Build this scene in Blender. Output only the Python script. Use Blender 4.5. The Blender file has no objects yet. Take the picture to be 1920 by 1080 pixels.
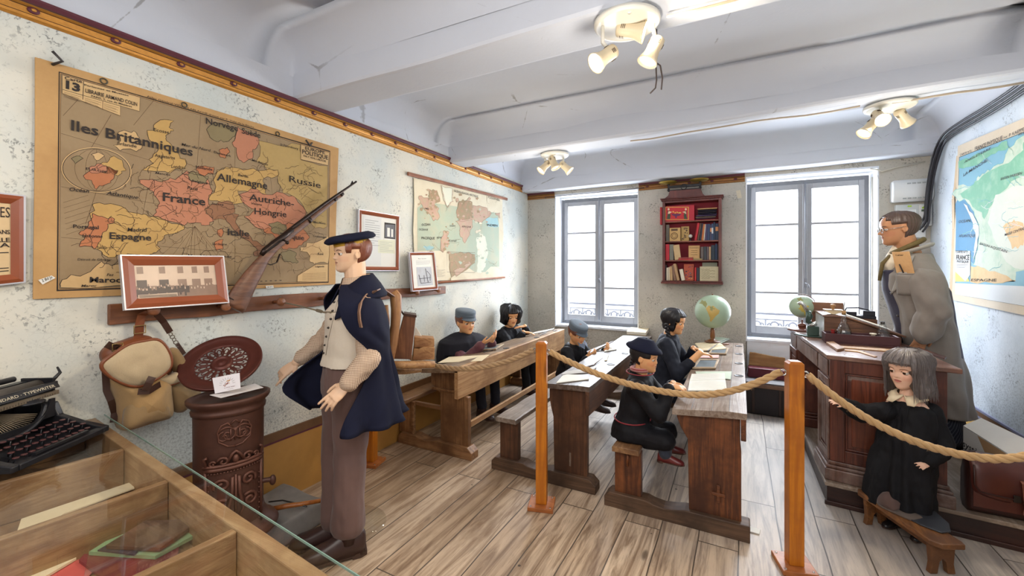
import bpy,math,random
import numpy as np
from mathutils import Vector,Matrix,Euler,noise as mnoise
random.seed(7)
C=bpy.context.scene.collection
PI=math.pi
# ---------------------------------------------------------------- viewing geometry (metres; left wall x=0, depth y, up z)
CX,CZ,FPX,V0=2.573,1.5,800.0,497.0
YAW=math.radians(28.0)
SY,CY=math.sin(YAW),math.cos(YAW)
XR,YB=4.14,5.31
def ray(px,py):
 r=(px-960.0)/FPX
 u=(V0-py)/FPX
 return Vector((r*CY-SY,r*SY+CY,u))
O=Vector((CX,0.0,CZ))
def at_t(px,py,t):
 return O+ray(px,py)*t
def at_x(px,py,x=0.0):
 d=ray(px,py)
 return O+d*((x-CX)/d.x)
def at_y(px,py,y):
 d=ray(px,py)
 return O+d*(y/d.y)
def at_z(px,py,z=0.0):
 d=ray(px,py)
 return O+d*((z-CZ)/d.z)
def V(*a):
 return Vector(a)
def rgb(r,g,b):
 def f(c):
  c/=255.0
  return c/12.92 if c<=0.04045 else((c+0.055)/1.055)**2.4
 return(f(r),f(g),f(b),1.0)
 # ---------------------------------------------------------------- materials
class NT:
 def __init__(s,name):
  s.m=bpy.data.materials.new(name)
  s.m.use_nodes=True
  s.t=s.m.node_tree
  s.t.nodes.clear()
  s.out=s.n('ShaderNodeOutputMaterial')
 def n(s,typ,ins=None,**kw):
  nd=s.t.nodes.new(typ)
  for k,v in kw.items():
   setattr(nd,k,v)
  for k,v in(ins or{}).items():
   s.put(nd.inputs[k],v)
  return nd
 def put(s,sock,v):
  if isinstance(v,bpy.types.NodeSocket):
   s.t.links.new(v,sock)
  elif isinstance(v,bpy.types.Node):
   s.t.links.new(v.outputs[0],sock)
  else:
   if isinstance(v,tuple)and len(v)==4 and sock.type=='VECTOR':
    v=v[:3]
   sock.default_value=v
 def math(s,op,a,b=0.0,c=0.0,clamp=False):
  nd=s.n('ShaderNodeMath',operation=op,use_clamp=clamp)
  s.put(nd.inputs[0],a)
  s.put(nd.inputs[1],b)
  s.put(nd.inputs[2],c)
  return nd.outputs[0]
 def mix(s,fac,a,b,blend='MIX'):
  nd=s.n('ShaderNodeMix',data_type='RGBA',blend_type=blend)
  s.put(nd.inputs[0],fac)
  s.put(nd.inputs[6],a)
  s.put(nd.inputs[7],b)
  return nd.outputs[2]
 def coord(s,scale=(1,1,1),kind='Object',rot=(0,0,0)):
  tc=s.n('ShaderNodeTexCoord')
  mp=s.n('ShaderNodeMapping')
  s.put(mp.inputs[0],tc.outputs[kind])
  mp.inputs['Scale'].default_value=scale
  mp.inputs['Rotation'].default_value=rot
  return mp.outputs[0]
 def noise(s,vec,scale,detail=4.0,rough=0.55,dist=0.0):
  nd=s.n('ShaderNodeTexNoise')
  s.put(nd.inputs['Vector'],vec)
  nd.inputs['Scale'].default_value=scale
  nd.inputs['Detail'].default_value=detail
  nd.inputs['Roughness'].default_value=rough
  nd.inputs['Distortion'].default_value=dist
  return nd.outputs[0]
 def voro(s,vec,scale,feature='F1',rnd=1.0):
  nd=s.n('ShaderNodeTexVoronoi',feature=feature)
  s.put(nd.inputs['Vector'],vec)
  nd.inputs['Scale'].default_value=scale
  nd.inputs['Randomness'].default_value=rnd
  return nd
 def ramp(s,v,lo,hi,smooth=True):
  nd=s.n('ShaderNodeMapRange',interpolation_type='SMOOTHSTEP' if smooth else 'LINEAR')
  s.put(nd.inputs[0],v)
  nd.inputs[1].default_value=lo
  nd.inputs[2].default_value=hi
  nd.inputs[3].default_value=0.0
  nd.inputs[4].default_value=1.0
  return nd.outputs[0]
 def bsdf(s,col,rough=0.6,metal=0.0,bump=None,bstr=0.3,bdist=0.01,**kw):
  b=s.n('ShaderNodeBsdfPrincipled')
  s.put(b.inputs['Base Color'],col)
  s.put(b.inputs['Roughness'],rough)
  s.put(b.inputs['Metallic'],metal)
  for k,v in kw.items():
   s.put(b.inputs[k.replace('_',' ')],v)
  if bump is not None:
   bn=s.n('ShaderNodeBump')
   bn.inputs['Strength'].default_value=bstr
   bn.inputs['Distance'].default_value=bdist
   s.put(bn.inputs['Height'],bump)
   s.put(b.inputs['Normal'],bn.outputs[0])
  s.put(s.out.inputs[0],b.outputs[0])
  return b
def sc(c,k):
 return(min(1,c[0]*k),min(1,c[1]*k),min(1,c[2]*k),1.0)
_mc={}
def plain(name,col,rough=0.6,metal=0.0,var=0.25,scale=14.0,bstr=0.15):
 """mottled plain surface"""
 if name in _mc:
  return _mc[name]
 t=NT(name)
 v=t.coord()
 n=t.noise(v,scale,5.0,0.6)
 colr=t.mix(n,sc(col,1-var),sc(col,1+var))
 t.bsdf(colr,rough,metal,n,bstr,0.004)
 _mc[name]=t.m
 return t.m
def fabric(name,col,rough=0.85,var=0.3,weave=420.0,sheen=0.15):
 if name in _mc:
  return _mc[name]
 t=NT(name)
 v=t.coord()
 n=t.noise(v,9.0,5.0,0.6)
 w=t.noise(v,weave,2.0,0.7)
 colr=t.mix(n,sc(col,1-var),sc(col,1+var))
 colr=t.mix(t.math('MULTIPLY',w,0.35),colr,sc(col,1.5))
 h=t.math('ADD',t.math('MULTIPLY',n,0.7),t.math('MULTIPLY',w,0.3))
 t.bsdf(colr,rough,0.0,h,0.25,0.006,Sheen_Weight=sheen if col[1]>.02 else 0.0,Specular_IOR_Level=.5 if col[1]>.02 else.25)
 _mc[name]=t.m
 return t.m
def wood(name,col,dark,axis='Y',rough=0.5,grain=1.0,worn=None,wear=0.45,knots=True):
 """grain runs along AXIS"""
 if name in _mc:
  return _mc[name]
 t=NT(name)
 a={'X':(1.2,22,22),'Y':(22,1.2,22),'Z':(22,22,1.2)}[axis]
 v=t.coord(a)
 v0=t.coord()
 g=t.noise(v,1.6*grain,6.0,0.65,1.2)
 fine=t.noise(v,9.0*grain,3.0,0.7)
 big=t.noise(v0,3.5,4.0,0.6)
 f=t.ramp(g,0.35,0.68)
 colr=t.mix(f,col,dark)
 colr=t.mix(t.math('MULTIPLY',fine,0.4),colr,sc(dark,0.6))
 colr=t.mix(t.ramp(big,0.4,0.72),colr,sc(dark,0.75))
 if knots:
  kn=t.voro(t.coord({'X':(1.3,7,7),'Y':(7,1.3,7),'Z':(7,7,1.3)}[axis]),1.0)
  k=t.ramp(kn.outputs[0],0.13,0.04)
  colr=t.mix(t.math('MULTIPLY',k,0.75),colr,sc(dark,0.35))
 if worn is not None:
  wn=t.noise(v0,6.0,5.0,0.65)
  colr=t.mix(t.math('MULTIPLY',t.ramp(wn,0.5-wear*0.3,0.75),0.8),colr,worn)
 h=t.math('ADD',t.math('MULTIPLY',g,0.6),t.math('MULTIPLY',fine,0.4))
 t.bsdf(colr,t.math('ADD',t.math('MULTIPLY',big,0.25),rough-0.12),0.0,h,0.35,0.004)
 _mc[name]=t.m
 return t.m
def emit(name,col,s):
 if name in _mc:
  return _mc[name]
 t=NT(name)
 e=t.n('ShaderNodeEmission')
 e.inputs[0].default_value=col
 e.inputs[1].default_value=s
 t.put(t.out.inputs[0],e.outputs[0])
 _mc[name]=t.m
 return t.m
def glass(name,tint=(1,1,1,1),gloss=0.1,rough=0.02):
 if name in _mc:
  return _mc[name]
 t=NT(name)
 tr=t.n('ShaderNodeBsdfTransparent')
 tr.inputs[0].default_value=tint
 gl=t.n('ShaderNodeBsdfGlossy')
 gl.inputs['Roughness'].default_value=rough
 lw=t.n('ShaderNodeLayerWeight')
 lw.inputs[0].default_value=0.5
 fr=t.math('MULTIPLY',t.math('POWER',lw.outputs['Facing'],3.5),gloss*5)
 mx=t.n('ShaderNodeMixShader')
 t.put(mx.inputs[0],t.math('ADD',fr,gloss*.35,clamp=True))
 t.put(mx.inputs[1],tr.outputs[0])
 t.put(mx.inputs[2],gl.outputs[0])
 t.put(t.out.inputs[0],mx.outputs[0])
 _mc[name]=t.m
 return t.m
 # ---------------------------------------------------------------- mesh builder
def frame_of(d):
 d=d.normalized()
 u=d.cross(Vector((0,0,1)))
 if u.length<1e-4:
  u=Vector((1,0,0))
 u.normalize()
 return u,d.cross(u).normalized()
class MB:
 def __init__(s):
  s.v,s.f,s.m,s.s=[],[],[],[]
 def add(s,vs,fs,mat=0,smooth=False,M=None):
  b=len(s.v)
  if M is not None:
   vs=[M@Vector(p)for p in vs]
  s.v+=[tuple(p)for p in vs]
  for f in fs:
   s.f.append(tuple(i+b for i in f))
   s.m.append(mat)
   s.s.append(smooth)
  return s
 def bx(s,x0,x1,y0,y1,z0,z1,mat=0,M=None):
  vs=[(x,y,z)for z in(z0,z1)for y in(y0,y1)for x in(x0,x1)]
  return s.add(vs,[(0,2,3,1),(4,5,7,6),(0,1,5,4),(2,6,7,3),(0,4,6,2),(1,3,7,5)],mat,False,M)
 def hexa(s,b,t,mat=0):
  """bottom quad, top quad (ccw from above)"""
  n=len(b)
  fs=[tuple(range(n))[::-1],tuple(range(n,2*n))]
  for i in range(n):
   j=(i+1)%n
   fs.append((i,j,n+j,n+i))
  return s.add(list(b)+list(t),fs,mat)
 def prism(s,poly,d,mat=0,M=None):
  d=Vector(d)
  b=[Vector(p)for p in poly]
  n=len(b)
  fs=[tuple(range(n))[::-1],tuple(range(n,2*n))]
  for i in range(n):
   j=(i+1)%n
   fs.append((i,j,n+j,n+i))
  return s.add(b+[p+d for p in b],fs,mat,False,M)
 def poly(s,pts,mat=0,M=None):
  return s.add(pts,[tuple(range(len(pts)))],mat,False,M)
 def loft(s,rings,mat=0,smooth=True,cap=True,closed=True,M=None,wrap=False):
  n=len(rings[0])
  vs=[p for r in rings for p in r]
  fs=[]
  k=len(rings)
  for a in range(k if wrap else k-1):
   b=(a+1)%k
   for i in range(n if closed else n-1):
    j=(i+1)%n
    fs.append((a*n+i,a*n+j,b*n+j,b*n+i))
  if cap and not wrap:
   fs.append(tuple(range(n))[::-1])
   fs.append(tuple(range((k-1)*n,k*n)))
  return s.add(vs,fs,mat,smooth,M)
 def tube(s,pts,r,n=8,mat=0,cap=True,smooth=True,closed=False,squash=1.0,up=None):
  pts=[Vector(p)for p in pts]
  k=len(pts)
  rr=r if isinstance(r,(list,tuple))else[r]*k
  rings=[]
  pu=None
  for i,p in enumerate(pts):
   if closed:
    d=pts[(i+1)%k]-pts[i-1]
   else:
    d=pts[min(i+1,k-1)]-pts[max(i-1,0)]
   if d.length<1e-9:
    d=Vector((0,0,1))
   d.normalize()
   if pu is None:
    if up is not None:
     u=Vector(up)
     u=(u-d*u.dot(d)).normalized()
    else:
     u,_=frame_of(d)
   else:
    u=pu-d*pu.dot(d)
    if u.length<1e-6:
     u,_=frame_of(d)
    u.normalize()
   pu=u
   w=d.cross(u)
   rings.append([p+(u*math.cos(2*PI*j/n)+w*math.sin(2*PI*j/n)*squash)*rr[i]for j in range(n)])
  return s.loft(rings,mat,smooth,cap,True,None,closed)
 def strap(s,pts,w,th,side,mat=0):
  """flat band along pts; SIDE = width direction"""
  pts=[Vector(p)for p in pts]
  side=Vector(side).normalized()
  rings=[]
  for i,p in enumerate(pts):
   d=(pts[min(i+1,len(pts)-1)]-pts[max(i-1,0)]).normalized()
   u=(side-d*side.dot(d)).normalized()
   n=d.cross(u)
   rings.append([p-u*w/2-n*th/2,p+u*w/2-n*th/2,p+u*w/2+n*th/2,p-u*w/2+n*th/2])
  return s.loft(rings,mat,False)
 def cyl(s,p0,p1,r0,r1=None,n=16,mat=0,smooth=True):
  p0,p1=Vector(p0),Vector(p1)
  r1=r0 if r1 is None else r1
  u,w=frame_of(p1-p0)
  rings=[[p+(u*math.cos(2*PI*j/n)+w*math.sin(2*PI*j/n))*r for j in range(n)]for p,r in((p0,r0),(p1,r1))]
  b=len(s.f)
  s.loft(rings,mat,smooth)
  s.s[-1]=s.s[-2]=False
  return s
 def lathe(s,prof,org=(0,0,0),axis=(0,0,1),n=24,mat=0,smooth=True,mats=None):
  org,ax=Vector(org),Vector(axis).normalized()
  u,w=frame_of(ax)
  rings=[[org+ax*z+(u*math.cos(2*PI*j/n)+w*math.sin(2*PI*j/n))*max(r,1e-4)for j in range(n)]for r,z in prof]
  b=len(s.f)
  s.loft(rings,mat,smooth)
  if mats:
   for k in range(len(prof)-1):
    for j in range(n):
     s.m[b+k*n+j]=mats[k]
  return s
 def ell(s,c,r,M=None,nu=16,nv=10,mat=0):
  c=Vector(c)
  if not isinstance(r,(list,tuple)):
   r=(r,r,r)
  M=M or Matrix.Identity(3)
  rings=[]
  for i in range(nv+1):
   a=-PI/2+PI*i/nv
   ca,sa=max(math.cos(a),1e-3),math.sin(a)
   rings.append([c+M@Vector((r[0]*ca*math.cos(2*PI*j/nu),r[1]*ca*math.sin(2*PI*j/nu),r[2]*sa))for j in range(nu)])
  return s.loft(rings,mat,True)
 def cap(s,p0,r0,p1,r1,n=14,mat=0):
  p0,p1=Vector(p0),Vector(p1)
  d=p1-p0
  if d.length<1e-6:
   return s.ell(p0,max(r0,r1),mat=mat)
  d.normalize()
  pts,rr=[],[]
  for a in(85,60,35,12):
   pts.append(p0-d*r0*math.sin(math.radians(a)))
   rr.append(r0*math.cos(math.radians(a)))
  for k in(0.0,0.33,0.67,1.0):
   pts.append(p0 .lerp(p1,k))
   rr.append(r0+(r1-r0)*k)
  for a in(12,35,60,85):
   pts.append(p1+d*r1*math.sin(math.radians(a)))
   rr.append(r1*math.cos(math.radians(a)))
  return s.tube(pts,rr,n,mat)
 def torus(s,c,R,r,axis=(0,0,1),n=28,k=8,mat=0):
  c=Vector(c)
  u,w=frame_of(Vector(axis))
  return s.tube([c+(u*math.cos(2*PI*i/n)+w*math.sin(2*PI*i/n))*R for i in range(n)],r,k,mat,closed=True)
 def build(s,name,mats,parent=None,bevel=0.0,seg=2,origin=None,weld=False):
  me=bpy.data.meshes.new(name)
  if origin is None:
   if parent is not None:
    origin=Vector(parent['_o'])
   else:
    a=np.array(s.v)
    lo,hi=a.min(0),a.max(0)
    origin=Vector(((lo[0]+hi[0])/2,(lo[1]+hi[1])/2,lo[2]))
  ox,oy,oz=origin
  me.from_pydata([(x-ox,y-oy,z-oz)for x,y,z in s.v],[],s.f)
  if not isinstance(mats,(list,tuple)):
   mats=[mats]
  for m in mats:
   me.materials.append(m)
  me.polygons.foreach_set('material_index',s.m)
  me.polygons.foreach_set('use_smooth',s.s)
  me.update()
  o=bpy.data.objects.new(name,me)
  C.objects.link(o)
  if parent is not None:
   o.parent=parent
  else:
   o.location=origin
  o['_o']=tuple(origin)
  if bevel>0:
   b=o.modifiers.new('bevel','BEVEL')
   b.width,b.segments,b.limit_method,b.angle_limit=bevel,seg,'ANGLE',math.radians(40)
   b.harden_normals=False
  return o
def thing(name,label,cat,loc,group=None):
 o=bpy.data.objects.new(name,None)
 o.empty_display_size=0.1
 C.objects.link(o)
 o.location=loc
 o['_o']=tuple(loc)
 return tag(o,label,cat,group)
def tag(o,label,cat,group=None,kind=None):
 o['label']=label
 o['category']=cat
 if group:
  o['group']=group
 if kind:
  o['kind']=kind
 return o
def struct(o,label=None,cat=None):
 o['kind']='structure'
 if label:
  o['label']=label
  o['category']=cat
 return o
 # ---------------------------------------------------------------- lettering
_tc={}
def text_geo(body,bold=0.0,res=2,shear=0.0):
 k=(body,bold,res,shear)
 if k in _tc:
  return _tc[k]
 cu=bpy.data.curves.new('lettering','FONT')
 cu.body=body
 cu.size=1.0
 cu.offset=bold
 cu.resolution_u=res
 cu.shear=shear
 ob=bpy.data.objects.new('lettering',cu)
 C.objects.link(ob)
 bpy.context.view_layer.update()
 ev=ob.evaluated_get(bpy.context.evaluated_depsgraph_get())
 me=ev.to_mesh()
 vs=[v.co.copy()for v in me.vertices]
 fs=[tuple(p.vertices)for p in me.polygons]
 ev.to_mesh_clear()
 bpy.data.objects.remove(ob)
 bpy.data.curves.remove(cu)
 _tc[k]=(vs,fs)
 return vs,fs
def text_on(mb,body,p0,p1,height,nrm,mat,bold=0.01,shear=0.0,lift=0.0):
 """letters from p0 to p1 (baseline), cap height HEIGHT, facing NRM"""
 vs,fs=text_geo(body,bold,2,shear)
 if not vs:
  return
 xs=[v.x for v in vs]
 x0,x1=min(xs),max(xs)
 p0,p1=Vector(p0),Vector(p1)
 ex=(p1-p0)
 L=ex.length
 ex.normalize()
 nrm=Vector(nrm).normalized()
 ey=nrm.cross(ex)
 sx,sy=L/max(x1-x0,1e-6),height/0.69
 mb.add([p0+ex*((v.x-x0)*sx)+ey*(v.y*sy)+nrm*lift for v in vs],fs,mat)
 # ---------------------------------------------------------------- voxel-fused bodies and clothes
def fuse(name,mb,voxel,mat,parent,smooth=2,disp=None,keep_above=None,mats=None):
 """fuse the builder's overlapping solids into one continuous skin, then shape it with DISP(co array, normal array)"""
 me=bpy.data.meshes.new('raw')
 me.from_pydata(mb.v,[],mb.f)
 ob=bpy.data.objects.new('raw',me)
 C.objects.link(ob)
 md=ob.modifiers.new('r','REMESH')
 md.mode='VOXEL'
 md.voxel_size=voxel
 if smooth:
  sm=ob.modifiers.new('s','SMOOTH')
  sm.factor,sm.iterations=0.5,smooth
 bpy.context.view_layer.update()
 dg=bpy.context.evaluated_depsgraph_get()
 nm=bpy.data.meshes.new_from_object(ob.evaluated_get(dg))
 nm.name=name
 bpy.data.objects.remove(ob)
 bpy.data.meshes.remove(me)
 n=len(nm.vertices)
 co=np.empty(n*3)
 nm.vertices.foreach_get('co',co)
 co=co.reshape(-1,3)
 if disp is not None:
  no=np.empty(n*3)
  nm.vertices.foreach_get('normal',no)
  no=no.reshape(-1,3)
  co=disp(co,no)
 world=co.copy()
 org=np.array(parent['_o'])
 nm.vertices.foreach_set('co',(co-org).ravel())
 nm.polygons.foreach_set('use_smooth',[True]*len(nm.polygons))
 nm.materials.clear()
 for m in(mats or[mat]):
  nm.materials.append(m)
 nm.update()
 o=bpy.data.objects.new(name,nm)
 C.objects.link(o)
 o.parent=parent
 o['_o']=parent['_o']
 return o,world
def vec_attr(o,name,arr):
 a=o.data.attributes.new(name,'FLOAT_VECTOR','POINT')
 a.data.foreach_set('vector',np.ascontiguousarray(arr,dtype=np.float32).ravel())
 # ================================================================ SETTING
def wallpaper(name,c1,c2,ink,along,amt=0.5,crack=0.5):
 t=NT(name)
 v=t.coord()
 big=t.noise(v,1.3,4.0,0.6)
 mid=t.noise(v,5.0,5.0,0.65)
 fine=t.noise(v,55.0,4.0,0.7,0.6)
 colr=t.mix(t.ramp(big,0.35,0.65),c1,c2)
 sep=t.n('ShaderNodeSeparateXYZ')
 t.put(sep.inputs[0],v)
 a=sep.outputs[0 if along=='X' else 1]
 z=sep.outputs[2]
 ca=t.math('COSINE',t.math('MULTIPLY',a,2*PI/0.42))
 cz=t.math('COSINE',t.math('MULTIPLY',z,2*PI/0.55))
 cz2=t.math('COSINE',t.math('ADD',t.math('MULTIPLY',z,2*PI/0.18),t.math('MULTIPLY',a,11.0)))
 mot=t.math('ADD',t.math('MULTIPLY',ca,cz),t.math('MULTIPLY',cz2,0.35))
 mot=t.math('ADD',mot,t.math('MULTIPLY',t.math('SUBTRACT',mid,0.5),2.6))
 mask=t.ramp(mot,0.1,0.9)
 specks=t.ramp(fine,0.53,0.62)
 base_sp=t.ramp(fine,0.56,0.72)
 k=t.math('MAXIMUM',t.math('MULTIPLY',t.math('MULTIPLY',specks,mask),0.8),t.math('MULTIPLY',base_sp,amt))
 colr=t.mix(k,colr,ink)
 gr_=t.math('MULTIPLY',t.ramp(z,1.25,.35),t.ramp(t.noise(v,95.0,3.0,.75),.46,.62))
 colr=t.mix(t.math('MULTIPLY',gr_,.55),colr,ink)
 vd=t.voro(t.coord((1,1,1)),34.0,'DISTANCE_TO_EDGE')
 cr=t.math('MULTIPLY',t.ramp(vd.outputs[0],0.05,0.0),t.math('MULTIPLY',t.ramp(mid,0.5,0.62),crack))
 colr=t.mix(cr,colr,sc(ink,0.5))
 st=t.noise(v,2.2,3.0,0.5)
 colr=t.mix(t.math('MULTIPLY',t.ramp(st,0.58,0.75),0.35),colr,sc(ink,0.9))
 t.bsdf(colr,0.75,0.0,t.math('ADD',t.math('MULTIPLY',fine,0.5),mid),0.25,0.006)
 return t.m
W_LEFT=wallpaper('paper_left',rgb(226,222,208),rgb(204,210,206),rgb(120,122,118),'Y',0.45,0.12)
W_BACK=wallpaper('paper_back',rgb(198,192,181),rgb(182,178,168),rgb(92,88,80),'X',0.6,0.25)
W_RIGHT=wallpaper('paper_right',rgb(214,222,230),rgb(196,208,220),rgb(128,136,146),'Y',0.26,0.08)
def plaster(name,col,var=0.06):
 t=NT(name)
 v=t.coord()
 n=t.noise(v,2.0,4.0,0.6)
 f=t.noise(v,40.0,3.0,0.6)
 colr=t.mix(n,sc(col,1-var),sc(col,1+var))
 vd=t.voro(v,1.1,'DISTANCE_TO_EDGE')
 wob=t.noise(v,6.0,4.0,0.7)
 cr=t.ramp(t.math('ADD',vd.outputs[0],t.math('MULTIPLY',wob,0.05)),0.0275,0.022)
 colr=t.mix(t.math('MULTIPLY',t.math('MULTIPLY',cr,t.ramp(t.noise(v,1.7,2.0),.5,.6)),0.55),colr,rgb(110,104,100))
 t.bsdf(colr,0.8,0.0,t.math('ADD',f,n),0.15,0.006)
 return t.m
WHITE=plaster('white_plaster',rgb(206,210,219))
REVEAL=plaster('reveal_plaster',rgb(226,230,236))
def floor_mat():
 t=NT('floor_planks')
 v=t.coord()
 sep=t.n('ShaderNodeSeparateXYZ')
 t.put(sep.inputs[0],v)
 x,y=sep.outputs[0],sep.outputs[1]
 cmb=t.n('ShaderNodeCombineXYZ')
 wob=t.math('MULTIPLY',t.math('SUBTRACT',t.noise(t.coord((0.7,0.7,0.7)),2.0,1.0),0.5),0.03)
 t.put(cmb.inputs[0],y)
 t.put(cmb.inputs[1],t.math('ADD',x,wob))
 br=t.n('ShaderNodeTexBrick',offset=0.37,offset_frequency=2,squash=1.0)
 t.put(br.inputs['Vector'],cmb.outputs[0])
 br.inputs['Color1'].default_value=(0,0,0,1)
 br.inputs['Color2'].default_value=(1,1,1,1)
 br.inputs['Mortar'].default_value=(0.5,0.5,0.5,1)
 br.inputs['Scale'].default_value=1.0
 br.inputs['Mortar Size'].default_value=0.0035
 br.inputs['Mortar Smooth'].default_value=0.15
 br.inputs['Brick Width'].default_value=1.55
 br.inputs['Row Height'].default_value=0.198
 pid=br.outputs[0]
 gap=br.outputs[1]
 sh=t.n('ShaderNodeCombineXYZ')
 t.put(sh.inputs[0],t.math('MULTIPLY',pid,37.0))
 t.put(sh.inputs[1],t.math('MULTIPLY',pid,11.0))
 va=t.n('ShaderNodeVectorMath',operation='ADD')
 t.put(va.inputs[0],t.coord((14,1.1,1)))
 t.put(va.inputs[1],sh.outputs[0])
 g=t.noise(va.outputs[0],1.3,6.0,0.62,1.6)
 fine=t.noise(va.outputs[0],7.0,4.0,0.7)
 light=t.mix(pid,rgb(226,203,176),rgb(194,167,138))
 dark=t.mix(pid,rgb(144,116,90),rgb(114,88,66))
 colr=t.mix(t.ramp(g,0.36,0.7),light,dark)
 colr=t.mix(t.math('MULTIPLY',t.ramp(fine,0.5,0.75),0.45),colr,rgb(84,62,46))
 big=t.noise(v,1.1,4.0,0.6)
 colr=t.mix(t.math('MULTIPLY',t.ramp(big,0.42,0.7),0.5),colr,rgb(120,98,78))
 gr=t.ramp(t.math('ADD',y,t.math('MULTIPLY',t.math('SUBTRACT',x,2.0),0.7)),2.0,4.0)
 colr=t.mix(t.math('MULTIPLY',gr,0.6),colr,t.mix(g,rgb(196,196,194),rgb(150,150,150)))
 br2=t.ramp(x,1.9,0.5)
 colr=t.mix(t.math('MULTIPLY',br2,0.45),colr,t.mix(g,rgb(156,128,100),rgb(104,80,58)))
 kn=t.voro(t.coord((4.6,1.5,1)),1.0)
 colr=t.mix(t.math('MULTIPLY',t.ramp(kn.outputs[0],0.1,0.045),0.75),colr,rgb(66,48,34))
 nl=t.voro(t.coord((1,1,0)),5.2)
 colr=t.mix(t.math('MULTIPLY',t.ramp(nl.outputs[0],0.05,0.032),0.85),colr,rgb(48,40,34))
 colr=t.mix(t.math('MULTIPLY',gap,0.85),colr,rgb(40,30,24))
 h=t.math('SUBTRACT',t.math('MULTIPLY',g,0.4),t.math('MULTIPLY',gap,1.5))
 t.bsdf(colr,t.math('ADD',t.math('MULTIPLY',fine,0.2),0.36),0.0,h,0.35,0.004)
 return t.m
mb=MB()
mb.bx(-0.1,XR+0.1,-0.6,YB+0.1,-0.08,0.0)
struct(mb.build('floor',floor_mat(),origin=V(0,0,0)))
mb=MB()
mb.bx(-0.12,0.0,-0.6,YB+0.4,0,2.60)
struct(mb.build('wall_left',W_LEFT,origin=V(0,0,0)))
mb=MB()
mb.bx(-0.12,0.0,-0.6,YB+0.4,2.60,3.0)
struct(mb.build('wall_upper',WHITE,origin=V(0,0,0)))
mb=MB()
mb.bx(XR,XR+0.12,-0.6,YB+0.4,0,3.0)
struct(mb.build('wall_right',W_RIGHT,origin=V(0,0,0)))
mb=MB()
mb.bx(-0.12,XR+0.12,-0.74,-0.62,0,3.0)
struct(mb.build('wall_front',WHITE,origin=V(0,0,0)))
WIN=[(0.40,1.495,0.70,2.40),(2.64,3.77,0.69,2.42)]
mb=MB()
xs=[0.0,0.40,1.495,2.64,3.77,XR]
D=0.34
for a,b in((0.0,0.40),(1.495,2.64),(3.77,XR)):
 mb.bx(a,b,YB,YB+D,0,2.6)
for x0,x1,z0,z1 in WIN:
 mb.bx(x0,x1,YB+0.05,YB+D,0,z0-0.02)
 mb.bx(x0,x1,YB,YB+D,z1+0.04,2.6)
struct(mb.build('wall_back',W_BACK,origin=V(0,0,0)))
for i,(x0,x1,z0,z1)in enumerate(WIN):
 mb=MB()
 e=0.012
 mb.bx(x0,x0+e,YB-0.002,YB+D,z0-0.02,z1+0.04)
 mb.bx(x1-e,x1,YB-0.002,YB+D,z0-0.02,z1+0.04)
 mb.bx(x0+e,x1-e,YB-0.002,YB+D,z1+0.02,z1+0.04)
 mb.bx(x0+e,x1-e,YB+0.02,YB+D,z0-0.02,z0+0.005)
 if i==1:
  mb.bx(x0+e,x1-e,YB+0.03,YB+0.05,0.0,z0-0.02)
 struct(mb.build('trim_%d'%(3+i),REVEAL,origin=V(0,0,0)))
BEAMS=[(1.79,2.09,2.58),(3.48,3.74,2.52)]
def ceil_bay(y0,y1,zc,rc=0.20):
 nx,ny=44,26
 vs,fs=[],[]
 xs_=[-0.02+(XR+0.04)*i/nx for i in range(nx+1)]
 xs_=sorted(set([0,0.01,0.03,0.06,0.1,0.14,0.2]+[XR-k for k in(0,0.01,0.03,0.06,0.1,0.14,0.2)]+[0.2+(XR-0.4)*i/20 for i in range(21)]))
 ys_=sorted(set([y0+k for k in(0,0.01,0.03,0.06,0.1,0.14,0.2)]+[y1-k for k in(0,0.01,0.03,0.06,0.1,0.14,0.2)]+[y0+0.2+(y1-y0-0.4)*i/14 for i in range(15)]))
 for y in ys_:
  for x in xs_:
   z=zc
   dr=0.0
   for d in(x,XR-x,y-y0,y1-y):
    if d<rc:
     k=1-d/rc
     dr=max(dr,rc*(1-math.sqrt(max(0,1-k*k))))
   z-=dr
   z+=0.012*mnoise.noise(Vector((x*0.9,y*1.3,3.1)))
   vs.append((x,y,z))
 n=len(xs_)
 for j in range(len(ys_)-1):
  for i in range(n-1):
   fs.append((j*n+i,(j+1)*n+i,(j+1)*n+i+1,j*n+i+1))
 return vs,fs
mb=MB()
for y0,y1,zc in((-0.6,1.79,2.93),(2.09,3.48,2.88),(3.74,5.10,2.82)):
 vs,fs=ceil_bay(y0,y1,zc)
 mb.add(vs,fs,0,True)
mb.bx(-0.1,XR+0.1,-0.6,YB+0.4,3.0,3.05)
struct(mb.build('ceiling',WHITE,origin=V(0,0,0)))
def beam(y0,y1,zb,name,sag=0.0,rise=0.0):
 mb=MB()
 n=26
 rings=[]
 for i in range(n+1):
  x=XR*i/n
  k=x/XR
  w=0.010*mnoise.noise(Vector((x*1.1,y0*3,1.0)))
  w2=0.008*mnoise.noise(Vector((x*1.4,y0*5,7.0)))
  zz=zb+rise*k-sag*math.sin(PI*k)+w2
  r=0.022
  rings.append([V(x,y0+w,2.99),V(x,y0+w,zz+r),V(x,y0+w+r*0.3,zz+r*0.3),V(x,y0+w+r,zz),V(x,y1+w2-r,zz+0.004),V(x,y1+w2-r*0.3,zz+r*0.3),V(x,y1+w2,zz+r),V(x,y1+w2,2.99)])
 mb.loft(rings,0,False)
 return struct(mb.build(name,WHITE,origin=V(0,0,0)))
beam(1.79,2.09,2.578,'ceiling_beam',0.0,0.02)
beam(3.48,3.75,2.52,'ceiling_beam.001',0.0,0.07)
beam(5.10,5.36,2.476,'ceiling_beam.002',0.0,0.03)
OCHRE=plain('ochre_paint',rgb(176,128,62),0.7,var=0.28,scale=5.0)
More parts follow.
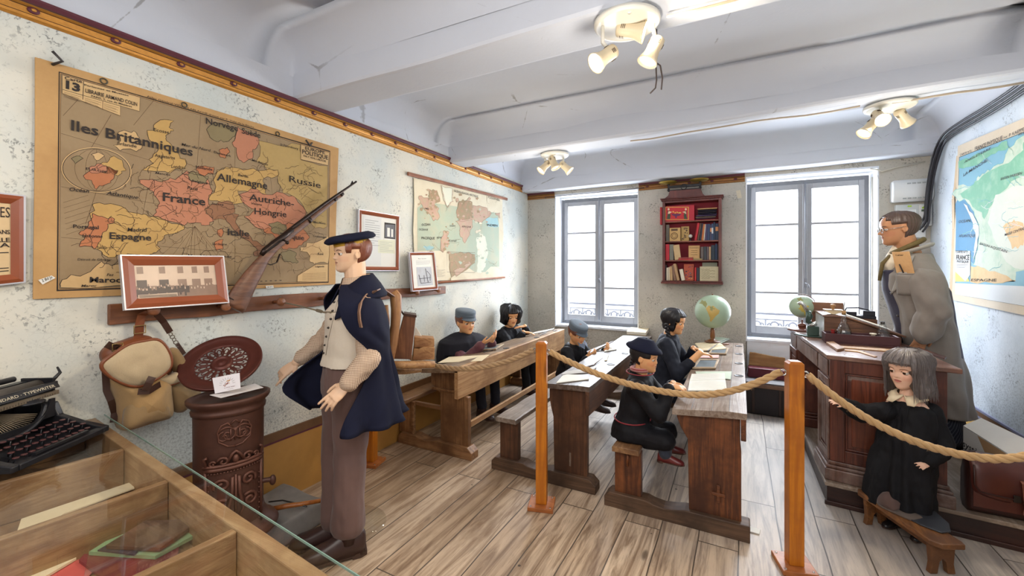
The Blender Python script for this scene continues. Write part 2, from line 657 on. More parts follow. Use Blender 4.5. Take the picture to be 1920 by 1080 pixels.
BORDER=plain('border_brown',rgb(108,74,44),0.6,var=0.3,scale=20)
MAROON=plain('border_maroon',rgb(92,40,52),0.6,var=0.2,scale=20)
GOLD=plain('gilt',rgb(196,136,58),0.38,0.35,var=0.3,scale=40)
BLUEB=plain('border_blue',rgb(128,132,158),0.6,var=0.25,scale=20)
mb=MB()
mb.bx(0,0.006,-0.6,YB,0,0.385,0)
mb.bx(0,0.009,-0.6,YB,0.385,0.398,2)
mb.bx(0,0.012,-0.6,YB,0.398,0.44,1)
mb.bx(0,0.014,-0.6,YB,0.44,0.452,1)
struct(mb.build('baseboard_left',[OCHRE,BORDER,MAROON],origin=V(0,0,0)))
mb=MB()
OCHRE2=plain('ochre_paint_light',rgb(206,168,96),0.7,var=0.2,scale=5.0)
mb.bx(XR-0.006,XR,2.2,YB,0,0.37,0)
mb.bx(XR-0.009,XR,2.2,YB,0.37,0.39,1)
mb.bx(XR-0.010,XR,2.2,YB,0.39,0.425,2)
mb.bx(XR-0.012,XR,2.2,YB,0.425,0.44,1)
struct(mb.build('baseboard_right',[OCHRE2,BLUEB,BORDER],origin=V(0,0,0)))
mb=MB()
def moulding(mb,a,b,up,outw,z):
 """profile swept from a to b"""
 a,b=Vector(a),Vector(b)
 up,outw=Vector(up),Vector(outw)
 prof=[((0,0.000),(0.006,0),1),((0.006,0.0),(0.016,0.008),1),((0.016,0.008),(0.018,0.018),1),((0.018,0.018),(0.010,0.024),2),((0.010,0.024),(0.014,0.034),1),((0.014,0.034),(0.016,0.046),1),((0.016,0.046),(0.009,0.052),2),((0.009,0.052),(0.020,0.060),1),((0.020,0.060),(0.020,0.066),2),((0.020,0.066),(0.030,0.078),0),((0.030,0.078),(0.030,0.088),0),((0.030,0.088),(0,0.088),0)]
 for(o0,u0),(o1,u1),m in prof:
  p=[a+outw*o0+up*u0,b+outw*o0+up*u0,b+outw*o1+up*u1,a+outw*o1+up*u1]
  mb.add(p,[(0,1,2,3)],m)
DARKB=plain('dark_groove',rgb(70,40,34),0.6)
moulding(mb,(0,-0.6,2.512),(0,YB,2.475),(0,0,1),(1,0,0),0)
y=0.1
while y<YB-0.05:
 z=2.512+(2.475-2.512)*(y+0.6)/(YB+0.6)
 mb.ell((0.018,y,z+0.039),(0.007,0.020,0.014),None,10,6,0)
 mb.ell((0.025,y,z+0.039),(0.005,0.009,0.007),None,8,4,1)
 y+=0.262
struct(mb.build('trim_1',[MAROON,GOLD,DARKB],origin=V(0,0,0)))
mb=MB()
moulding(mb,(1.50,YB,2.405),(2.63,YB,2.412),(0,0,1),(0,-1,0),0)
for i in range(5):
 mb.ell((1.60+i*0.235,YB-0.018,2.446),(0.018,0.006,0.012),None,10,6,0)
moulding(mb,(0.0,YB,2.395),(0.40,YB,2.398),(0,0,1),(0,-1,0),0)
struct(mb.build('trim_2',[MAROON,plain('gilt_dull',rgb(146,98,46),0.5,0.2,var=0.3,scale=40),DARKB],origin=V(0,0,0)))
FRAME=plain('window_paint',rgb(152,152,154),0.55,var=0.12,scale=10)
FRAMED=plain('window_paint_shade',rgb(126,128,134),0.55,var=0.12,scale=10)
GLASS=glass('window_glass',(0.97,0.98,1.0,1),0.06)
IRON_D=plain('dark_iron',rgb(70,66,64),0.5,0.5)
def window(n,x0,x1,z0,z1):
 yf=YB+0.24
 fx0,fx1=x0+0.012,x1-0.012
 if n==2:
  fx1-=0.012
 root=thing('window_%d'%n,['tall casement window with grey frame, the one nearer the planisphere map','tall casement window with grey frame, the one behind the teacher desk'][n-1],'window',(0.5*(x0+x1),yf,z0))
 root['kind']='structure'
 mb=MB()
 w=0.055
 mb.bx(fx0,fx0+w,yf,yf+0.07,z0,z1)
 mb.bx(fx1-w,fx1,yf,yf+0.07,z0,z1)
 mb.bx(fx0+w,fx1-w,yf,yf+0.07,z1-w,z1)
 mb.bx(fx0+w,fx1-w,yf,yf+0.07,z0,z0+0.05)
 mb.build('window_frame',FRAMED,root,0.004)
 xm=0.5*(fx0+fx1)
 a0,a1=fx0+w*0.75,fx1-w*0.75
 for k,(s0,s1)in enumerate(((a0,xm-0.012),(xm+0.012,a1))):
  mb=MB()
  st=0.05
  b0,b1=z0+0.045,z1-0.045
  ya,yb=yf-0.02,yf+0.022
  mb.bx(s0,s0+st,ya,yb,b0,b1)
  mb.bx(s1-st,s1,ya,yb,b0,b1)
  mb.bx(s0+st,s1-st,ya,yb,b1-0.055,b1)
  mb.bx(s0+st,s1-st,ya,yb,b0,b0+0.085)
  h0,h1=b0+0.085,b1-0.055
  for j in range(1,4):
   zz=h0+(h1-h0)*j/4
   mb.bx(s0+st,s1-st,ya+0.006,yb-0.006,zz-0.012,zz+0.012)
  sash=mb.build('casement',FRAME,root,0.004)
  mb=MB()
  mb.bx(s0+st-0.004,s1-st+0.004,yf+0.0,yf+0.004,h0-0.004,h1+0.004)
  mb.build('pane',GLASS,sash)
 mb=MB()
 mb.bx(xm-0.022,xm+0.022,yf-0.045,yf-0.018,z0+0.05,z1-0.05)
 mb.build('meeting_stile',FRAME,root,0.006)
 mb=MB()
 mb.cyl((xm,yf-0.055,z0+0.08),(xm,yf-0.055,z1-0.03),0.007,mat=0)
 zz=z0+0.62
 mb.bx(xm-0.014,xm+0.014,yf-0.062,yf-0.045,zz-0.05,zz+0.05)
 mb.tube([(xm,yf-0.062,zz),(xm+0.02,yf-0.085,zz-0.01),(xm+0.03,yf-0.09,zz-0.05)],0.007)
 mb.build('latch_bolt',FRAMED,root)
for i,w_ in enumerate(WIN):
 window(i+1,*w_)
RAILM=plain('rail_iron',rgb(120,122,130),0.6,var=0.1)
for i,(x0,x1,z0,z1)in enumerate(WIN):
 mb=MB()
 y=YB+0.52
 zt=0.955 if i==0 else 0.93
 zb=zt-0.30
 mb.bx(x0-0.3,x1+0.3,y-0.012,y+0.012,zt-0.012,zt+0.012)
 mb.bx(x0-0.3,x1+0.3,y-0.008,y+0.008,zt-0.075,zt-0.06)
 mb.bx(x0-0.3,x1+0.3,y-0.008,y+0.008,zb,zb+0.02)
 x=x0-0.24
 k=0
 while x<x1+0.26:
  zc=(zt-0.06+zb)/2
  mb.torus((x,y,zc+0.045),0.042,0.010,(0,1,0),18,6)
  mb.torus((x,y,zc-0.055),0.036,0.010,(0,1,0),18,6)
  for sx in(-1,1):
   pts=[(x+sx*(0.05+0.03*math.cos(a)*(1-a/9)),y,zc+0.07*math.sin(a))for a in[q*0.5 for q in range(12)]]
   mb.tube(pts,0.009,6)
  mb.cyl((x+0.09,y,zb),(x+0.09,y,zt-0.06),0.009,n=8)
  x+=0.18
  k+=1
 mb.cyl((x0-0.3,y,0.0),(x0-0.3,y,zt),0.012,n=8)
 mb.cyl((x1+0.3,y,0.0),(x1+0.3,y,zt),0.012,n=8)
 o=mb.build('balcony_railing',RAILM)
 tag(o,['pale scrolled iron balcony railing seen through the window nearer the planisphere','pale scrolled iron balcony railing seen through the window behind the small globe'][i],'railing','balcony railings outside the windows')
 # ---------------------------------------------------------------- camera, sky, daylight, added fill
cam=bpy.data.cameras.new('camera')
co_=bpy.data.objects.new('camera',cam)
C.objects.link(co_)
co_.location=O
co_.rotation_euler=(PI/2,0,YAW)
cam.sensor_width=36.0
cam.lens=FPX/1920.0*36.0
cam.shift_y=-(540.0-V0)/1920.0
cam.clip_start=0.02
bpy.context.scene.camera=co_
wd=bpy.data.worlds.new('world')
bpy.context.scene.world=wd
wd.use_nodes=True
bg=wd.node_tree.nodes['Background']
bg.inputs[0].default_value=(0.90,0.95,1.0,1)
bg.inputs[1].default_value=1.5
scn=bpy.context.scene
scn.view_settings.view_transform='Standard'
scn.view_settings.look='None'
scn.view_settings.exposure=0.58
scn.cycles.use_denoising=True
scn.cycles.max_bounces=8
scn.cycles.diffuse_bounces=4
scn.cycles.adaptive_threshold=0.025
scn.cycles.transparent_max_bounces=16
scn.cycles.caustics_reflective=False
scn.cycles.caustics_refractive=False
scn.cycles.sample_clamp_indirect=6.0
def area(name,loc,rot,sx,sy,power,col=(1,1,1)):
 l=bpy.data.lights.new(name,'AREA')
 l.shape='RECTANGLE'
 l.size,l.size_y=sx,sy
 l.energy=power
 l.color=col
 o=bpy.data.objects.new(name,l)
 C.objects.link(o)
 o.location=loc
 o.rotation_euler=rot
 return o
for i,(x0,x1,z0,z1)in enumerate(WIN):
 area('daylight',((x0+x1)/2,YB+0.75,(z0+z1)/2+0.25),(-PI/2,0,0),x1-x0+0.5,z1-z0+0.4,130.0,(0.90,0.95,1.0))
 area('daylight',((x0+x1)/2,YB+1.25,3.25),(math.radians(-48),0,0),1.5,1.0,200.0,(0.92,0.96,1.0))
area('fill_light',(2.3,-0.5,2.2),(math.radians(52),0,0),3.2,1.0,44.0,(1.0,.95,.89))  # added soft fill from behind the camera, no lamp of the room
# ================================================================ WALL MAPS, FRAMES, PEG RAIL
def rough_line(pts,n=3,amp=0.006,closed=True,seed=1):
 rnd=random.Random(seed)
 out=[]
 k=len(pts)
 for i in range(k if closed else k-1):
  a,b=Vector(pts[i]),Vector(pts[(i+1)%k])
  d=b-a
  m=max(1,int(n))
  for j in range(m):
   p=a+d*(j/m)
   if j:
    p=p+Vector((0,rnd.uniform(-1,1),rnd.uniform(-1,1)))*min(amp,d.length*0.18)
   out.append(p)
 if not closed:
  out.append(Vector(pts[-1]))
 return out
class WallSheet:
 """flat printed sheet hanging on a side wall: everything given by where it lies on the wall plane"""
 def __init__(s,x,nx):
  s.x,s.nx,s.mb=x,nx,MB()
 def P(s,q,lift=0.0):
  return at_x(q[0],q[1],s.x)+Vector((s.nx*lift,0,0))
 def area(s,px,mat,lift,rough=0,closed_line=None,lw=0.003,seed=1):
  pts=[s.P(q,lift)for q in px]
  if rough:
   pts=rough_line(pts,rough,0.012,True,seed)
  s.mb.poly(pts,mat)
  if closed_line is not None:
   s.ribbon(pts+[pts[0]],lw,closed_line,0.0006)
 def ribbon(s,pts,w,mat,lift=0.0):
  n=Vector((s.nx,0,0))
  vs,fs=[],[]
  k=len(pts)
  for i,p in enumerate(pts):
   d=pts[min(i+1,k-1)]-pts[max(i-1,0)]
   if d.length<1e-8:
    d=Vector((0,1,0))
   q=n.cross(d.normalized())*(w/2)
   vs+=[p+n*lift-q,p+n*lift+q]
  for i in range(k-1):
   fs.append((2*i,2*i+1,2*i+3,2*i+2))
  s.mb.add(vs,fs,mat)
 def line(s,px,w,mat,lift=0.002,rough=0,seed=1):
  pts=[s.P(q,lift)for q in px]
  if rough:
   pts=rough_line(pts,rough,0.012,False,seed)
  s.ribbon(pts,w,mat)
 def text(s,body,x0,y0,x1,y1,h,mat,lift=0.0035,bold=0.012,shear=0.0):
  a,b=s.P((x0,y0)),s.P((x1,y1))
  d=((a+b)/2-O)
  t=d.dot(Vector((-SY,CY,0)))
  text_on(s.mb,body,a,b,h*t/FPX,(s.nx,0,0),mat,bold,shear,lift)
def paper(name,col,stain,amt=0.5,rough=0.7,scale=3.0):
 t=NT(name)
 v=t.coord()
 n=t.noise(v,scale,5.0,0.62)
 f=t.noise(v,60.0,3.0,0.6)
 colr=t.mix(t.math('MULTIPLY',t.ramp(n,0.42,0.72),amt),col,stain)
 colr=t.mix(t.math('MULTIPLY',f,0.22),colr,sc(stain,0.8))
 t.bsdf(colr,rough,0.0,n,0.2,0.01)
 return t.m
INK=plain('map_ink',rgb(48,40,36),0.8,var=0.1)
INKS=plain('map_ink_soft',rgb(104,80,56),0.8,var=0.1)
TAN=paper('map_margin',rgb(200,158,102),rgb(164,118,66),0.5)
SEA=paper('map_sea',rgb(158,134,100),rgb(138,112,78),0.7)
SEAL=paper('map_plain',rgb(186,156,96),rgb(158,130,78),0.6)
YEL=paper('map_yellow',rgb(196,158,92),rgb(164,128,74),0.5)
PNK=paper('map_pink',rgb(190,126,94),rgb(164,110,80),0.5)
ORG=paper('map_orange',rgb(188,118,76),rgb(160,98,62),0.5)
GRN=paper('map_green',rgb(142,126,88),rgb(120,106,74),0.6)
BRN=paper('map_brown',rgb(150,104,72),rgb(120,84,58),0.6)
CREAM=paper('map_cream',rgb(212,178,126),rgb(184,146,96),0.5)
WHITEP=plain('white_label',rgb(232,230,222),0.7,var=0.05)
# ---- large political map of Europe
W=WallSheet(0.012,1)
m={'tan':0,'sea':1,'yel':2,'pnk':3,'org':4,'grn':5,'brn':6,'ink':7,'soft':8,'cream':9,'plain':10,'wht':11,'grey':12}
EUM=[TAN,SEA,YEL,PNK,ORG,GRN,BRN,INK,INKS,CREAM,SEAL,WHITEP,plain('eyelet',rgb(90,84,70),0.4,0.7)]
outer=[(66,107),(160,134),(330,185),(520,242),(635,278),(633,330),(630,420),(629,533),(500,540),(300,551),(62,561),(64,400),(66,240)]
back=[W.P(q,-0.006)for q in outer]
frnt=[W.P(q,0)for q in outer]
W.mb.prism(back,Vector((0.006,0,0)),0)
W.area([(110,134),(619,283),(616,530),(106,546)],m['ink'],0.0006)
W.area([(112,136.5),(618,285),(615,528.5),(109,543)],m['tan'],0.0010)
W.area([(113.5,138),(617,286),(614.5,527.5),(110.5,541.5)],m['ink'],0.0014)
W.area([(114.3,139),(616.5,286.6),(614,527),(111.2,540.8)],m['sea'],0.0018)
def cA(*p):
 return[(x/4,60+y/4)for x,y in p]
def cB(*p):
 return[(x/4,330+y/4)for x,y in p]
def cC(*p):
 return[(340+x/4,220+y/4)for x,y in p]
def cD(*p):
 return[(480+x/5.32,420+y/5.32)for x,y in p]
L1=0.0024
W.area(cC((560,170),(720,210),(890,205),(895,320),(1094,366),(1090,820),(1000,830),(930,700),(850,600),(760,570),(720,440),(720,395),(640,390),(560,330),(590,260)),m['plain'],L1,3,m['soft'],0.002,3)
W.area(cC((420,70),(480,100),(580,165),(562,230),(530,255),(530,310),(470,340),(430,320),(410,260),(378,190),(405,140)),m['pnk'],L1+.0004,3,m['ink'],0.002,4)
W.area(cC((195,80),(240,40),(405,90),(380,150),(352,180),(275,185),(210,150)),m['grn'],L1+.0004,3,m['ink'],0.002,5)
W.area(cC((280,245),(345,225),(362,262),(330,306),(290,300)),m['org'],L1+.0004,3,m['ink'],0.002,6)
W.area(cC((265,395),(330,372),(420,380),(500,390),(620,398),(722,395),(722,440),(612,462),(622,522),(640,580),(560,560),(420,555),(470,640),(300,640),(205,620),(250,540),(238,470)),m['yel'],L1+.0004,3,m['ink'],0.002,7)
W.area(cC((105,395),(180,365),(242,372),(238,425),(160,440)),m['org'],L1+.0006,3,m['ink'],0.002,8)
W.area(cC((20,430),(110,415),(200,440),(190,500),(100,480)),m['grn'],L1+.0006,3,m['ink'],0.002,9)
W.area(cC((428,580),(520,535),(640,580),(760,568),(850,600),(930,700),(922,785),(800,790),(760,852),(700,820),(620,842),(520,790),(470,742),(556,690),(460,640)),m['pnk'],L1+.0008,3,m['ink'],0.002,10)
W.area(cB((1040,30),(1130,25),(1210,45),(1260,28),(1330,12),(1400,-40),(1440,-20),(1500,-5),(1560,30),(1585,100),(1560,170),(1572,222),(1530,250),(1560,290),(1602,340),(1540,372),(1470,350),(1402,345),(1382,372),(1250,335),(1145,298),(1182,240),(1190,190),(1150,120),(1112,92),(1050,55)),m['pnk'],L1+.0004,3,m['ink'],0.002,11)
W.area(cB((1572,222),(1640,190),(1740,200),(1760,270),(1690,330),(1610,330),(1560,290),(1530,250)),m['brn'],L1+.0009,3,m['soft'],0.002,12)
W.area(cC((310,740),(430,730),(405,790),(450,852),(520,900),(600,958),(645,992),(612,1004),(600,1040),(570,1030),(540,965),(440,885),(360,800)),m['brn'],L1+.0010,3,m['ink'],0.002,13)
W.area(cB((690,215),(760,205),(850,212),(940,245),(1060,290),(1150,302),(1240,330),(1330,360),(1382,375),(1375,402),(1310,430),(1240,442),(1222,470),(1180,492),(1172,520),(1204,545),(1150,575),(1110,598),(1000,588),(900,590),(820,612),(788,600),(765,575),(700,545),(690,500),(680,320)),m['yel'],L1+.0004,3,m['ink'],0.002,14)
W.area(cB((692,280),(760,302),(850,318),(858,345),(802,362),(800,402),(765,430),(750,490),(705,548),(596,532),(625,480),(640,445),(588,432),(640,395),(660,350),(684,318)),m['org'],L1+.0008,3,m['ink'],0.002,15)
W.area(cA((1150,700),(1200,660),(1302,668),(1265,715),(1300,742),(1250,770),(1240,800),(1285,850),(1340,920),(1392,975),(1390,1022),(1300,1040),(1180,1045),(1060,1035),(1150,985),(1115,955),(1175,900),(1180,850),(1105,770)),m['yel'],L1+.0004,3,m['ink'],0.002,16)
W.area(cA((890,750),(1000,742),(1042,790),(1062,870),(1020,897),(900,890),(848,850),(902,820)),m['cream'],L1+.0004,3,m['ink'],0.002,17)
W.area(cB((450,805),(530,740),(600,752),(700,690),(760,640),(830,672),(1000,660),(1300,650),(1500,700),(1500,795),(1100,815),(450,838)),m['cream'],L1+.0004,3,m['ink'],0.002,18)
W.area(cC((560,780),(700,830),(800,790),(900,800),(960,900),(900,960),(840,985),(760,990),(700,900),(620,860)),m['org'],L1+.0006,3,m['ink'],0.002,19)
W.area(cC((650,800),(740,790),(790,830),(760,880),(690,870)),m['grn'],L1+.0012,3,m['ink'],0.002,20)
W.area(cD((240,300),(320,260),(400,290),(390,340),(420,380),(360,390),(270,360)),m['grn'],L1+.0010,3,m['ink'],0.002,21)
W.area(cD((440,230),(560,190),(716,120),(716,395),(590,395),(540,380),(520,300),(440,270)),m['cream'],L1+.0005,3,m['ink'],0.002,22)
W.area(cC((270,845),(305,838),(312,870),(296,900),(272,880)),m['org'],L1+.0006,2,m['ink'],0.002,23)
W.area(cC((248,935),(312,915),(312,985),(262,1000)),m['org'],L1+.0006,2,m['ink'],0.002,24)
W.area(cC((540,1010),(600,1000),(590,1045),(545,1040)),m['brn'],L1+.0006,2,m['ink'],0.002,25)
for q in(((118,217),(166,165)),((166,285),(208,215)),((250,235),(290,186)),((160,420),(200,300)),((262,430),(300,230)),((355,505),(376,215)),((440,520),(440,235)),((525,520),(500,260)),((114,250),(610,400)),((114,350),(612,440)),((114,445),(612,490))):
 W.line(q,0.0016,m['soft'],0.0022)
rnd=random.Random(4)
for k in range(260):
 x=rnd.choice([rnd.uniform(165,320),rnd.uniform(270,400),rnd.uniform(400,600),rnd.uniform(400,600)])
 y=rnd.uniform(300,515)
 if x<230 and y<390:
  continue
 pts=[(x,y)]
 a=rnd.uniform(0,6.28)
 for j in range(rnd.randint(4,9)):
  a+=rnd.uniform(-0.9,0.9)
  x+=math.cos(a)*5.5
  y+=math.sin(a)*4.5
  if not(130<x<608 and y<515 and y>170+(x-114)*0.3):
   break
  pts.append((x,y))
 if len(pts)>2:
  W.line(pts,0.0017,rnd.choice([m['soft'],m['soft'],m['ink']]),0.0040,2,k)
for k in range(9):
 a=(365,424)
 W.line([a,(300+k*16,480+(k%3)*8)],0.0012,m['soft'],0.0023)
for k in range(7):
 W.line([(118+k,380+10*k),(165+3*k,366+9*k)],0.0012,m['soft'],0.0023)
W.area([(116,140.5),(262,182.5),(261,209.5),(225,199),(225,218),(116,176)],m['soft'],0.0040)
W.area([(116.6,141.3),(261.5,183),(260.5,208.7),(224.5,198.2),(224.5,217),(116.6,175.3)],m['cream'],0.0044)
W.line([(156,152.5),(154.5,187)],0.002,m['ink'],0.0048)
W.line([(116,168),(225,199)],0.002,m['ink'],0.0048)
W.line([(192,190),(191.5,206)],0.0016,m['soft'],0.0048)
for k in range(5):
 for x0,x1 in((119,152),(158,189),(194,222)):
  W.line([(x0,172+(x0-116)*.29+k*2.2),(x1-(k*5)%9,172+(x1-116)*.29+k*2.2)],0.0012,m['soft'],0.0048)
W.area([(563,270.5),(617,286),(614.5,311),(563,299.5)],m['soft'],0.0040)
W.area([(563.6,271.4),(616.4,286.6),(614,310),(563.6,298.7)],m['cream'],0.0044)
W.area(cD((405,577),(408,513),(590,402),(716,398),(716,577)),m['soft'],0.0040)
W.area(cD((409,574),(412,516),(591,406),(713,402),(713,574)),m['cream'],0.0044)
for k in range(7):
 W.line([(566-0*k,513+k*2.0),(610,511.5+k*2.0)],0.0012,m['soft'],0.0048)
for k in range(6):
 W.line([(478+k*9,527.8-k*.4),(482+k*9,527.6-k*.4)],0.004,m['ink'],0.0048)
def ellp(cx,cy,rx,ry,n=40,rot=0.10):
 return[(cx+rx*math.cos(a)*math.cos(rot)-ry*math.sin(a)*math.sin(rot),cy+rx*math.cos(a)*math.sin(rot)+ry*math.sin(a)*math.cos(rot))for a in[2*PI*i/n for i in range(n)]]
W.area(ellp(180,319,66,42),m['cream'],0.0040)
W.area(ellp(180,319,64,40.5),m['ink'],0.0044)
W.area(ellp(180,319,62.8,39.5),m['sea'],0.0048)
for k in(-0.66,-0.33,0.0,0.33,0.66):
 W.line([(180+62*k*math.cos(a),319+39*math.sin(a)+6*k*math.cos(a))for a in[-PI/2+PI*i/12 for i in range(13)]],0.0013,m['soft'],0.0052)
W.area(cB((620,0),(720,-60),(800,-70),(880,-40),(850,20),(800,60),(720,100),(690,60)),m['org'],0.0054,3,m['ink'],0.0016,31)
W.area(cA((720,1010),(800,980),(850,930),(920,990),(940,1040),(880,1080),(830,1050),(760,1050)),m['yel'],0.0054,3,m['ink'],0.0016,32)
W.area(cA((660,1020),(720,990),(790,1000),(800,1045),(720,1060),(670,1050)),m['pnk'],0.0056,3,m['ink'],0.0016,33)
W.area(cA((680,920),(740,905),(780,930),(720,965)),m['cream'],0.0054,3,m['ink'],0.0016,34)
W.area(cA((530,950),(580,930),(620,950),(560,990)),m['grn'],0.0054,3,m['ink'],0.0016,35)
W.text('EUROPE',160,318.5,201,325.5,4.5,m['ink'],0.0062)
TX=[('Iles Britanniques',132,244,360,293,17,.02,0),('Norvège',385,232,445,246.5,11,.012,0),('Suède',452,250,487,259,10,.012,0),('Allemagne',405,338,500,354.5,13,.016,0),('France',304,376.5,384,385.5,15,.02,0),('Autriche-',466,375.5,550,387.5,11.5,.01,0),('Hongrie',476,401.5,536,407.5,11.5,.01,0),('Russie',541,340.5,600,353,11,.005,0),('Italie',425.5,440.5,466,443.5,11,.02,0),('Espagne',204,447.5,282.5,451,11.5,.02,0),('Portugal',136,427.5,184,429.7,6.5,.02,0),('Lisbonne',153,444.5,191,446,6,.01,.2),('Madrid',237.5,434,275,434.5,7,.01,.2),('Maroc',167,529.5,225,529.5,10,.02,0),('Maroc',151,538,180,537.5,4.5,.01,.2),('Océan',129,358,166,362,7,.01,.25),('Atlantique',198,365,257.5,373.5,7,.01,.25),('Turquie',523,445.5,569,450.5,9,.016,0),('Mer du Nord',339,273,394,285,5,.008,.25),('Carte',120.5,149.5,153,156.5,6,.014,0),('13',122,165.5,149,173,14,.05,0),('LIBRAIRIE ARMAND COLIN',159,173.5,256,199.5,7,.012,0),('Parlantes et Muettes',157,161,240,181,3,.01,0),('PARIS, 5, rue de Mézières',170,182,246,202,3.4,.01,0),('EUROPE',571,280.5,608,289.5,5.5,.016,0),('POLITIQUE',565.5,288,614,299.8,7.5,.016,0),('PAR P. VIDAL-LABLACHE',568,294,610,304.5,3.6,.01,0),('Paris',350,355,370,357,6,.006,.2),('Londres',320,315,346,317,6,.006,.2),('Ecosse',287,246,316,251.5,6,.006,.1),('Irlande',221,272,255,277.5,6,.006,.1),('Angleterre',289,294,327,299.5,6,.006,.1),('Manche',290,326,318,330,4,.006,.2),('Hollande',366,315,397,320.5,5,.01,0),('Berlin',445,330,464,334,5,.01,.2),('Légende',590,501,607,501,3,.01,0),('Séville',180,466,199,467,4,.006,.2),('Fez',199,517.5,212,517.5,5,.006,.2),('Asie',594,478,605,478,4,.01,0),('Danemark',400,287,432,295,4,.008,0),('Mer Baltique',471,302,501,311,4,.006,.2),('St Pétersbourg',524,273,558,281,4,.006,.2),('Sardaigne',397,459,424,460,4,.006,0),('Rome',449,447,466,448,4,.006,.2),('Mer Noire',586,418,609,421,4,.006,.2),('Vienne',470,383,490,386,4,.006,.2),('Détroit de Gibraltar',144,488,208,489,4,.006,.2),('Mer Méditerranée',350,481,433,483,4,.006,.2),('Belgique',358,341,388,345,4,.006,.2),('Suisse',395,383,418,386,4,.006,.2),('Atlas Général VIDAL-LABLACHE dressé par P. Vidal de la Blache',274,182.5,475,240.5,3.2,.006,0),('Constantinople',586,444,611,447,3.6,.006,.2)]
for b_,x0,y0,x1,y1,h,bo,sh in TX:
 W.text(b_,x0,y0,x1,y1,h,m['ink'],0.0068,bo,sh)
for q in((194,152.5),(345,197),(520,251)):
 W.mb.torus(W.P(q,0.004),0.012,0.003,(1,0,0),16,6,m['grey'])
eu=W.mb.build('hanging_map',EUM)
tag(eu,'large browned political map of Europe behind the rifle, lettered in French','map')
W2=WallSheet(0.012,1)
W2 .area([(71,525),(96,516.5),(103.5,521),(79,533.5)],0,0.0045)
W2 .text('2 Bd Jx',79,529,99,520.5,5,1,0.0055,.004,.3)
W2 .mb.build('paper_sticker',[WHITEP,INK],eu)
W2=WallSheet(0.012,1)
W2 .area([(497,536),(511.5,535),(512.5,540.5),(498.5,541)],0,0.0045)
W2 .text('106 00 0',500,539.5,510,539,2.6,1,0.0055,.004)
W2 .mb.build('paper_sticker',[WHITEP,INK],eu)
for q,d in(((98,121),(19,-6)),((585,268),(-4,5))):
 mb=MB()
 a=at_x(q[0],q[1],0.014)
 b=at_x(q[0]+d[0],q[1]+d[1],0.05)
 mb.tube([a,b,b+V(0.0,-0.03,0.03)],0.006,6)
 tag(mb.build('hanging_nail',IRON_D),'bent black iron nail pinning the '+('top corner of the Europe map by the cartouche' if q[0]<200 else 'Europe map near its title box'),'nail','nails pinning the Europe map')
 # ---- planisphere on rods
PL=[paper('pl_cream',rgb(226,216,190),rgb(196,180,146),0.5),paper('pl_sea',rgb(172,186,164),rgb(190,186,158),0.8,scale=6),paper('pl_pink',rgb(196,158,138),rgb(186,172,140),0.95,scale=22),paper('pl_brown',rgb(158,142,106),rgb(184,138,112),0.9,scale=20),INK,paper('pl_white',rgb(226,226,206),rgb(206,212,190),0.5),paper('pl_blue',rgb(150,190,196),rgb(180,206,196),0.5),INKS]
W=WallSheet(0.014,1)
def c7(*p):
 return[(760+x/4,260+y/4)for x,y in p]
edge=[(776,334),(800,339),(850,350),(900,361.5),(942,371.5),(942,400),(944,440),(942,480),(943,517),(900,521),(850,525),(779,528),(777,480),(775,430),(777,380)]
W.mb.prism([W.P(q,-0.004)for q in edge],Vector((0.004,0,0)),0)
W.area(c7((90,520),(140,470),(700,560),(705,960),(640,960),(600,1000),(520,1000),(320,860),(310,840),(90,840)),1,0.001)
W.area(c7((530,760),(560,700),(600,740),(620,860),(600,960),(560,1010),(535,1000),(545,880)),5,0.0015,5)
W.area(c7((600,600),(690,590),(700,660),(620,660)),6,0.0015,3)
W.area(c7((130,815),(180,800),(215,820),(170,835)),6,0.0015,3)
for k,(q,mt)in enumerate(((c7((100,430),(180,450),(240,530),(255,590),(212,618),(160,545),(108,480)),2),(c7((180,380),(240,400),(260,470),(210,480),(170,430)),3),(c7((270,350),(352,375),(350,470),(312,515),(280,440)),5),(c7((290,690),(326,702),(310,760),(285,850),(262,840),(270,740)),2),(c7((400,475),(430,455),(500,475),(505,600),(400,620),(380,560)),3),(c7((375,620),(500,590),(505,660),(445,785),(405,715),(408,660)),2),(c7((505,500),(600,515),(645,560),(560,640),(508,600)),2),(c7((670,560),(710,555),(708,600)),2),(c7((330,860),(410,850),(520,870),(520,930),(430,1000),(345,1040),(330,950)),3),(c7((360,990),(440,950),(500,930),(380,1035)),2),(c7((120,850),(215,850),(215,930),(140,900)),2))):
 W.area(q,mt,0.002+k*0.0001,4,7,0.0022,40+k)
rnd=random.Random(77)
for k in range(170):
 cx,cy,sx,sy,ms=rnd.choice([(175,500,75,80,(2,2,3)),(200,430,60,50,(3,3,2)),(440,600,65,130,(3,2,2,3)),(440,490,70,60,(3,3,2)),(560,560,90,60,(2,2,3)),(300,770,26,80,(2,3)),(420,930,90,70,(3,3,2,1)),(620,900,60,100,(1,1,6)),(560,680,40,120,(0,1))])
 x,y,r0=rnd.gauss(cx,sx*.55),rnd.gauss(cy,sy*.6),rnd.uniform(4,15)
 if not(100<x<690 and 345+(x-90)*.17<y<1020):
  continue
 W.area(c7(*[(x+r0*rnd.uniform(.5,1.2)*math.cos(a),y+r0*rnd.uniform(.5,1.1)*math.sin(a))for a in[j*PI/5 for j in range(10)]]),rnd.choice(ms),0.0034+k*4e-6,2,None,.002,k)
W.line(c7((265,350),(285,420),(300,490),(320,515),(350,470),(353,380)),0.006,2,0.004,2,3)
W.line(c7((310,850),(520,855),(520,1005),(310,1000),(310,850)),0.003,7,0.0045)
W.area(c7((225,880),(305,890),(300,1035),(225,1045)),0,0.004)
for k in range(8):
 W.line(c7((232,985+k*7),(296-(k%3)*12,983+k*7)),0.0015,7,0.0046)
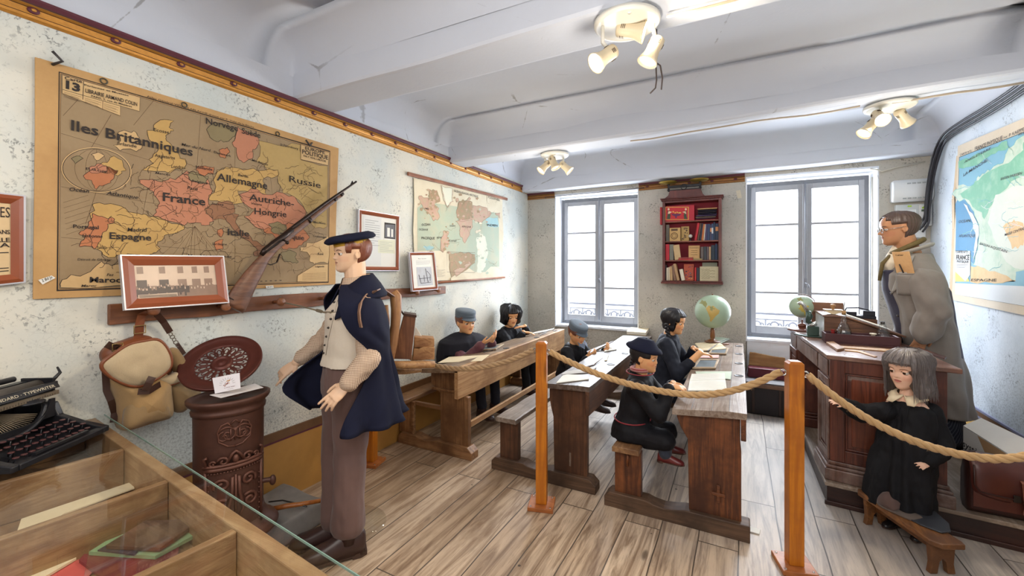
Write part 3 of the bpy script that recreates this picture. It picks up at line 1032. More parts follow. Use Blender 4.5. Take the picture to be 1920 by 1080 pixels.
W.area(c7((610,430),(715,455),(712,520),(612,480)),0,0.004)
for b_,x0,y0,x1,y1,h in(('OCÉAN',120,655,185,652,4.2),('OCÉANIE',100,688,168,690,3.6),('PACIFIQUE',118,754,218,756,4.6),('PLANISPHÈRE',618,446,706,470,3.6),('OCÉAN GLACIAL ARCTIQUE',362,398,568,448,3.8),('ATLANTIQUE',322,772,398,774,3.4),('OCÉAN',330,660,372,660,3.2),('ANTARC',232,748,272,748,3.2),('INDIEN',610,655,690,660,4),('AFRIQUE',420,665,490,668,3),('AMÉR',140,528,176,535,3)):
 a_,b2=c7((x0,y0),(x1,y1))
 W.text(b_,a_[0],a_[1],b2[0],b2[1],h,4,0.005,.006,.1)
for k in range(26):
 rnd=random.Random(k)
 x,y=rnd.uniform(110,690),rnd.uniform(470,980)
 W.line(c7((x,y),(x+rnd.uniform(-50,50),y+rnd.uniform(-40,40)),(x+rnd.uniform(-80,80),y+rnd.uniform(-60,60))),0.0016,7,0.0045,3,k)
pm=W.mb.build('hanging_map',PL)
tag(pm,'faded green and pink planisphere world map hung between two thin wooden rods','map')
ROD=wood('rod_wood',rgb(176,112,76),rgb(132,78,52),'Y',0.5,knots=False)
mb=MB()
mb.strap([at_x(764.5,325.5,0.02),at_x(951,373.5,0.02)],0.032,0.016,(0,0,1))
mb.build('top_rod',ROD,pm,0.004)
mb=MB()
mb.cyl(at_x(779,533,0.022),at_x(946,520,0.022),0.011)
mb.build('bottom_rod',ROD,pm)
W2=WallSheet(0.014,1)
mb=MB()
mb.strap([at_x(845,524,0.022),at_x(905,520.5,0.026),at_x(944,517,0.02)],0.03,0.003,(0,0,1))
mb.build('curled_paper_edge',PL[0],pm)
# ---- physical map of France on the opposite wall
FR=[paper('fr_cream',rgb(214,200,178),rgb(196,176,146),0.4),paper('fr_blue',rgb(120,172,192),rgb(98,156,182),0.4),paper('fr_blue2',rgb(72,136,176),rgb(64,124,166),0.4),paper('fr_green',rgb(106,172,140),rgb(150,194,168),0.8,scale=9),paper('fr_land',rgb(198,208,190),rgb(150,188,162),0.8,scale=6),paper('fr_orange',rgb(214,182,128),rgb(202,156,94),0.7,scale=8),INK,paper('fr_white',rgb(208,212,214),rgb(196,200,202),0.4),paper('fr_pale',rgb(206,210,198),rgb(184,200,184),0.5),plain('fr_yellow',rgb(222,202,98),0.7),plain('fr_river',rgb(92,166,172),0.7)]
W=WallSheet(XR-0.012,-1)
def cE(*p):
 return[(1600+x/2.842,200+y/2.842)for x,y in p]
W.mb.prism([W.P(q,-0.004)for q in((1796,274),(1990,192),(1990,606),(1784,562),(1790,430))][::-1],Vector((-0.004,0,0)),0)
W.area([(1798.5,294.5),(1985,222),(1985,585),(1791,552)],6,0.0008)
W.area([(1799.3,295.3),(1985,223.4),(1985,583.5),(1791.8,551)],1,0.0012)
W.area(cE((560,420),(640,420),(660,470),(560,450)),4,0.0018,3)
W.area(cE((565,290),(640,262),(730,228),(820,180),(830,215),(760,250),(680,300),(600,325),(562,330)),3,0.0018,4,10,0.003,3)
W.area(cE((560,480),(600,500),(650,560),(678,640),(660,760),(640,835),(545,770),(545,520)),2,0.0016,3)
W.area(cE((528,465),(560,440),(640,415),(660,380),(690,355),(740,330),(800,300),(830,220),(880,170),(1000,110),(1095,70),(1095,960),(880,935),(760,910),(640,845),(665,760),(672,640),(645,560),(600,500),(560,500)),4,0.0020,4,10,0.004,5)
W.area(cE((640,415),(700,360),(830,300),(909,230),(909,190),(1095,110),(1095,320),(880,380),(760,480),(700,600),(680,560),(600,490),(560,470)),3,0.0024,4,None,0.003,6)
W.area(cE((760,470),(860,420),(1000,430),(1095,480),(1095,800),(900,870),(820,830),(760,720),(720,620)),8,0.0028,4,None,0.003,7)
W.area(cE((800,640),(860,600),(909,620),(909,740),(850,760)),5,0.0030,4,None,0.003,8)
W.area(cE((628,850),(700,860),(820,900),(880,930),(800,940),(625,935)),5,0.0030,4,None,0.003,9)
W.area(cE((870,880),(1095,860),(1095,990),(870,940)),1,0.0031,3)
W.area(cE((545,940),(1095,965),(1095,1092),(545,1000)),7,0.0032)
W.area(cE((548,768),(626,768),(626,896),(600,930),(548,880)),7,0.0036)
W.area(cE((547,862),(600,880),(622,932),(547,932)),9,0.0034)
W.line(cE((547,768),(610,768),(627,785),(627,930)),0.003,6,0.0040)
W.area(cE((590,515),(640,570),(672,640),(665,740),(640,830),(655,700),(640,620)),7,0.0034,3)
for k in range(60):
 rnd=random.Random(90+k)
 x,y=rnd.uniform(640,1060),rnd.uniform(240,900)
 pts=[(x,y)]
 a=rnd.uniform(0,6.28)
 for j in range(6):
  a+=rnd.uniform(-.7,.7)
  pts.append((pts[-1][0]+14*math.cos(a),pts[-1][1]+12*math.sin(a)))
 W.line(cE(*pts),rnd.choice([0.002,0.003]),rnd.choice([10,10,7,3]),0.0040,2,k)
for b_,x0,y0,x1,y1,h,sh in(('CARTE N°2',572,262,634,240,3.6,0),('FRANCE PHYSIQUE',652,236,800,176,7.5,0),('PAR',808,170,826,163,3,0),('P. KAEPPELIN',836,160,945,114,6,0),('CARTE N°2',551,780,612,781,4,0),('FRANCE',553,815,622,816,9,0),('PHYSIQUE',557,831,619,833,4.6,0),('ANGLETERRE',596,300,740,225,4,.2),('LA MANCHE',590,372,720,290,5.5,.2),('OCÉAN',566,620,628,614,5,.2),('ATLANTIQUE',566,696,656,694,5,.2),('BASSIN PARISIEN',790,392,905,360,5,.2),('BASSIN AQUITAIN',678,735,825,780,5,.2),('MASSIF CENTRAL',812,690,920,655,5,.2),('ESPAGNE',632,930,770,932,5,.1),('BELGIQUE',885,155,960,130,5,.2)):
 a_,b2=cE((x0,y0),(x1,y1))
 W.text(b_,a_[0],a_[1],b2[0],b2[1],h,6,0.0052,.012 if not sh else.004,sh)
for k in range(3):
 a_,b2=cE((555,842+k*7),(615-8*k,843+k*7))
 W.line([a_,b2],0.002,6,0.0046)
fm=W.mb.build('hanging_map',FR)
tag(fm,'bright green and blue physical map of France on the wall behind the teacher','map')
mb=MB()
pts=[(1798,292),(1793,350),(1789,372),(1790,430),(1784,562)]
for a_,b_ in zip(pts[:-1],pts[1:]):
 mb.strap([at_x(a_[0]-2,a_[1],XR-0.006),at_x(b_[0]-2,b_[1],XR-0.009)],0.045,0.003,(0,1,0))
mb.build('torn_linen_edge',paper('linen',rgb(214,190,156),rgb(178,146,106),0.5),fm)
# ---- framed papers
FW=plain('frame_wood',rgb(146,76,44),0.35,var=0.2,scale=6)
SILV=plain('frame_silver',rgb(196,194,200),0.35,0.4,var=0.1)
def picture(label,cat,TL,TR,BR,BL,wpx,draw,under='frame',fw=0.035,dep=0.022,group=None,mats=(),mattmat=None):
 """mitred frame round a sheet; DRAW(sheet builder, map u,v->point)"""
 c=(TL+TR+BR+BL)/4
 n=(TR-TL).cross(TL-BL)
 n.normalize()
 if n.dot(O-c)<0:
  n=-n
 root=thing('framed_picture',label,cat,(BL+BR)/2,group)
 def inset(d):
  out=[]
  P=[TL,TR,BR,BL]
  for i in range(4):
   p,a,b=P[i],P[i-1],P[(i+1)%4]
   out.append(p+(a-p).normalized()*d+(b-p).normalized()*d)
  return out
 o0,o1,o2=[TL,TR,BR,BL],inset(0.006),inset(fw)
 mb=MB()
 for i in range(4):
  j=(i+1)%4
  mb.add([o0[i],o0[j],o0[j]+n*dep,o0[i]+n*dep],[(0,1,2,3)],1)
  mb.add([o0[i]+n*dep,o0[j]+n*dep,o1[j]+n*dep,o1[i]+n*dep],[(0,1,2,3)],1)
  mid=[o1[k]+(o2[k]-o1[k])*0.4+n*(dep+0.006)for k in(i,j)]
  mb.add([o1[i]+n*dep,o1[j]+n*dep,mid[1],mid[0]],[(0,1,2,3)],0)
  mb.add([mid[0],mid[1],o2[j]+n*(dep-0.006),o2[i]+n*(dep-0.006)],[(0,1,2,3)],0)
 mb.poly(o0,1)
 mb.build('frame_border',[FW,SILV],root)
 mb=MB()
 q=inset(fw-0.002)
 mb.poly([p+n*(dep-0.009)for p in q],0)
 def uv(u,v,lift=0.0):
  a=q[0].lerp(q[1],u)
  b=q[3].lerp(q[2],u)
  return a.lerp(b,v)+n*(dep-0.009+lift)
 draw(mb,uv,n)
 mb.build('printed_sheet',[mattmat or WHITEP,INK]+list(mats),root)
 return root
def lines(mb,uv,n,rows,u0,u1,v0,v1,mat=1,seed=1,w=0.25):
 rnd=random.Random(seed)
 for k in range(rows):
  v=v0+(v1-v0)*(k+.5)/rows
  e=u1-(u1-u0)*rnd.choice([0,0,0,.1,.35])
  h=(v1-v0)/rows*w
  mb.poly([uv(u0,v-h,.0015),uv(e,v-h,.0015),uv(e,v+h,.0015),uv(u0,v+h,.0015)],mat)
SEPIA=[plain('sepia_light',rgb(206,180,156),0.35,var=0.15),plain('sepia_mid',rgb(140,112,94),0.35,var=0.3),plain('sepia_dark',rgb(74,58,52),0.35,var=0.4)]
def d_photo(mb,uv,n):
 rnd=random.Random(5)
 mb.poly([uv(0,.62,.001),uv(1,.66,.001),uv(1,1,.001),uv(0,1,.001)],3)
 for u in(.03,.28,.5,.68,.84):
  mb.poly([uv(u,.06,.001),uv(u+.07,.05,.001),uv(u+.07,.26,.001),uv(u,.26,.001)],3)
  mb.poly([uv(u-.01,.45,.0012),uv(u+.1,.45,.0012),uv(u+.1,.72,.0012),uv(u-.01,.72,.0012)],4 if u<.4 else 3)
 for k in range(46):
  u=.02+k/46*.94
  v=.62+rnd.uniform(0,.14)
  w=.012
  mt=4 if u<.62 else 3
  mb.poly([uv(u-w,v+.22,.002),uv(u-w,v+.03,.002),uv(u,v,.002),uv(u+w,v+.03,.002),uv(u+w,v+.22,.002)],mt)
  mb.poly([uv(u-.006,v-.05,.0022),uv(u+.006,v-.05,.0022),uv(u+.007,v+.01,.0022),uv(u-.007,v+.01,.0022)],2 if k%2 else 3)
 mb.poly([uv(.02,.88,.003),uv(.47,.86,.003),uv(.47,.96,.003),uv(.02,.985,.003)],0)
 lines(mb,lambda u,v,l=0:uv(u,v,l+.002),n,3,.03,.46,.89,.965,1,2)
x_b,x_t=0.100,0.052
picture('orange-brown wooden frame with a sepia street photograph, propped on the peg rail','framed photograph',at_x(221,479,x_t),at_x(416,481,x_t),at_x(426,569,x_b),at_x(230,583,x_b),0,d_photo,fw=0.05,mats=SEPIA,mattmat=SEPIA[0])
def d_notice(mb,uv,n):
 for b_,u0,u1,v,h,bo in(('AFFICHES',.42,.985,.2,.040,.0),('AUX HABITANS',.42,.985,.43,.016,.02),('DE LA VILLE',.42,.985,.54,.016,.02),('SERA',.62,.985,.61,.016,.02)):
  text_on(mb,b_,uv(u0,v,0),uv(u1,v,0),h,n,1,bo,0,.002)
 lines(mb,uv,n,3,.4,.97,.66,.82,1,3,.12)
 lines(mb,uv,n,2,.4,.97,.88,.96,1,4,.15)
OLDP=paper('old_paper',rgb(226,196,150),rgb(196,160,110),0.5)
picture('brown wooden frame with a printed notice, beside the Europe map','framed notice',at_x(-190,340,0.004),at_x(45,367,0.004),at_x(45,530,0.004),at_x(-190,556,0.004),0,d_notice,fw=0.04,mattmat=OLDP)
def d_doc(mb,uv,n):
 mb.poly([uv(.05,.03,.0008),uv(.55,.03,.0008),uv(.55,.97,.0008),uv(.05,.97,.0008)],3)
 lines(mb,uv,n,12,.1,.5,.08,.6,2,9,.1)
 mb.poly([uv(.64,.1,.001),uv(.97,.1,.001),uv(.97,.42,.001),uv(.64,.42,.001)],1)
 mb.poly([uv(.66,.14,.0014),uv(.95,.12,.0014),uv(.95,.4,.0014),uv(.66,.4,.0014)],4)
 mb.poly([uv(.72,.2,.0018),uv(.80,.2,.0018),uv(.80,.38,.0018),uv(.72,.38,.0018)],0)
 mb.poly([uv(.84,.22,.0018),uv(.90,.22,.0018),uv(.90,.38,.0018),uv(.84,.38,.0018)],0)
 mb.poly([uv(.46,.46,.001),uv(.96,.44,.001),uv(.96,.72,.001),uv(.46,.72,.001)],5)
 lines(mb,uv,n,8,.5,.92,.48,.70,2,11,.08)
GREYI=plain('grey_print',rgb(150,150,150),0.6,var=0.2)
picture('tall brown frame with typed papers and a small photograph, beyond the sailor cap','framed papers',at_x(669,392,0.004),at_x(746,405,0.004),at_x(745,508,0.004),at_x(668,508,0.004),0,d_doc,fw=0.034,mats=[GREYI,plain('doc_white',rgb(222,222,218),.6,var=.03),plain('doc_grey',rgb(96,96,104),.6),plain('doc_cream',rgb(222,222,196),.6,var=.04)])
def d_small(mb,uv,n):
 text_on(mb,'Bon-bottel',uv(.32,.13,0),uv(.68,.13,0),.008,n,1,0,0,.001)
 lines(mb,uv,n,4,.2,.85,.17,.3,2,4,.1)
 mb.poly([uv(.2,.37,.001),uv(.88,.37,.001),uv(.88,.94,.001),uv(.2,.94,.001)],3)
 for a,b in(((.28,.6),(.34,.86)),((.34,.86),(.8,.84)),((.5,.62),(.5,.82)),((.6,.42),(.66,.84)),((.66,.5),(.8,.62)),((.8,.62),(.76,.8)),((.28,.72),(.8,.7))):
  p,q=uv(a[0],a[1],.002),uv(b[0],b[1],.002)
  mb.tube([p,q],0.0022,4,4)
picture('small brown frame with a grey drawing, leaning on the peg rail below the planisphere','framed drawing',at_x(764,473.5,0.04),at_x(811,473,0.04),at_x(818.5,543,0.085),at_x(770,547,0.085),0,d_small,fw=0.026,mats=[GREYI,plain('draw_grey',rgb(186,188,192),.6),plain('draw_line',rgb(86,84,92),.6)])
# ---- peg rail
RAILW=wood('peg_rail_wood',rgb(152,96,58),rgb(104,60,36),'Y',0.5,worn=rgb(122,72,40))
a0,a1=at_x(205,571,0.026),at_x(205,610,0.026)
b0,b1=at_x(836,536.5,0.026),at_x(836,550.5,0.026)
rl=thing('peg_rail','long brown wooden coat rail with round pegs along the papered wall','coat rail',(0.013,(a0 .y+b0 .y)/2,a1 .z))
mb=MB()
poly=[a1,a0]
for k in range(1,12):
 p=a0 .lerp(b0,k/12)
 poly.append(p+V(0,0,0.004*math.sin(k*1.7)))
poly+=[b0,b1]
for k in range(11,0,-1):
 p=a1 .lerp(b1,k/12)
 poly.append(p+V(0,0,0.005*math.sin(k*2.3)))
poly=[V(0.001,p.y,p.z)for p in poly]
mb.prism(poly,V(0.025,0,0))
mb.build('rail_board',RAILW,rl,0.004)
PEGW=wood('peg_wood',rgb(172,112,70),rgb(120,70,42),'X',0.45,knots=False)
PEGS=[(289,584),(425,576),(528,568),(613.5,561),(783.5,549.5),(823,544.5)]
for q in PEGS:
 p=at_x(q[0],q[1],0.1)
 mb=MB()
 mb.lathe([(0.011,0.026),(0.010,0.05),(0.012,0.07),(0.022,0.082),(0.027,0.092),(0.026,0.101),(0.018,0.107),(0.0,0.109)],(0,p.y,p.z),(1,0,0.06),18)
 mb.build('peg',PEGW,rl)
 # ================================================================ SCHOOL DESKS
def desk_wood(nm,base,dark,top,topd):
 return(wood(nm+'_y',base,dark,'Y',0.5,worn=sc(dark,.8)),wood(nm+'_z',base,dark,'Z',0.5,worn=sc(dark,.7)),wood(nm+'_x',base,dark,'X',0.55),wood(nm+'_top',top,topd,'Y',0.42,worn=sc(topd,.75),knots=False))
WD1=desk_wood('desk_pale',rgb(176,132,90),rgb(110,74,46),rgb(172,150,124),rgb(120,94,72))
WD2=desk_wood('desk_brown',rgb(118,78,52),rgb(68,42,28),rgb(126,114,106),rgb(80,64,54))
WD3=desk_wood('desk_russet',rgb(150,88,46),rgb(74,38,20),rgb(178,162,148),rgb(122,100,84))
APRON1=wood('desk_apron_pale',rgb(206,166,120),rgb(160,116,76),'Y',0.5)
FOOT=wood('desk_foot',rgb(112,84,62),rgb(72,52,38),'X',0.6,knots=False)
SEATG=wood('bench_grey',rgb(170,158,146),rgb(118,100,86),'Y',0.5,worn=rgb(96,78,64))
SEATB=wood('bench_brown',rgb(172,132,90),rgb(118,80,50),'Y',0.5,worn=rgb(92,62,42))
INKH=plain('ink_hole',rgb(30,26,26),0.5)
def desk(label,W,rx0,rx1,bx0,bx1,tx0,tx1,zl,zr,lx0,lx1,y0,y1,apron,apron_m,seat_m,seat_z=0.40,yr=None,peg=0):
 """bench and writing desk on two shared floor runners; near end y0, far end y1"""
 wy,wz,wx,wt=W
 yr=y0+0.04 if yr is None else yr
 root=thing('school_desk',label,'school desk',((rx0+rx1)/2,(y0+y1)/2,0),'school desks with attached benches')
 L=y1-y0
 mb=MB()
 th=0.032
 xs=tx1-0.085
 zs=zr
 n=18
 rnd=random.Random(int(tx0*100))
 rings=[]
 for i in range(n+1):
  y=y0+L*i/n
  e=0.004*rnd.uniform(-1,1)
  rings.append([V(tx0+e,y,zl-th),V(tx1+e*.5,y,zr-th),V(tx1+e*.5,y,zr),V(xs,y,zs),V(tx0+e,y,zl)])
 mb.loft(rings,0,False)
 for x in(tx0+(xs-tx0)*.34,tx0+(xs-tx0)*.7,xs):
  zz=zl+(zs-zl)*(x-tx0)/(xs-tx0)+0.0006
  mb.bx(x-0.0016,x+0.0016,y0+0.002,y1-0.002,zz-0.002,zz,1)
 mb.build('desktop',[wt,INKH],root,0.006)
 mb=MB()
 ax=tx1-0.03
 poly=[V(ax,y0,zr-th),V(ax,y0,zr-apron),V(ax,y0+.25,zr-apron-.004),V(ax,y1-.02,zr-apron+.01),V(ax,y1-.02,zr-th)]
 if apron_m is not wy:
  poly=[V(ax,y0,zr+.002),V(ax,y0,zr-apron)]+poly[2:4]+[V(ax,y1-.02,zr+.002)]
  mb.prism(poly,V(0.034,0,0))
 else:
  mb.prism(poly,V(0.026,0,0))
 mb.build('front_board',apron_m,root,0.004)
 mb=MB()
 mb.bx(tx0+.04,ax-.002,y0+.08,y1-.08,zr-apron+.015,zr-apron+.035)
 mb.build('book_shelf',wy,root,0.003)
 for e,y in((0,yr),(1,y1-0.16)):
  mb=MB()
  zt=zl-th
  zn=zr-apron-0.03
  hx0,hx1=tx0+.018,ax-.002
  zk=zl+(zr-zl)-th
  poly=[V(lx0,y,0.09),V(lx1,y,0.09),V(lx1,y,zn-.05),V(min(lx1+.012,hx1),y,zn+.0),V(hx1,y,zn+.06),V(hx1,y,zk-.003),V(hx0,y,zt-.001),V(hx0,y,zn+.09),V(hx0+(lx0-hx0)*.35,y,zn+.03),V(lx0-.006,y,zn-.03)]
  if lx1>hx1+.02:
   poly=[V(lx0,y,0.09),V(lx1,y,0.09),V(lx1,y,zr-apron-.01),V(hx1,y,zr-apron+.0),V(hx1,y,zk-.003),V(hx0,y,zt-.001),V(hx0,y,zn+.09),V(lx0-.006,y,zn+.02)]
  mb.prism(poly,V(0,0.042,0))
  leg=mb.build('leg',wz,root,0.004)
  if peg and e==0:
   mb=MB()
   xm=(lx0+lx1)/2+(.02 if peg==2 else 0)
   if peg==2:
    mb.bx(xm-.009,xm+.009,y-.012,y+.002,.17,.27,0)
    mb.bx(xm-.034,xm+.034,y-.018,y-.008,.212,.228,0)
    mb.build('wedged_tenon',wx,leg,0.003)
   else:
    mb.bx(xm-.006,xm+.006,y-.003,y+.002,.14,.23,0)
    mb.build('wedged_tenon',SEATG,leg)
  mb=MB()
  yy=y-.03
  mid=(bx1+lx0)/2
  poly=[V(rx0,yy,0.0),V(rx1,yy,0.0),V(rx1,yy,.055 if peg!=2 else.085),V(rx1-.04 if peg!=2 else rx1-.004,yy,.092),V(lx0-.02,yy,.092),V(mid+.06,yy,.080),V(mid,yy,.072),V(mid-.06,yy,.080),V(bx1+.04,yy,.092),V(rx0+.03,yy,.092),V(rx0,yy,.06)]
  mb.prism(poly,V(0,0.10,0))
  mb.build('floor_runner',FOOT if peg else wx,root,0.005)
  mb=MB()
  c0,c1=bx0+.006,bx1-.012
  if e==0 and peg==2:
   c0,c1=bx0+.004,bx1+.004
  mb.prism([V(c0,y-.004,.09),V(c1,y-.004,.09),V(c1,y-.004,seat_z-.034),V(c0,y-.004,seat_z-.034)],V(0,.05,0))
  bl=mb.build('bench_leg',wz,root,0.004)
  if e==0 and peg==2:
   mb=MB()
   mb.tube([V((c0+c1)/2,y-.008,.345),V((c0+c1)/2+.004,y-.022,.335),V((c0+c1)/2,y-.014,.27)],.008,8)
   mb.build('wooden_pin',wx,bl)
 mb=MB()
 rings=[]
 n=16
 for i in range(n+1):
  y=y0-0.01+(y1-y0)*i/n
  e=0.006*rnd.uniform(-1,1)
  e2=0.006*rnd.uniform(-1,1)
  rings.append([V(bx0+e,y,seat_z-.034),V(bx1+e2,y,seat_z-.034),V(bx1+e2,y,seat_z-.004),V(bx1+e2-.008,y,seat_z),V(bx0+e+.008,y,seat_z),V(bx0+e,y,seat_z-.004)])
 mb.loft(rings,0,False)
 mb.build('bench_seat',seat_m,root,0.003)
 return root
D1=desk('long school desk with a pale broad front board, against the papered wall',WD1,.03,.77,.012,.17,.34,.69,.672,.715,.455,.72,2.66,4.92,.235,APRON1,SEATB,yr=2.76)
mb=MB()
mb.bx(.17,.20,2.74,2.78,.335,.365)
mb.bx(.20,.46,2.755,2.785,.335,.365)
mb.bx(.165,.185,2.745,2.775,.09,.335)
mb.build('footrest_bracket',WD1[2],D1,0.003)
mb=MB()
mb.bx(.70,.724,2.80,4.76,.23,.275)
mb.build('stretcher',APRON1,D1,0.003)
D2=desk('middle school desk in dark brown wood with pale inkwell strip',WD2,.961,1.748,1.015,1.18,1.395,1.715,.688,.704,1.447,1.683,2.69,4.95,.19,WD2[0],SEATG,yr=2.735,peg=1)
D3=desk('russet school desk beside the teacher desk, with a cross-shaped peg in its leg',WD3,1.829,2.627,1.885,2.045,2.235,2.612,.672,.704,2.318,2.585,2.60,4.93,.15,WD3[0],SEATB,seat_z=.395,yr=2.655,peg=2)
mb=MB()
mb.prism([at_z(1406,998,.001),at_z(1424,1003,.001),at_z(1426,994,.001),at_z(1405,988,.001)],V(0,0,.006))
tag(mb.build('paper_wad',WHITEP),'small folded white paper under the russet desk runner','paper')
for root,pts,z in((D1,((1003,632.5),(947,653),(1036,620)),.716),(D2,((1131,681.5),(1155,661),(1174,644.5),(1189,631)),.705),(D3,((1372,680),(1370,662.5),(1380,704),(1372,648)),.705)):
 for q in pts:
  p=at_z(q[0],q[1],z)
  if root is D2:
   p.x=1.668
  elif root is D3:
   p.x=2.572
  else:
   p.x=.642
  mb=MB()
  mb.lathe([(0.03,-.002),(.031,.0022),(.027,.003),(.024,.001),(.0,.001)],(p.x,p.y,z-.0005),n=20)
  mb.build('inkwell_hole',INKH,root)
  # ---------------------------------------------------------------- papers, slates and pens on the desks
def top_z(D,x):
 tx0,tx1,zl,zr={id(D1):(.34,.69,.672,.715),id(D2):(1.395,1.715,.688,.704),id(D3):(2.235,2.612,.672,.704)}[id(D)]
 xs=tx1-.085
 k=max(0.0,(x-tx0)/(xs-tx0))
 return min(zr,zl+(zr-zl)*k)
def on_desk(D,q,lift=0.0):
 z=.69
 for _ in range(4):
  p=at_z(q[0],q[1],z+lift+.004)
  z=top_z(D,p.x)
 return at_z(q[0],q[1],z+lift+.004)
def sheet(D,px,name,label,cat,col,th=.002,lift=0.0,group=None,ruled=0,fold=None,lines_m=None):
 pts=[on_desk(D,q,lift)for q in px]
 mb=MB()
 n=(pts[1]-pts[0]).cross(pts[2]-pts[1])
 if n.z<0:
  pts=pts[::-1]
 mb.prism(pts,V(0,0,th),0)
 if ruled:
  a,b,c_,d=pts[:4]
  for k in range(ruled):
   f=(k+.6)/(ruled+.4)
   p,q=a.lerp(d,f).lerp(b.lerp(c_,f),.08),a.lerp(d,f).lerp(b.lerp(c_,f),.92)
   e=(d-a).normalized()*.0014
   up=V(0,0,th+.0006)
   mb.poly([p-e+up,q-e+up,q+e+up,p+e+up],1)
 o=mb.build(name,[col,INKS])
 return tag(o,label,cat,group)
PAPW=paper('sheet_white',rgb(232,230,220),rgb(208,202,186),.4)
PAPC=paper('sheet_cream',rgb(226,208,172),rgb(204,178,132),.4)
PAPG=paper('sheet_green',rgb(196,208,190),rgb(172,184,166),.4)
PAPT=paper('sheet_buff',rgb(230,214,180),rgb(204,180,140),.4)
PAPP=paper('sheet_pink',rgb(226,178,168),rgb(206,150,140),.4)
SLATE=plain('slate_grey',rgb(92,102,108),.55,var=.25,scale=30)
SLFR=wood('slate_frame',rgb(206,186,156),rgb(168,142,110),'X',.5,knots=False)
PENB=plain('pen_black',rgb(40,34,32),.45)
PENW=wood('pen_wood',rgb(150,98,60),rgb(104,66,40),'Y',.4,knots=False)
def slate(D,px,label,lift=0.0):
 """wooden-framed writing slate lying flat; px = four corners"""
 pts=[on_desk(D,q,lift)for q in px]
 if(pts[1]-pts[0]).cross(pts[2]-pts[1]).z<0:
  pts=pts[::-1]
 c=sum(pts,Vector())/4
 root=thing('writing_slate',label,'slate',c,'writing slates on the desks')
 ins=[p+(c-p)*.2 for p in pts]
 mb=MB()
 for i in range(4):
  j=(i+1)%4
  mb.prism([pts[i],pts[j],ins[j],ins[i]],V(0,0,.012))
 mb.build('slate_border',SLFR,root,.002)
 mb=MB()
 mb.prism([p+V(0,0,.002)for p in ins],V(0,0,.005))
 mb.build('slate_panel',SLATE,root)
def pen(D,a,b,label,m=None,r=.0042,lift=.004):
 p,q=on_desk(D,a,lift),on_desk(D,b,lift)
 mb=MB()
 d=(q-p).normalized()
 mb.tube([p,p+d*.012,p+d*.02,p.lerp(q,.7),q],[.0008,.002,r,r,r*.6],8)
 tag(mb.build('dip_pen',m or PENB),label,'pen','dip pens lying on the desks')
sheet(D1,[(820,681),(842,669.5),(918,665.5),(903,677)],'paper_sheet','large cream paper on the near end of the pale front-board desk','paper',PAPT,lift=.004)
slate(D1,[(884,658.5),(900,652),(945,646.5),(930,656.5)],'grey slate lying on the pale desk before the boy in the cape')
sheet(D1,[(992,627),(1003,623),(1040,615.5),(1032,619.5)],'paper_sheet','white paper in front of the black-haired child','paper',PAPW)
pen(D1,(1008,626),(1038,617.5),'dark pen on paper before the black-haired child')
pen(D1,(1012,628.5),(1026,622),'short dark pen beside the inkwell of the black-haired child')
pen(D1,(905,661),(936,653),'pen beside the slate on the pale desk')
sheet(D2,[(1043,719),(1055,705),(1064,703),(1104,704.5),(1104,712)],'open_notebook','open ruled copybook on the near end of the middle desk','notebook',PAPW,.005,0,None,0)
sheet(D2,[(1052,703),(1060,697),(1119,688),(1113,698)],'paper_sheet','grey printed sheet in front of the small boy with a cap','paper',paper('sheet_grey',rgb(188,184,176),rgb(160,152,142),.5),.003)
pen(D2,(1106,700),(1117,690),'slim pen lying over the copybook on the middle desk')
mb=MB()
a,b=on_desk(D2,(1090,691)),on_desk(D2,(1114,683.5))
mb.tube([a,a.lerp(b,.2),a.lerp(b,.8),b],[.004,.012,.014,.010],10,squash=.5)
mb.tube([b,on_desk(D2,(1130,671),.01)],[.005,.002],8)
tag(mb.build('feather_duster',wood('pencase_wood',rgb(122,84,60),rgb(76,50,36),'X',.5,knots=False)),'dark wooden pen-wiper with a thin handle on the middle desk','pen wiper')
mb=MB()
p=[on_desk(D2,q)for q in((1133,676.5),(1136,666),(1141,665.5),(1138,676.5))]
mb.prism(p[::-1]if(p[1]-p[0]).cross(p[2]-p[1]).z<0 else p,V(0,0,.004))
tag(mb.build('ruler',PAPC),'short pale ruler on the inkwell strip of the middle desk','ruler')
sheet(D2,[(1133,660),(1137,653),(1157,647),(1156,656)],'open_notebook','white copybook open beyond the held slate on the middle desk','notebook',PAPW,.006)
mb=MB()
p=[on_desk(D2,q,.0)for q in((1175,626.5),(1183,618.5),(1217,620.5),(1211,629.5))]
if(p[1]-p[0]).cross(p[2]-p[1]).z<0:
 p=p[::-1]
mb.prism(p,V(0,0,.006),1)
mb.prism([q+V(0,0,.006)for q in p],V(0,0,.022),0)
mb.prism([q+V(0,0,.028)for q in p],V(0,0,.005),1)
tag(mb.build('closed_book',[PAPW,PAPT]),'thick pale book at the far end of the middle desk under the window','book')
nb=thing('open_notebook','large open copybook with written pages on the near part of the russet desk','notebook',on_desk(D3,(1325,715)))
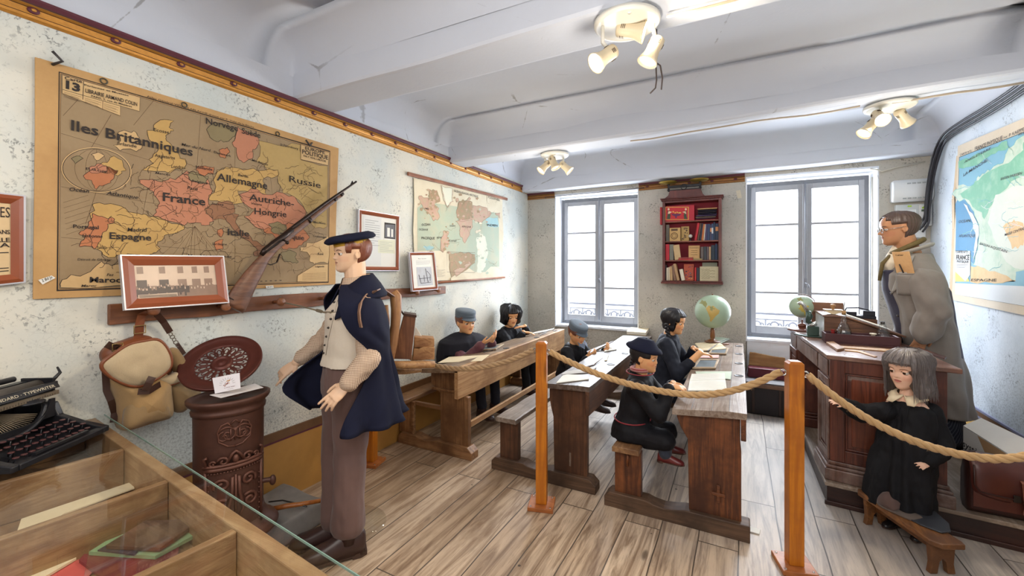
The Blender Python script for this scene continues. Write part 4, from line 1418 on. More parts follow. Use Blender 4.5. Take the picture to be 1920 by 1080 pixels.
for k,px in enumerate((((1290,733.5),(1293,716),(1360,713),(1363,733)),((1293,715.5),(1297,702.5),(1359,701),(1360,712.5)))):
 pts=[on_desk(D3,q,.002)for q in px]
 mb=MB()
 if(pts[1]-pts[0]).cross(pts[2]-pts[1]).z<0:
  pts=pts[::-1]
 mb.prism(pts,V(0,0,.006),0)
 for j in range(9):
  f=(j+.7)/10
  p0=on_desk(D3,px[0],.002).lerp(on_desk(D3,px[1],.002),f)
  p1=on_desk(D3,px[3],.002).lerp(on_desk(D3,px[2],.002),f)
  u0,u1=p0 .lerp(p1,.07),p0 .lerp(p1,.93-(j%3)*.08)
  mb.poly([u0+V(0,-.0012,.0066),u1+V(0,-.0012,.0066),u1+V(0,.0012,.0066),u0+V(0,.0012,.0066)],1)
 mb.build('page',[PAPW,plain('faint_ink',rgb(168,168,166),.7)],nb)
sheet(D3,[(1306,703),(1304,697),(1372,697),(1370,712)],'paper_sheet','greenish white paper partly under the open copybook','paper',PAPG,.003)
slate(D3,[(1298,692),(1310,675.5),(1349,675.5),(1342,692.5)],'wood-framed slate lying alone in the middle of the russet desk')
sheet(D3,[(1312,671),(1320,666),(1348,666),(1347,671.5)],'paper_sheet','pink card under the hand of the girl with braids','paper',PAPP,.003)
slate(D3,[(1329,664),(1334,654),(1366,654.5),(1362,665.5)],'framed slate below the open buff book on the russet desk')
bk=thing('open_book','open buff book with a pen laid across it before the girl with braids','book',on_desk(D3,(1335,648)))
for px,lf in((((1303,643.5),(1311,652.5),(1357,648),(1346,640)),.012),(((1311,653),(1314,657),(1362,653.5),(1357,648.5)),.012)):
 pts=[on_desk(D3,q,lf)for q in px]
 if(pts[1]-pts[0]).cross(pts[2]-pts[1]).z<0:
  pts=pts[::-1]
 mb=MB()
 mb.prism([p-V(0,0,.010)for p in pts],V(0,0,.012))
 mb.build('page',PAPT,bk,.002)
pen(D3,(1326,658),(1345,645),'long dark pen across the open buff book',None,.0045,.03)
sheet(D3,[(1325,640),(1346,630.5),(1370,635.5),(1352,643.5)],'paper_sheet','large grey-green sheet at the globe end of the russet desk','paper',PAPG,.002)
pen(D3,(1351,641),(1369,635),'dark pen on the grey-green sheet below the globe')
mb=MB()
a,b=on_desk(D3,(1354,647)),on_desk(D3,(1367,645))
mb.tube([a,a.lerp(b,.2),a.lerp(b,.85),b],[.006,.012,.012,.006],8)
tag(mb.build('penholder_case',PENW),'small brown pencil case near the inkwell strip of the russet desk','pencil case')
# ---------------------------------------------------------------- globes
def sphere_patch(mb,c,R,px,mat,lift=.001,t0=None):
 """paint an outline (seen on the ball) onto the ball's surface"""
 def hit(q):
  d=ray(*q).normalized()
  oc=O-c
  b=oc.dot(d)
  k=b*b-(oc.length_squared-(R+lift)**2)
  return O+d*(-b-math.sqrt(max(k,0)))
 P=[Vector((q[0],q[1],0))for q in px]
 cc=sum(P,Vector())/len(P)
 n=5
 rings=[]
 for k in range(n):
  f=1-k/n
  rings.append([hit((cc+(p-cc)*f)[:2])for p in P])
 mb.loft(rings,mat,True,False)
 b=len(mb.v)
 mb.add(rings[-1]+[hit(cc[:2])],[(i,(i+1)%len(P),len(P))for i in range(len(P))],mat,True)
def globe(label,c,R,base_z,lands,cols,meridian=False,lean=0.0):
 root=thing('terrestrial_globe',label,'globe',(c.x,c.y,base_z))
 mb=MB()
 mb.ell(c,R,None,40,26)
 ball=mb.build('globe_ball',cols[0],root)
 for i,(px,mi)in enumerate(lands):
  mb=MB()
  sphere_patch(mb,c,R,px,0)
  mb.build('printed_land',cols[mi],ball)
 mb=MB()
 if meridian:
  mb.tube([c+V(.9*math.sin(a)*R*1.12,-.35*math.sin(a)*R*1.1,math.cos(a)*R*1.12)for a in[-.2+3.1*k/16 for k in range(17)]],.006,8,squash=.5)
  mb.build('meridian_arc',cols[-1],root)
  mb=MB()
  mb.cyl(c+V(0,0,-R*1.15),(c.x,c.y,base_z+.03),.007)
  mb.lathe([(.03,.03),(.034,.045),(.02,.06),(.008,.065)],(c.x,c.y,base_z),n=20)
  mb.lathe([(.0,0),(.11,0),(.112,.008),(.105,.014),(.045,.018),(.035,.03)],(c.x,c.y,base_z),n=30)
 else:
  mb.cyl(c+V(0,0,R*.98),c+V(0,0,R*1.06),.008)
  mb.build('axis_pin',cols[-1],root)
  mb=MB()
  mb.lathe([(.0,0),(.075,0),(.077,.008),(.05,.016),(.03,.026),(.018,.034),(.024,.05),(.022,c.z-R-base_z-.02),(.012,c.z-R-base_z+.004)],(c.x,c.y,base_z),n=26)
 mb.build('globe_stand',cols[-1],root)
 return root
GSEA=paper('globe_sea',rgb(168,190,164),rgb(140,160,134),.5,.35)
GLND=paper('globe_land',rgb(196,168,92),rgb(180,128,70),.6,.4)
GLN2=paper('globe_land2',rgb(142,142,84),rgb(116,116,66),.6,.4)
GST=wood('globe_stand_wood',rgb(150,96,50),rgb(96,58,30),'Z',.35,knots=False)
def cG(*p):
 return[(1000+x/4.571,560+y/4.571)for x,y in p]
c=at_y(1336,584,4.86)
R=31.0*c.y/(ray(1336,584).y)/FPX
globe('large green globe showing South America, on the far end of the russet desk',c,R,.706,[(cG((1478,85),(1500,60),(1545,62),(1575,88),(1598,102),(1588,130),(1562,150),(1545,172),(1524,200),(1512,190),(1508,150),(1496,120)),1),(cG((1420,40),(1445,10),(1475,20),(1490,45),(1480,80),(1462,60)),2),(cG((1510,70),(1535,66),(1556,88),(1532,108),(1512,100)),2)],[GSEA,GLND,GLN2,GST])
# ================================================================ TEACHER'S END
MAHO=wood('mahogany',rgb(120,64,46),rgb(74,36,28),'Z',.38,knots=False)
MAHOY=wood('mahogany_y',rgb(110,64,48),rgb(68,36,28),'Y',.38,knots=False)
MAHOT=wood('desk_top_mahogany',rgb(132,92,76),rgb(92,58,46),'X',.3,worn=rgb(150,122,108),knots=False)
MAHOP=wood('mahogany_panel',rgb(134,68,42),rgb(86,40,24),'Z',.35,knots=False)
DUSTY=wood('dusty_mahogany',rgb(126,92,78),rgb(84,56,46),'Z',.45,worn=rgb(150,134,126),knots=False)
PLATT=wood('platform_boards',rgb(176,160,144),rgb(128,110,94),'Y',.5,knots=False)
PLATF=wood('platform_front',rgb(66,36,28),rgb(38,20,16),'X',.45,knots=False)
root=thing('teacher_platform','low dark wooden step under the teacher desk, with boarded top','platform',(3.6,4.2,0))
pf=[V(3.05,3.285,0),V(XR-.015,3.19,0),V(XR-.015,5.26,0),V(3.02,5.26,0)]
mb=MB()
mb.prism([p+V(0,0,.118)for p in pf],V(0,0,.024))
mb.build('platform_top',PLATT,root,.004)
mb=MB()
e1=(pf[1]-pf[0]).normalized()
n1=V(e1 .y,-e1 .x,0)
mb.prism([pf[0]+V(.012,.012,0),pf[1]+V(0,.012,0),pf[1]+V(0,.035,0),pf[0]+V(.03,.035,0)],V(0,0,.117))
mb.prism([pf[0]+V(.012,.012,0),pf[0]+V(.03,.035,0),pf[3]+V(.03,0,0),pf[3]+V(.012,0,0)],V(0,0,.117))
mb.prism([pf[0],pf[1],pf[1]+V(0,.016,0),pf[0]+V(.0,.016,0)],V(0,0,.028))
mb.build('riser',PLATF,root,.004)
A,B,Cc,Dd=V(3.085,3.35,0),V(3.605,3.262,0),V(3.57,4.62,0),V(2.995,4.64,0)
Z0=.1425
ZT=.93
td=thing('teacher_desk','big mahogany kneehole desk with panelled sides standing on the platform','desk',((A+B+Cc+Dd)/4)+V(0,0,Z0))
def lerpq(u,v):
 return A.lerp(B,u).lerp(Dd.lerp(Cc,u),v)
def foot(u0,u1,v0,v1):
 return[lerpq(u0,v0),lerpq(u1,v0),lerpq(u1,v1),lerpq(u0,v1)]
mb=MB()
top=[A+V(-.018,-.02,0),V(3.655,3.215,0),V(3.62,4.66,0),Dd+V(-.018,.02,0)]
mb.prism([p+V(0,0,ZT-.028)for p in top],V(0,0,.028))
mb.build('desktop',MAHOT,td,.005)
mb=MB()
mb.prism([p+V(0,0,ZT-.15)for p in foot(0,1,0,1)],V(0,0,.1215))
mb.build('drawer_rail',DUSTY,td,.003)
for nm,v0,v1 in(('near',0,.2),('far',.78,1)):
 mb=MB()
 mb.prism([p+V(0,0,Z0+.12)for p in foot(0.0,1,v0,v1)],V(0,0,ZT-.15-Z0-.121))
 mb.build('pedestal',MAHO,td,.003)
 mb=MB()
 e=.03
 f=foot(0,1,v0,v1)
 cx=sum(f,Vector())/4
 def grow(q,g):
  return[p+V(math.copysign(g,p.x-cx.x),math.copysign(g,p.y-cx.y),0)for p in q]
 mb.prism([p+V(0,0,Z0)for p in grow(f,.03)],V(0,0,.075))
 mb.prism([p+V(0,0,Z0+.0755)for p in grow(f,.022)],V(0,0,.02))
 mb.prism([p+V(0,0,Z0+.096)for p in grow(f,.010)],V(0,0,.0235))
 mb.build('plinth',DUSTY if v0==0 else MAHO,td,.006)
mb=MB()
mb.prism([p+V(0,0,Z0+.02)for p in foot(.93,1,.2,.78)],V(0,0,ZT-.15-Z0-.03))
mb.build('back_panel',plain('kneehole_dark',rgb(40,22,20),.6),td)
mb=MB()
for zz in(.34,.54):
 mb.prism([p+V(0,0,zz)for p in foot(.25,.92,.205,.775)],V(0,0,.018))
mb.build('kneehole_shelf',MAHO,td,.002)
def face_frame(P,Q,z0,z1,th,w,out,name,mats):
 """raised-and-fielded panel between P and Q on a vertical face"""
 e=(Q-P).normalized()
 mb=MB()
 L=(Q-P).length
 def b(u0,u1,za,zb,d0,d1,mi):
  q=[P+e*u0,P+e*u1]
  mb.hexa([q[0]+out*d0+V(0,0,za),q[1]+out*d0+V(0,0,za),q[1]+out*d1+V(0,0,za),q[0]+out*d1+V(0,0,za)],[q[0]+out*d0+V(0,0,zb),q[1]+out*d0+V(0,0,zb),q[1]+out*d1+V(0,0,zb),q[0]+out*d1+V(0,0,zb)],mi)
 b(0,w,z0,z1,0.0008,th,0)
 b(L-w,L,z0,z1,0.0008,th,0)
 b(w,L-w,z1-w,z1,0.0008,th,0)
 b(w,L-w,z0,z0+w,0.0008,th,0)
 g=w+.004
 for a in((g,g+.010,z0+g,z1-g),(L-g-.010,L-g,z0+g,z1-g),(g,L-g,z1-g-.010,z1-g),(g,L-g,z0+g,z0+g+.010)):
  b(a[0],a[1],a[2],a[3],0.0006,th*.6,0)
 b(g+.03,L-g-.03,z0+g+.03,z1-g-.03,0.0006,th*.55,1)
 return mb.build(name,mats,td,.003)
out_n=V((B-A).y,-(B-A).x,0).normalized()
face_frame(A,B,Z0+.122,ZT-.03,.014,.075,out_n,'side_panel',[MAHO,MAHOP])
P_,Q_=lerpq(0,.2),A
out_w=V(-1,-.07,0).normalized()
face_frame(P_,Q_,Z0+.122,ZT-.155,.012,.04,out_w,'pedestal_door',[DUSTY,DUSTY])
P_,Q_=lerpq(0,1.0),lerpq(0,.78)
face_frame(P_,Q_,Z0+.122,ZT-.155,.012,.04,out_w,'pedestal_door',[MAHO,MAHO])
mb=MB()
p=(lerpq(0,.35)+lerpq(0,.7))/2
for a,b in((.02,.2),(.23,.76),(.79,.98)):
 q0,q1=lerpq(0,a),lerpq(0,b)
 mb.hexa([q0+out_w*.0008+V(0,0,ZT-.14),q0+out_w*.009+V(0,0,ZT-.14),q1+out_w*.009+V(0,0,ZT-.14),q1+out_w*.0008+V(0,0,ZT-.14)],[q0+out_w*.0008+V(0,0,ZT-.04),q0+out_w*.009+V(0,0,ZT-.04),q1+out_w*.009+V(0,0,ZT-.04),q1+out_w*.0008+V(0,0,ZT-.04)])
mb.build('drawer_front',DUSTY,td,.003)
for k,(zz,cc_)in enumerate(((.3585,PAPW),(.5585,PAPC))):
 mb=MB()
 mb.prism([p+V(0,0,zz)for p in foot(.3,.8,.3+.1*k,.6+.1*k)],V(0,0,.03))
 tag(mb.build('paper_stack',cc_,None,.004),['pale bundle on the lower kneehole shelf of the teacher desk','cream bundle on the upper kneehole shelf of the teacher desk'][k],'papers')
LX0,LX1,LY0,LY1=3.15,3.60,4.0,4.40
lec=thing('lectern_box','sloping brown writing box on the teacher desk behind the bottle tray','lectern',((LX0+LX1)/2,(LY0+LY1)/2,ZT))
LW=wood('lectern_wood',rgb(142,98,66),rgb(88,54,36),'X',.5)
mb=MB()
zl0,zl1,xf=1.105,.985,3.27
mb.prism([V(LX0,LY0,ZT+.001),V(LX1,LY0,ZT+.001),V(LX1,LY0,zl1),V(xf,LY0,zl0),V(LX0,LY0,zl0)],V(0,LY1-LY0,0))
mb.build('lectern_body',LW,lec,.004)
mb=MB()
mb.bx(LX0-.012,xf+.002,LY0-.012,LY1+.012,zl0+.0008,zl0+.015)
mb.build('lectern_ledge',MAHOT,lec,.003)
mb=MB()
dv=V(LX1+.02,0,zl1-.005)-V(xf+.004,0,zl0)
nv=V(-dv.z,0,dv.x).normalized()
a=V(xf+.004,LY0-.012,zl0+.001)
mb.prism([a,a+dv,a+dv+nv*.013,a+nv*.013],V(0,LY1-LY0+.024,0))
mb.build('lectern_lid',LW,lec,.003)
mb=MB()
mb.bx(LX0-.004,LX0-.0008,LY0+.002,LY1-.002,ZT+.003,zl0-.002)
mb.build('lining_paper',paper('marbled',rgb(196,200,198),rgb(150,156,156),.8,.6,18),lec)
tr=thing('bottle_tray','shallow dark purple wooden tray holding bottles on the teacher desk','tray',(3.33,3.9,ZT))
TRM=plain('tray_purple',rgb(70,34,38),.42,var=.2,scale=8)
mb=MB()
TX0,TX1,TY0,TY1,TH=3.13,3.55,3.83,3.975,.072
mb.bx(TX0,TX1,TY0,TY1,ZT+.0005,ZT+.010)
mb.bx(TX0,TX1,TY0,TY0+.012,ZT+.01,ZT+TH)
mb.bx(TX0,TX1,TY1-.012,TY1,ZT+.01,ZT+TH)
mb.bx(TX0,TX0+.012,TY0+.012,TY1-.012,ZT+.01,ZT+TH)
mb.bx(TX1-.012,TX1,TY0+.012,TY1-.012,ZT+.01,ZT+TH)
mb.build('tray_box',TRM,tr,.003)
BGL=glass('bottle_glass',(.94,.96,.97,1),.14,.05)
BGR=glass('ink_glass',(.62,.56,.56,1),.16,.05)
CORK=plain('cork',rgb(176,138,92),.8,var=.3,scale=60)
zb=ZT+.0105
p=at_y(1582,600,3.90)
bt=thing('glass_carafe','tall clear glass flask with a corked spout in the purple tray','flask',(p.x,3.9,zb))
mb=MB()
mb.lathe([(.0,.0),(.040,.001),(.047,.012),(.049,.05),(.045,.085),(.033,.115),(.020,.14),(.0155,.17),(.015,.205),(.018,.208),(.0125,.207),(.0125,.17),(.017,.14),(.03,.114),(.042,.084),(.046,.05),(.044,.014),(.0,.004)],(p.x,3.9,zb),n=28)
mb.build('flask_body',BGL,bt)
mb=MB()
mb.lathe([(0,.005),(.043,.014),(.0455,.05),(.043,.075),(0,.075)],(p.x,3.9,zb),n=28)
mb.build('liquid',BGR,bt)
mb=MB()
mb.cyl((p.x,3.9,zb+.195),(p.x,3.9,zb+.225),.0118,.015)
mb.build('cork_stopper',CORK,bt)
mb=MB()
mb.tube([(p.x,3.9,zb+.21),(p.x,3.9,zb+.25),(p.x+.006,3.9,zb+.29)],[.004,.004,.002],8)
mb.build('spout',plain('spout_metal',rgb(150,146,140),.4,.6),bt)
p=at_y(1655,610,3.9)
iw=thing('glass_inkwell','squat glass ink bottle with a tapered neck, at the teacher end of the tray','ink bottle',(p.x,3.9,zb))
mb=MB()
mb.lathe([(0,0),(.046,.001),(.050,.01),(.050,.058),(.042,.070),(.036,.078),(.040,.085),(.036,.092),(.024,.115),(.016,.145),(.0175,.150),(.012,.149),(.012,.14),(.03,.09),(.044,.056),(.044,.012),(0,.005)],(p.x,3.9,zb),n=28)
mb.build('bottle_body',BGL,iw)
mb=MB()
mb.cyl((p.x,3.9,zb+.14),(p.x,3.9,zb+.160),.0115,.013)
mb.build('stopper',PENB,iw)
p=at_y(1562,612,3.9)
mb=MB()
mb.lathe([(0,0),(.022,.001),(.029,.014),(.027,.03),(.014,.044),(.010,.056),(.013,.062),(.010,.068),(.013,.078),(.014,.082),(0,.083)],(p.x,3.905,zb),n=22)
tag(mb.build('red_bottle',plain('red_glaze',rgb(140,38,36),.25,var=.25)),'small red earthenware bottle standing in the purple tray','bottle')
p=at_y(1637,622,3.87)
mb=MB()
mb.lathe([(0,0),(.013,0),(.012,.05),(.012,.066),(.02,.068),(.02,.076),(0,.077)],(p.x,3.87,zb),n=18)
tag(mb.build('chalk_stand',plain('ivory',rgb(220,208,184),.5,var=.06)),'small ivory white spool beside the squat ink bottle','spool')
mb=MB()
bl=thing('rocker_blotter','wooden rocker blotter with a turned knob on the sloping box','blotter',(3.24,4.08,zl0+.015))
zt=zl0+.0165
mb=MB()
arc=[V(3.165+.10*k/10,4.04,zt+.022-.021*math.sin(PI*k/10))for k in range(11)]
mb.prism(arc+[V(3.265,4.04,zt+.03),V(3.165,4.04,zt+.03)],V(0,.07,0))
mb.build('rocker',PAPC,bl,.002)
mb=MB()
mb.bx(3.155,3.275,4.036,4.114,zt+.0305,zt+.036)
mb.build('plate',SLFR,bl,.002)
mb=MB()
mb.lathe([(.010,.036),(.008,.044),(.013,.052),(.019,.062),(.017,.072),(.008,.078),(0,.079)],(3.215,4.075,zt),n=20)
mb.build('knob',wood('knob_wood',rgb(190,146,100),rgb(150,106,68),'Z',.4,knots=False),bl)
mb=MB()
q=[at_y(1519,583,4.5),at_y(1578,583,4.5)]
mb.bx(q[0].x,q[1].x,4.42,4.56,ZT+.001,ZT+.255)
tag(mb.build('wooden_case',wood('case_wood',rgb(150,106,78),rgb(112,76,54),'X',.5,knots=False),None,.005),'plain brown wooden case standing behind the sloping box','case')
ins=thing('iron_inkstand','black metal inkstand behind the sloping box, against the window reveal','inkstand',(3.42,4.46,ZT))
mb=MB()
mb.bx(3.34,3.56,4.42,4.54,ZT+.0005,ZT+.13)
mb.build('stand_block',LW,ins,.003)
mb=MB()
mb.bx(3.345,3.555,4.425,4.535,ZT+.131,ZT+.155)
mb.bx(3.35,3.43,4.43,4.53,ZT+.1555,ZT+.185)
mb.bx(3.47,3.55,4.43,4.53,ZT+.1555,ZT+.195)
mb.tube([(3.36,4.48,ZT+.186),(3.37,4.48,ZT+.21),(3.45,4.48,ZT+.215),(3.52,4.48,ZT+.197)],.006,6)
mb.build('ink_pots',plain('black_metal',rgb(44,44,52),.4,.5,var=.2),ins,.003)
for k in range(2):
 mb=MB()
 a=V(3.30+.01*k,4.12+.11*k,0)
 f=lambda x,l:V(x,0,zl0+.021+(x-xf)/(LX1-xf)*(zl1-zl0)+l)
 mb.prism([f(3.30,.0)+V(0,4.1+k*.15,0),f(3.56,.0)+V(0,4.06+k*.15,0),f(3.56,.0)+V(0,4.16+k*.15,0),f(3.30,.0)+V(0,4.2+k*.15,0)],V(0,0,.004))
 tag(mb.build('paper_sheet',[PAPW,PAPT][k]),['white paper on the sloping lid of the writing box','buff paper on the sloping lid of the writing box'][k],'paper')
def flat_px(px,z,th,m,name,label,cat,bev=.0):
 p=[at_z(q[0],q[1],z)for q in px]
 if(p[1]-p[0]).cross(p[2]-p[1]).z<0:
  p=p[::-1]
 mb=MB()
 mb.prism([q+V(0,0,.0006)for q in p],V(0,0,th))
 return tag(mb.build(name,m,None,bev),label,cat)
RULW=wood('ruler_wood',rgb(206,160,98),rgb(172,124,70),'X',.45,knots=False)
flat_px(((1549,645),(1570,659.5),(1583,657),(1563,644)),ZT,.016,wood('block_wood',rgb(186,150,120),rgb(146,108,82),'Y',.5,knots=False),'wooden_block','flat reddish wooden block on the near edge of the teacher desk','block',.002)
flat_px(((1575,649.5),(1576,653),(1676,661),(1680,657)),ZT,.006,RULW,'long_ruler','long yellow wooden ruler lying in front of the purple tray','ruler',.001)
flat_px(((1584,656),(1612,658.5),(1645,669.5),(1640,670.5),(1610,661),(1584,658.5)),ZT,.005,RULW,'set_square','bent pale wooden measuring strip on the teacher desk','measure',.001)
flat_px(((1718,656),(1722,654),(1775,672.5),(1771,675)),ZT,.012,MAHOY,'pointer_stick','dark wooden strip along the teacher side of the desktop','strip',.001)
c=at_y(1504,575,4.48)
globe('small green globe on a turned foot, standing on the teacher desk',c,.098,ZT+.0005,[(((1500,571),(1509,569),(1517,574),(1515,586),(1509,593),(1504,585),(1497,579)),1),(((1494,560),(1502,557),(1507,563),(1498,566)),2)],[GSEA,plain('globe_yellow',rgb(196,176,84),.5),GLN2,plain('globe_base',rgb(110,66,54),.4)],True)
GRN_M=plain('green_enamel',rgb(66,86,78),.3,.4,var=.2,scale=20)
STEEL=plain('bright_steel',rgb(190,192,190),.25,.8,var=.1)
p=at_z(1518,631,ZT)
hp=thing('hand_press','green enamelled hand microscope with bright steel arm on the teacher desk','instrument',(p.x,p.y,ZT))
mb=MB()
mb.prism([V(p.x-.10,p.y+.06,ZT+.0006),V(p.x-.02,p.y-.045,ZT+.0006),V(p.x+.075,p.y-.05,ZT+.0006),V(p.x+.06,p.y+.03,ZT+.0006)],V(0,0,.010))
mb.prism([V(p.x-.02,p.y-.03,ZT+.011),V(p.x+.06,p.y-.03,ZT+.011),V(p.x+.055,p.y+.02,ZT+.011),V(p.x-.02,p.y+.02,ZT+.011)],V(0,0,.075))
mb.build('press_base',GRN_M,hp,.006)
mb=MB()
mb.tube([V(p.x+.03,p.y,ZT+.085),V(p.x-.01,p.y,ZT+.12),V(p.x+.0,p.y,ZT+.16),V(p.x-.01,p.y,ZT+.20)],[.022,.028,.034,.026],8,squash=.7)
mb.build('press_column',GRN_M,hp)
mb=MB()
mb.tube([V(p.x-.01,p.y,ZT+.19),V(p.x-.04,p.y,ZT+.25),V(p.x-.06,p.y,ZT+.268),V(p.x-.075,p.y,ZT+.255)],[.013,.014,.016,.014],10)
mb.tube([V(p.x+.0,p.y-.02,ZT+.09),V(p.x+.04,p.y-.03,ZT+.11)],.016,8)
mb.build('press_arm',STEEL,hp)
# ---------------------------------------------------------------- hanging bookcase
BKW=wood('bookcase_wood',rgb(122,52,40),rgb(84,32,26),'Z',.4,knots=False)
BKS=wood('bookcase_shelf',rgb(146,78,50),rgb(104,50,34),'X',.4,knots=False)
CRIM=plain('crimson_lining',rgb(136,22,40),.7,var=.12)
YF,YK=5.14,YB-.003
X0,X1,BZ0,BZ1=1.788,2.416,1.288,2.262
bc=thing('hanging_bookcase','red-brown hanging bookcase with crimson lining between the two windows','bookcase',((X0+X1)/2,(YF+YK)/2,BZ0))
mb=MB()
mb.bx(X0+.01,X0+.038,YF,YK,BZ0+.02,BZ1-.03)
mb.build('side_panel',BKW,bc,.002)
mb=MB()
mb.bx(X1-.038,X1-.01,YF,YK,BZ0+.02,BZ1-.03)
mb.build('side_panel',BKW,bc,.002)
mb=MB()
mb.bx(X0+.038,X1-.038,YK-.012,YK,BZ0+.02,BZ1-.03)
mb.build('back_lining',CRIM,bc)
mb=MB()
mb.bx(X0-.006,X1+.006,YF-.015,YK,BZ0,BZ0+.02)
mb.bx(X0,X1,YF-.006,YK,BZ0+.0205,BZ0+.034)
mb.build('base_board',BKW,bc,.004)
mb=MB()
mb.bx(X0+.038,X1-.038,YF-.002,YK,BZ1-.055,BZ1-.03)
mb.bx(X0-.004,X1+.004,YF-.012,YK,BZ1-.03,BZ1-.014)
mb.bx(X0-.012,X1+.012,YF-.022,YK,BZ1-.0135,BZ1)
mb.build('cornice_board',BKW,bc,.004)
mb=MB()
mb.prism([V(X0+.03,YF,BZ1+.0005),V(X1-.17,YF,BZ1+.0005),V(X1-.2,YF,BZ1+.03),V(X1-.215,YF,BZ1+.085),V(X0+.09,YF,BZ1+.085),V(X0+.07,YF,BZ1+.03)],V(0,.10,0))
mb.build('crest',BKW,bc,.004)
SH=[1.998,1.772,1.556]
for z in SH:
 mb=MB()
 mb.bx(X0+.0385,X1-.0385,YF+.008,YK-.0125,z-.014,z)
 mb.build('shelf',BKS,bc,.002)
mb=MB()
mb.bx(X0-.022,X0+.0,YF+.03,YF+.13,1.97,2.17)
tag(mb.build('red_folder',plain('folder_red',rgb(176,34,44),.6)),'thin red folder wedged against the outer side of the bookcase','folder')
def bpx(u,v,y=YF+.03):
 """picture point on the bookcase front -> world"""
 return at_y(1180+u/4.596,320+v/4.596,y)
BOOKM={}
def bookmat(c):
 if c not in BOOKM:
  BOOKM[c]=plain('cloth_%d_%d_%d'%c,rgb(*c),.6,var=.18,scale=30)
 return BOOKM[c]
PAGES=plain('page_edges',rgb(206,188,154),.8,var=.12,scale=80)
def book(name,label,u0,u1,v0,v1,zshelf,col,lean=0.0,kind='spine',dep=.105,group=None,band=None,y=None,z_off=.0008):
 """upright or flat book on a shelf (u,v: picture extents)"""
 yf=YF+.028 if y is None else y
 a,b=bpx(u0,v1,yf),bpx(u1,v0,yf)
 x0,x1=max(a.x,X0+.0395),min(b.x,X1-.0395)
 h=max(.008,b.z-a.z)
 mb=MB()
 z=zshelf+z_off
 if kind=='flat':
  z=a.z
  h=b.z-a.z-.001
  mb.bx(x0,x1,yf,yf+dep,z,z+h*.18)
  mb.bx(x0+.003,x1-.003,yf+.003,yf+dep-.002,z+h*.18,z+h*.82,1)
  mb.bx(x0,x1,yf,yf+dep,z+h*.82,z+h)
  mb.bx(x0,x1,yf-.001,yf+.003,z,z+h)
 else:
  w=x1-x0
  t=min(.004,w*.16)
  if kind=='spine':
   mb.bx(x0,x0+t,yf,yf+dep,z,z+h)
   mb.bx(x1-t,x1,yf,yf+dep,z,z+h)
   mb.bx(x0+t,x1-t,yf,yf+.005,z,z+h)
   mb.bx(x0+t,x1-t,yf+.005,yf+dep-.004,z+.003,z+h-.004,1)
   if band:
    mb.bx(x0+.001,x1-.001,yf-.0012,yf,z+h*band[0],z+h*band[1],2)
  else:
   th=.022 if kind=='front' else.012
   mb.bx(x0,x1,yf,yf+.003,z,z+h)
   mb.bx(x0,x1,yf+th,yf+th+.003,z,z+h)
   mb.bx(x0,x0+.003,yf,yf+th,z,z+h)
   mb.bx(x0+.003,x1-.003,yf+.003,yf+th,z+.003,z+h-.003,1)
  if lean:
   piv=V(x1 if lean>0 else x0,0,z)
   R=Matrix.Rotation(lean,4,'Y')
   vs=[R@(Vector(p)-piv)+piv for p in mb.v]
   dz=z-min(p.z for p in vs)
   mb.v=[tuple(p+V(0,0,dz))for p in vs]
 bm=(220,200,160)
 o=mb.build(name,[bookmat(col),PAGES,bookmat((band[2]if band and len(band)>2 else bm))],None,.0012,1)
 return tag(o,label,'book',group),(x0,x1,h)
S0,S1,S2,S3=SH[0],SH[1],SH[2],BZ0+.0345
tb=thing('picture_box','red box with a picture of two people at a table, on the top shelf','box',bpx(430,430))
a,b=bpx(302,428),bpx(512,297)
c2=bpx(560,428)
mb=MB()
yb=YF+.02
mb.bx(max(a.x,X0+.0395),c2 .x,yb,yb+.10,S0+.0008,b.z)
mb.build('box_body',bookmat((178,36,52)),tb,.002)
mb=MB()
q=lambda u,v,l=.0:bpx(u,v,yb-.001-l)
def panel(u0,v0,u1,v1,mi,l):
 mb.poly([q(u0,v1,l),q(u1,v1,l),q(u1,v0,l),q(u0,v0,l)],mi)
panel(308,312,512,424,0,.0)
panel(314,317,506,419,1,.0006)
mb.poly([q(360,372,.001),q(450,372,.001),q(430,390,.001),q(412,392,.001),q(408,408,.001),q(396,408,.001),q(394,392,.001),q(376,388,.001)],4)
for u in(378,395,412,428,440):
 mb.poly([q(u+7*math.cos(a_),355+(u%3)*4+7*math.sin(a_),.0012)for a_ in[k*PI/4 for k in range(8)]][::-1],0)
for s,u in((1,338),(-1,486)):
 mb.poly([q(u+9*math.cos(a_),332+10*math.sin(a_),.0014)for a_ in[k*PI/5 for k in range(10)]][::-1],5)
 mb.poly([q(u-14*1,418,.0012),q(u+14,418,.0012),q(u+12+6*s,385,.0012),q(u+8,345,.0012),q(u-8,345,.0012),q(u-14+4*s,385,.0012)],3)
 mb.poly([q(u-6,372,.0016),q(u+6,372,.0016),q(u+30*s,356,.0016),q(u,348,.0016)],5)
mb.build('picture_label',[bookmat((214,168,72)),bookmat((190,34,44)),bookmat((214,168,72)),bookmat((56,66,46)),bookmat((92,36,80)),bookmat((222,196,160))],tb)
pile=[(557,740,416,427,(184,48,60),'red book at the bottom of the lying pile on the top shelf'),(572,736,404,415,(92,56,78),'plum book second from the bottom of the lying pile on the top shelf'),(570,745,393,403,(206,190,160),'cream book third from the bottom of the lying pile on the top shelf'),(574,750,377,392,(70,52,92),'violet book with a white tag in the lying pile on the top shelf'),(590,752,364,376,(40,44,70),'navy book in the lying pile on the top shelf, just above the violet one'),(588,750,349,363,(36,34,44),'black book in the upper half of the lying pile on the top shelf'),(590,752,336,348,(48,52,72),'dark blue book second from the top of the lying pile'),(586,756,317,335,(182,142,92),'tan book topmost on the lying pile of the top shelf')]
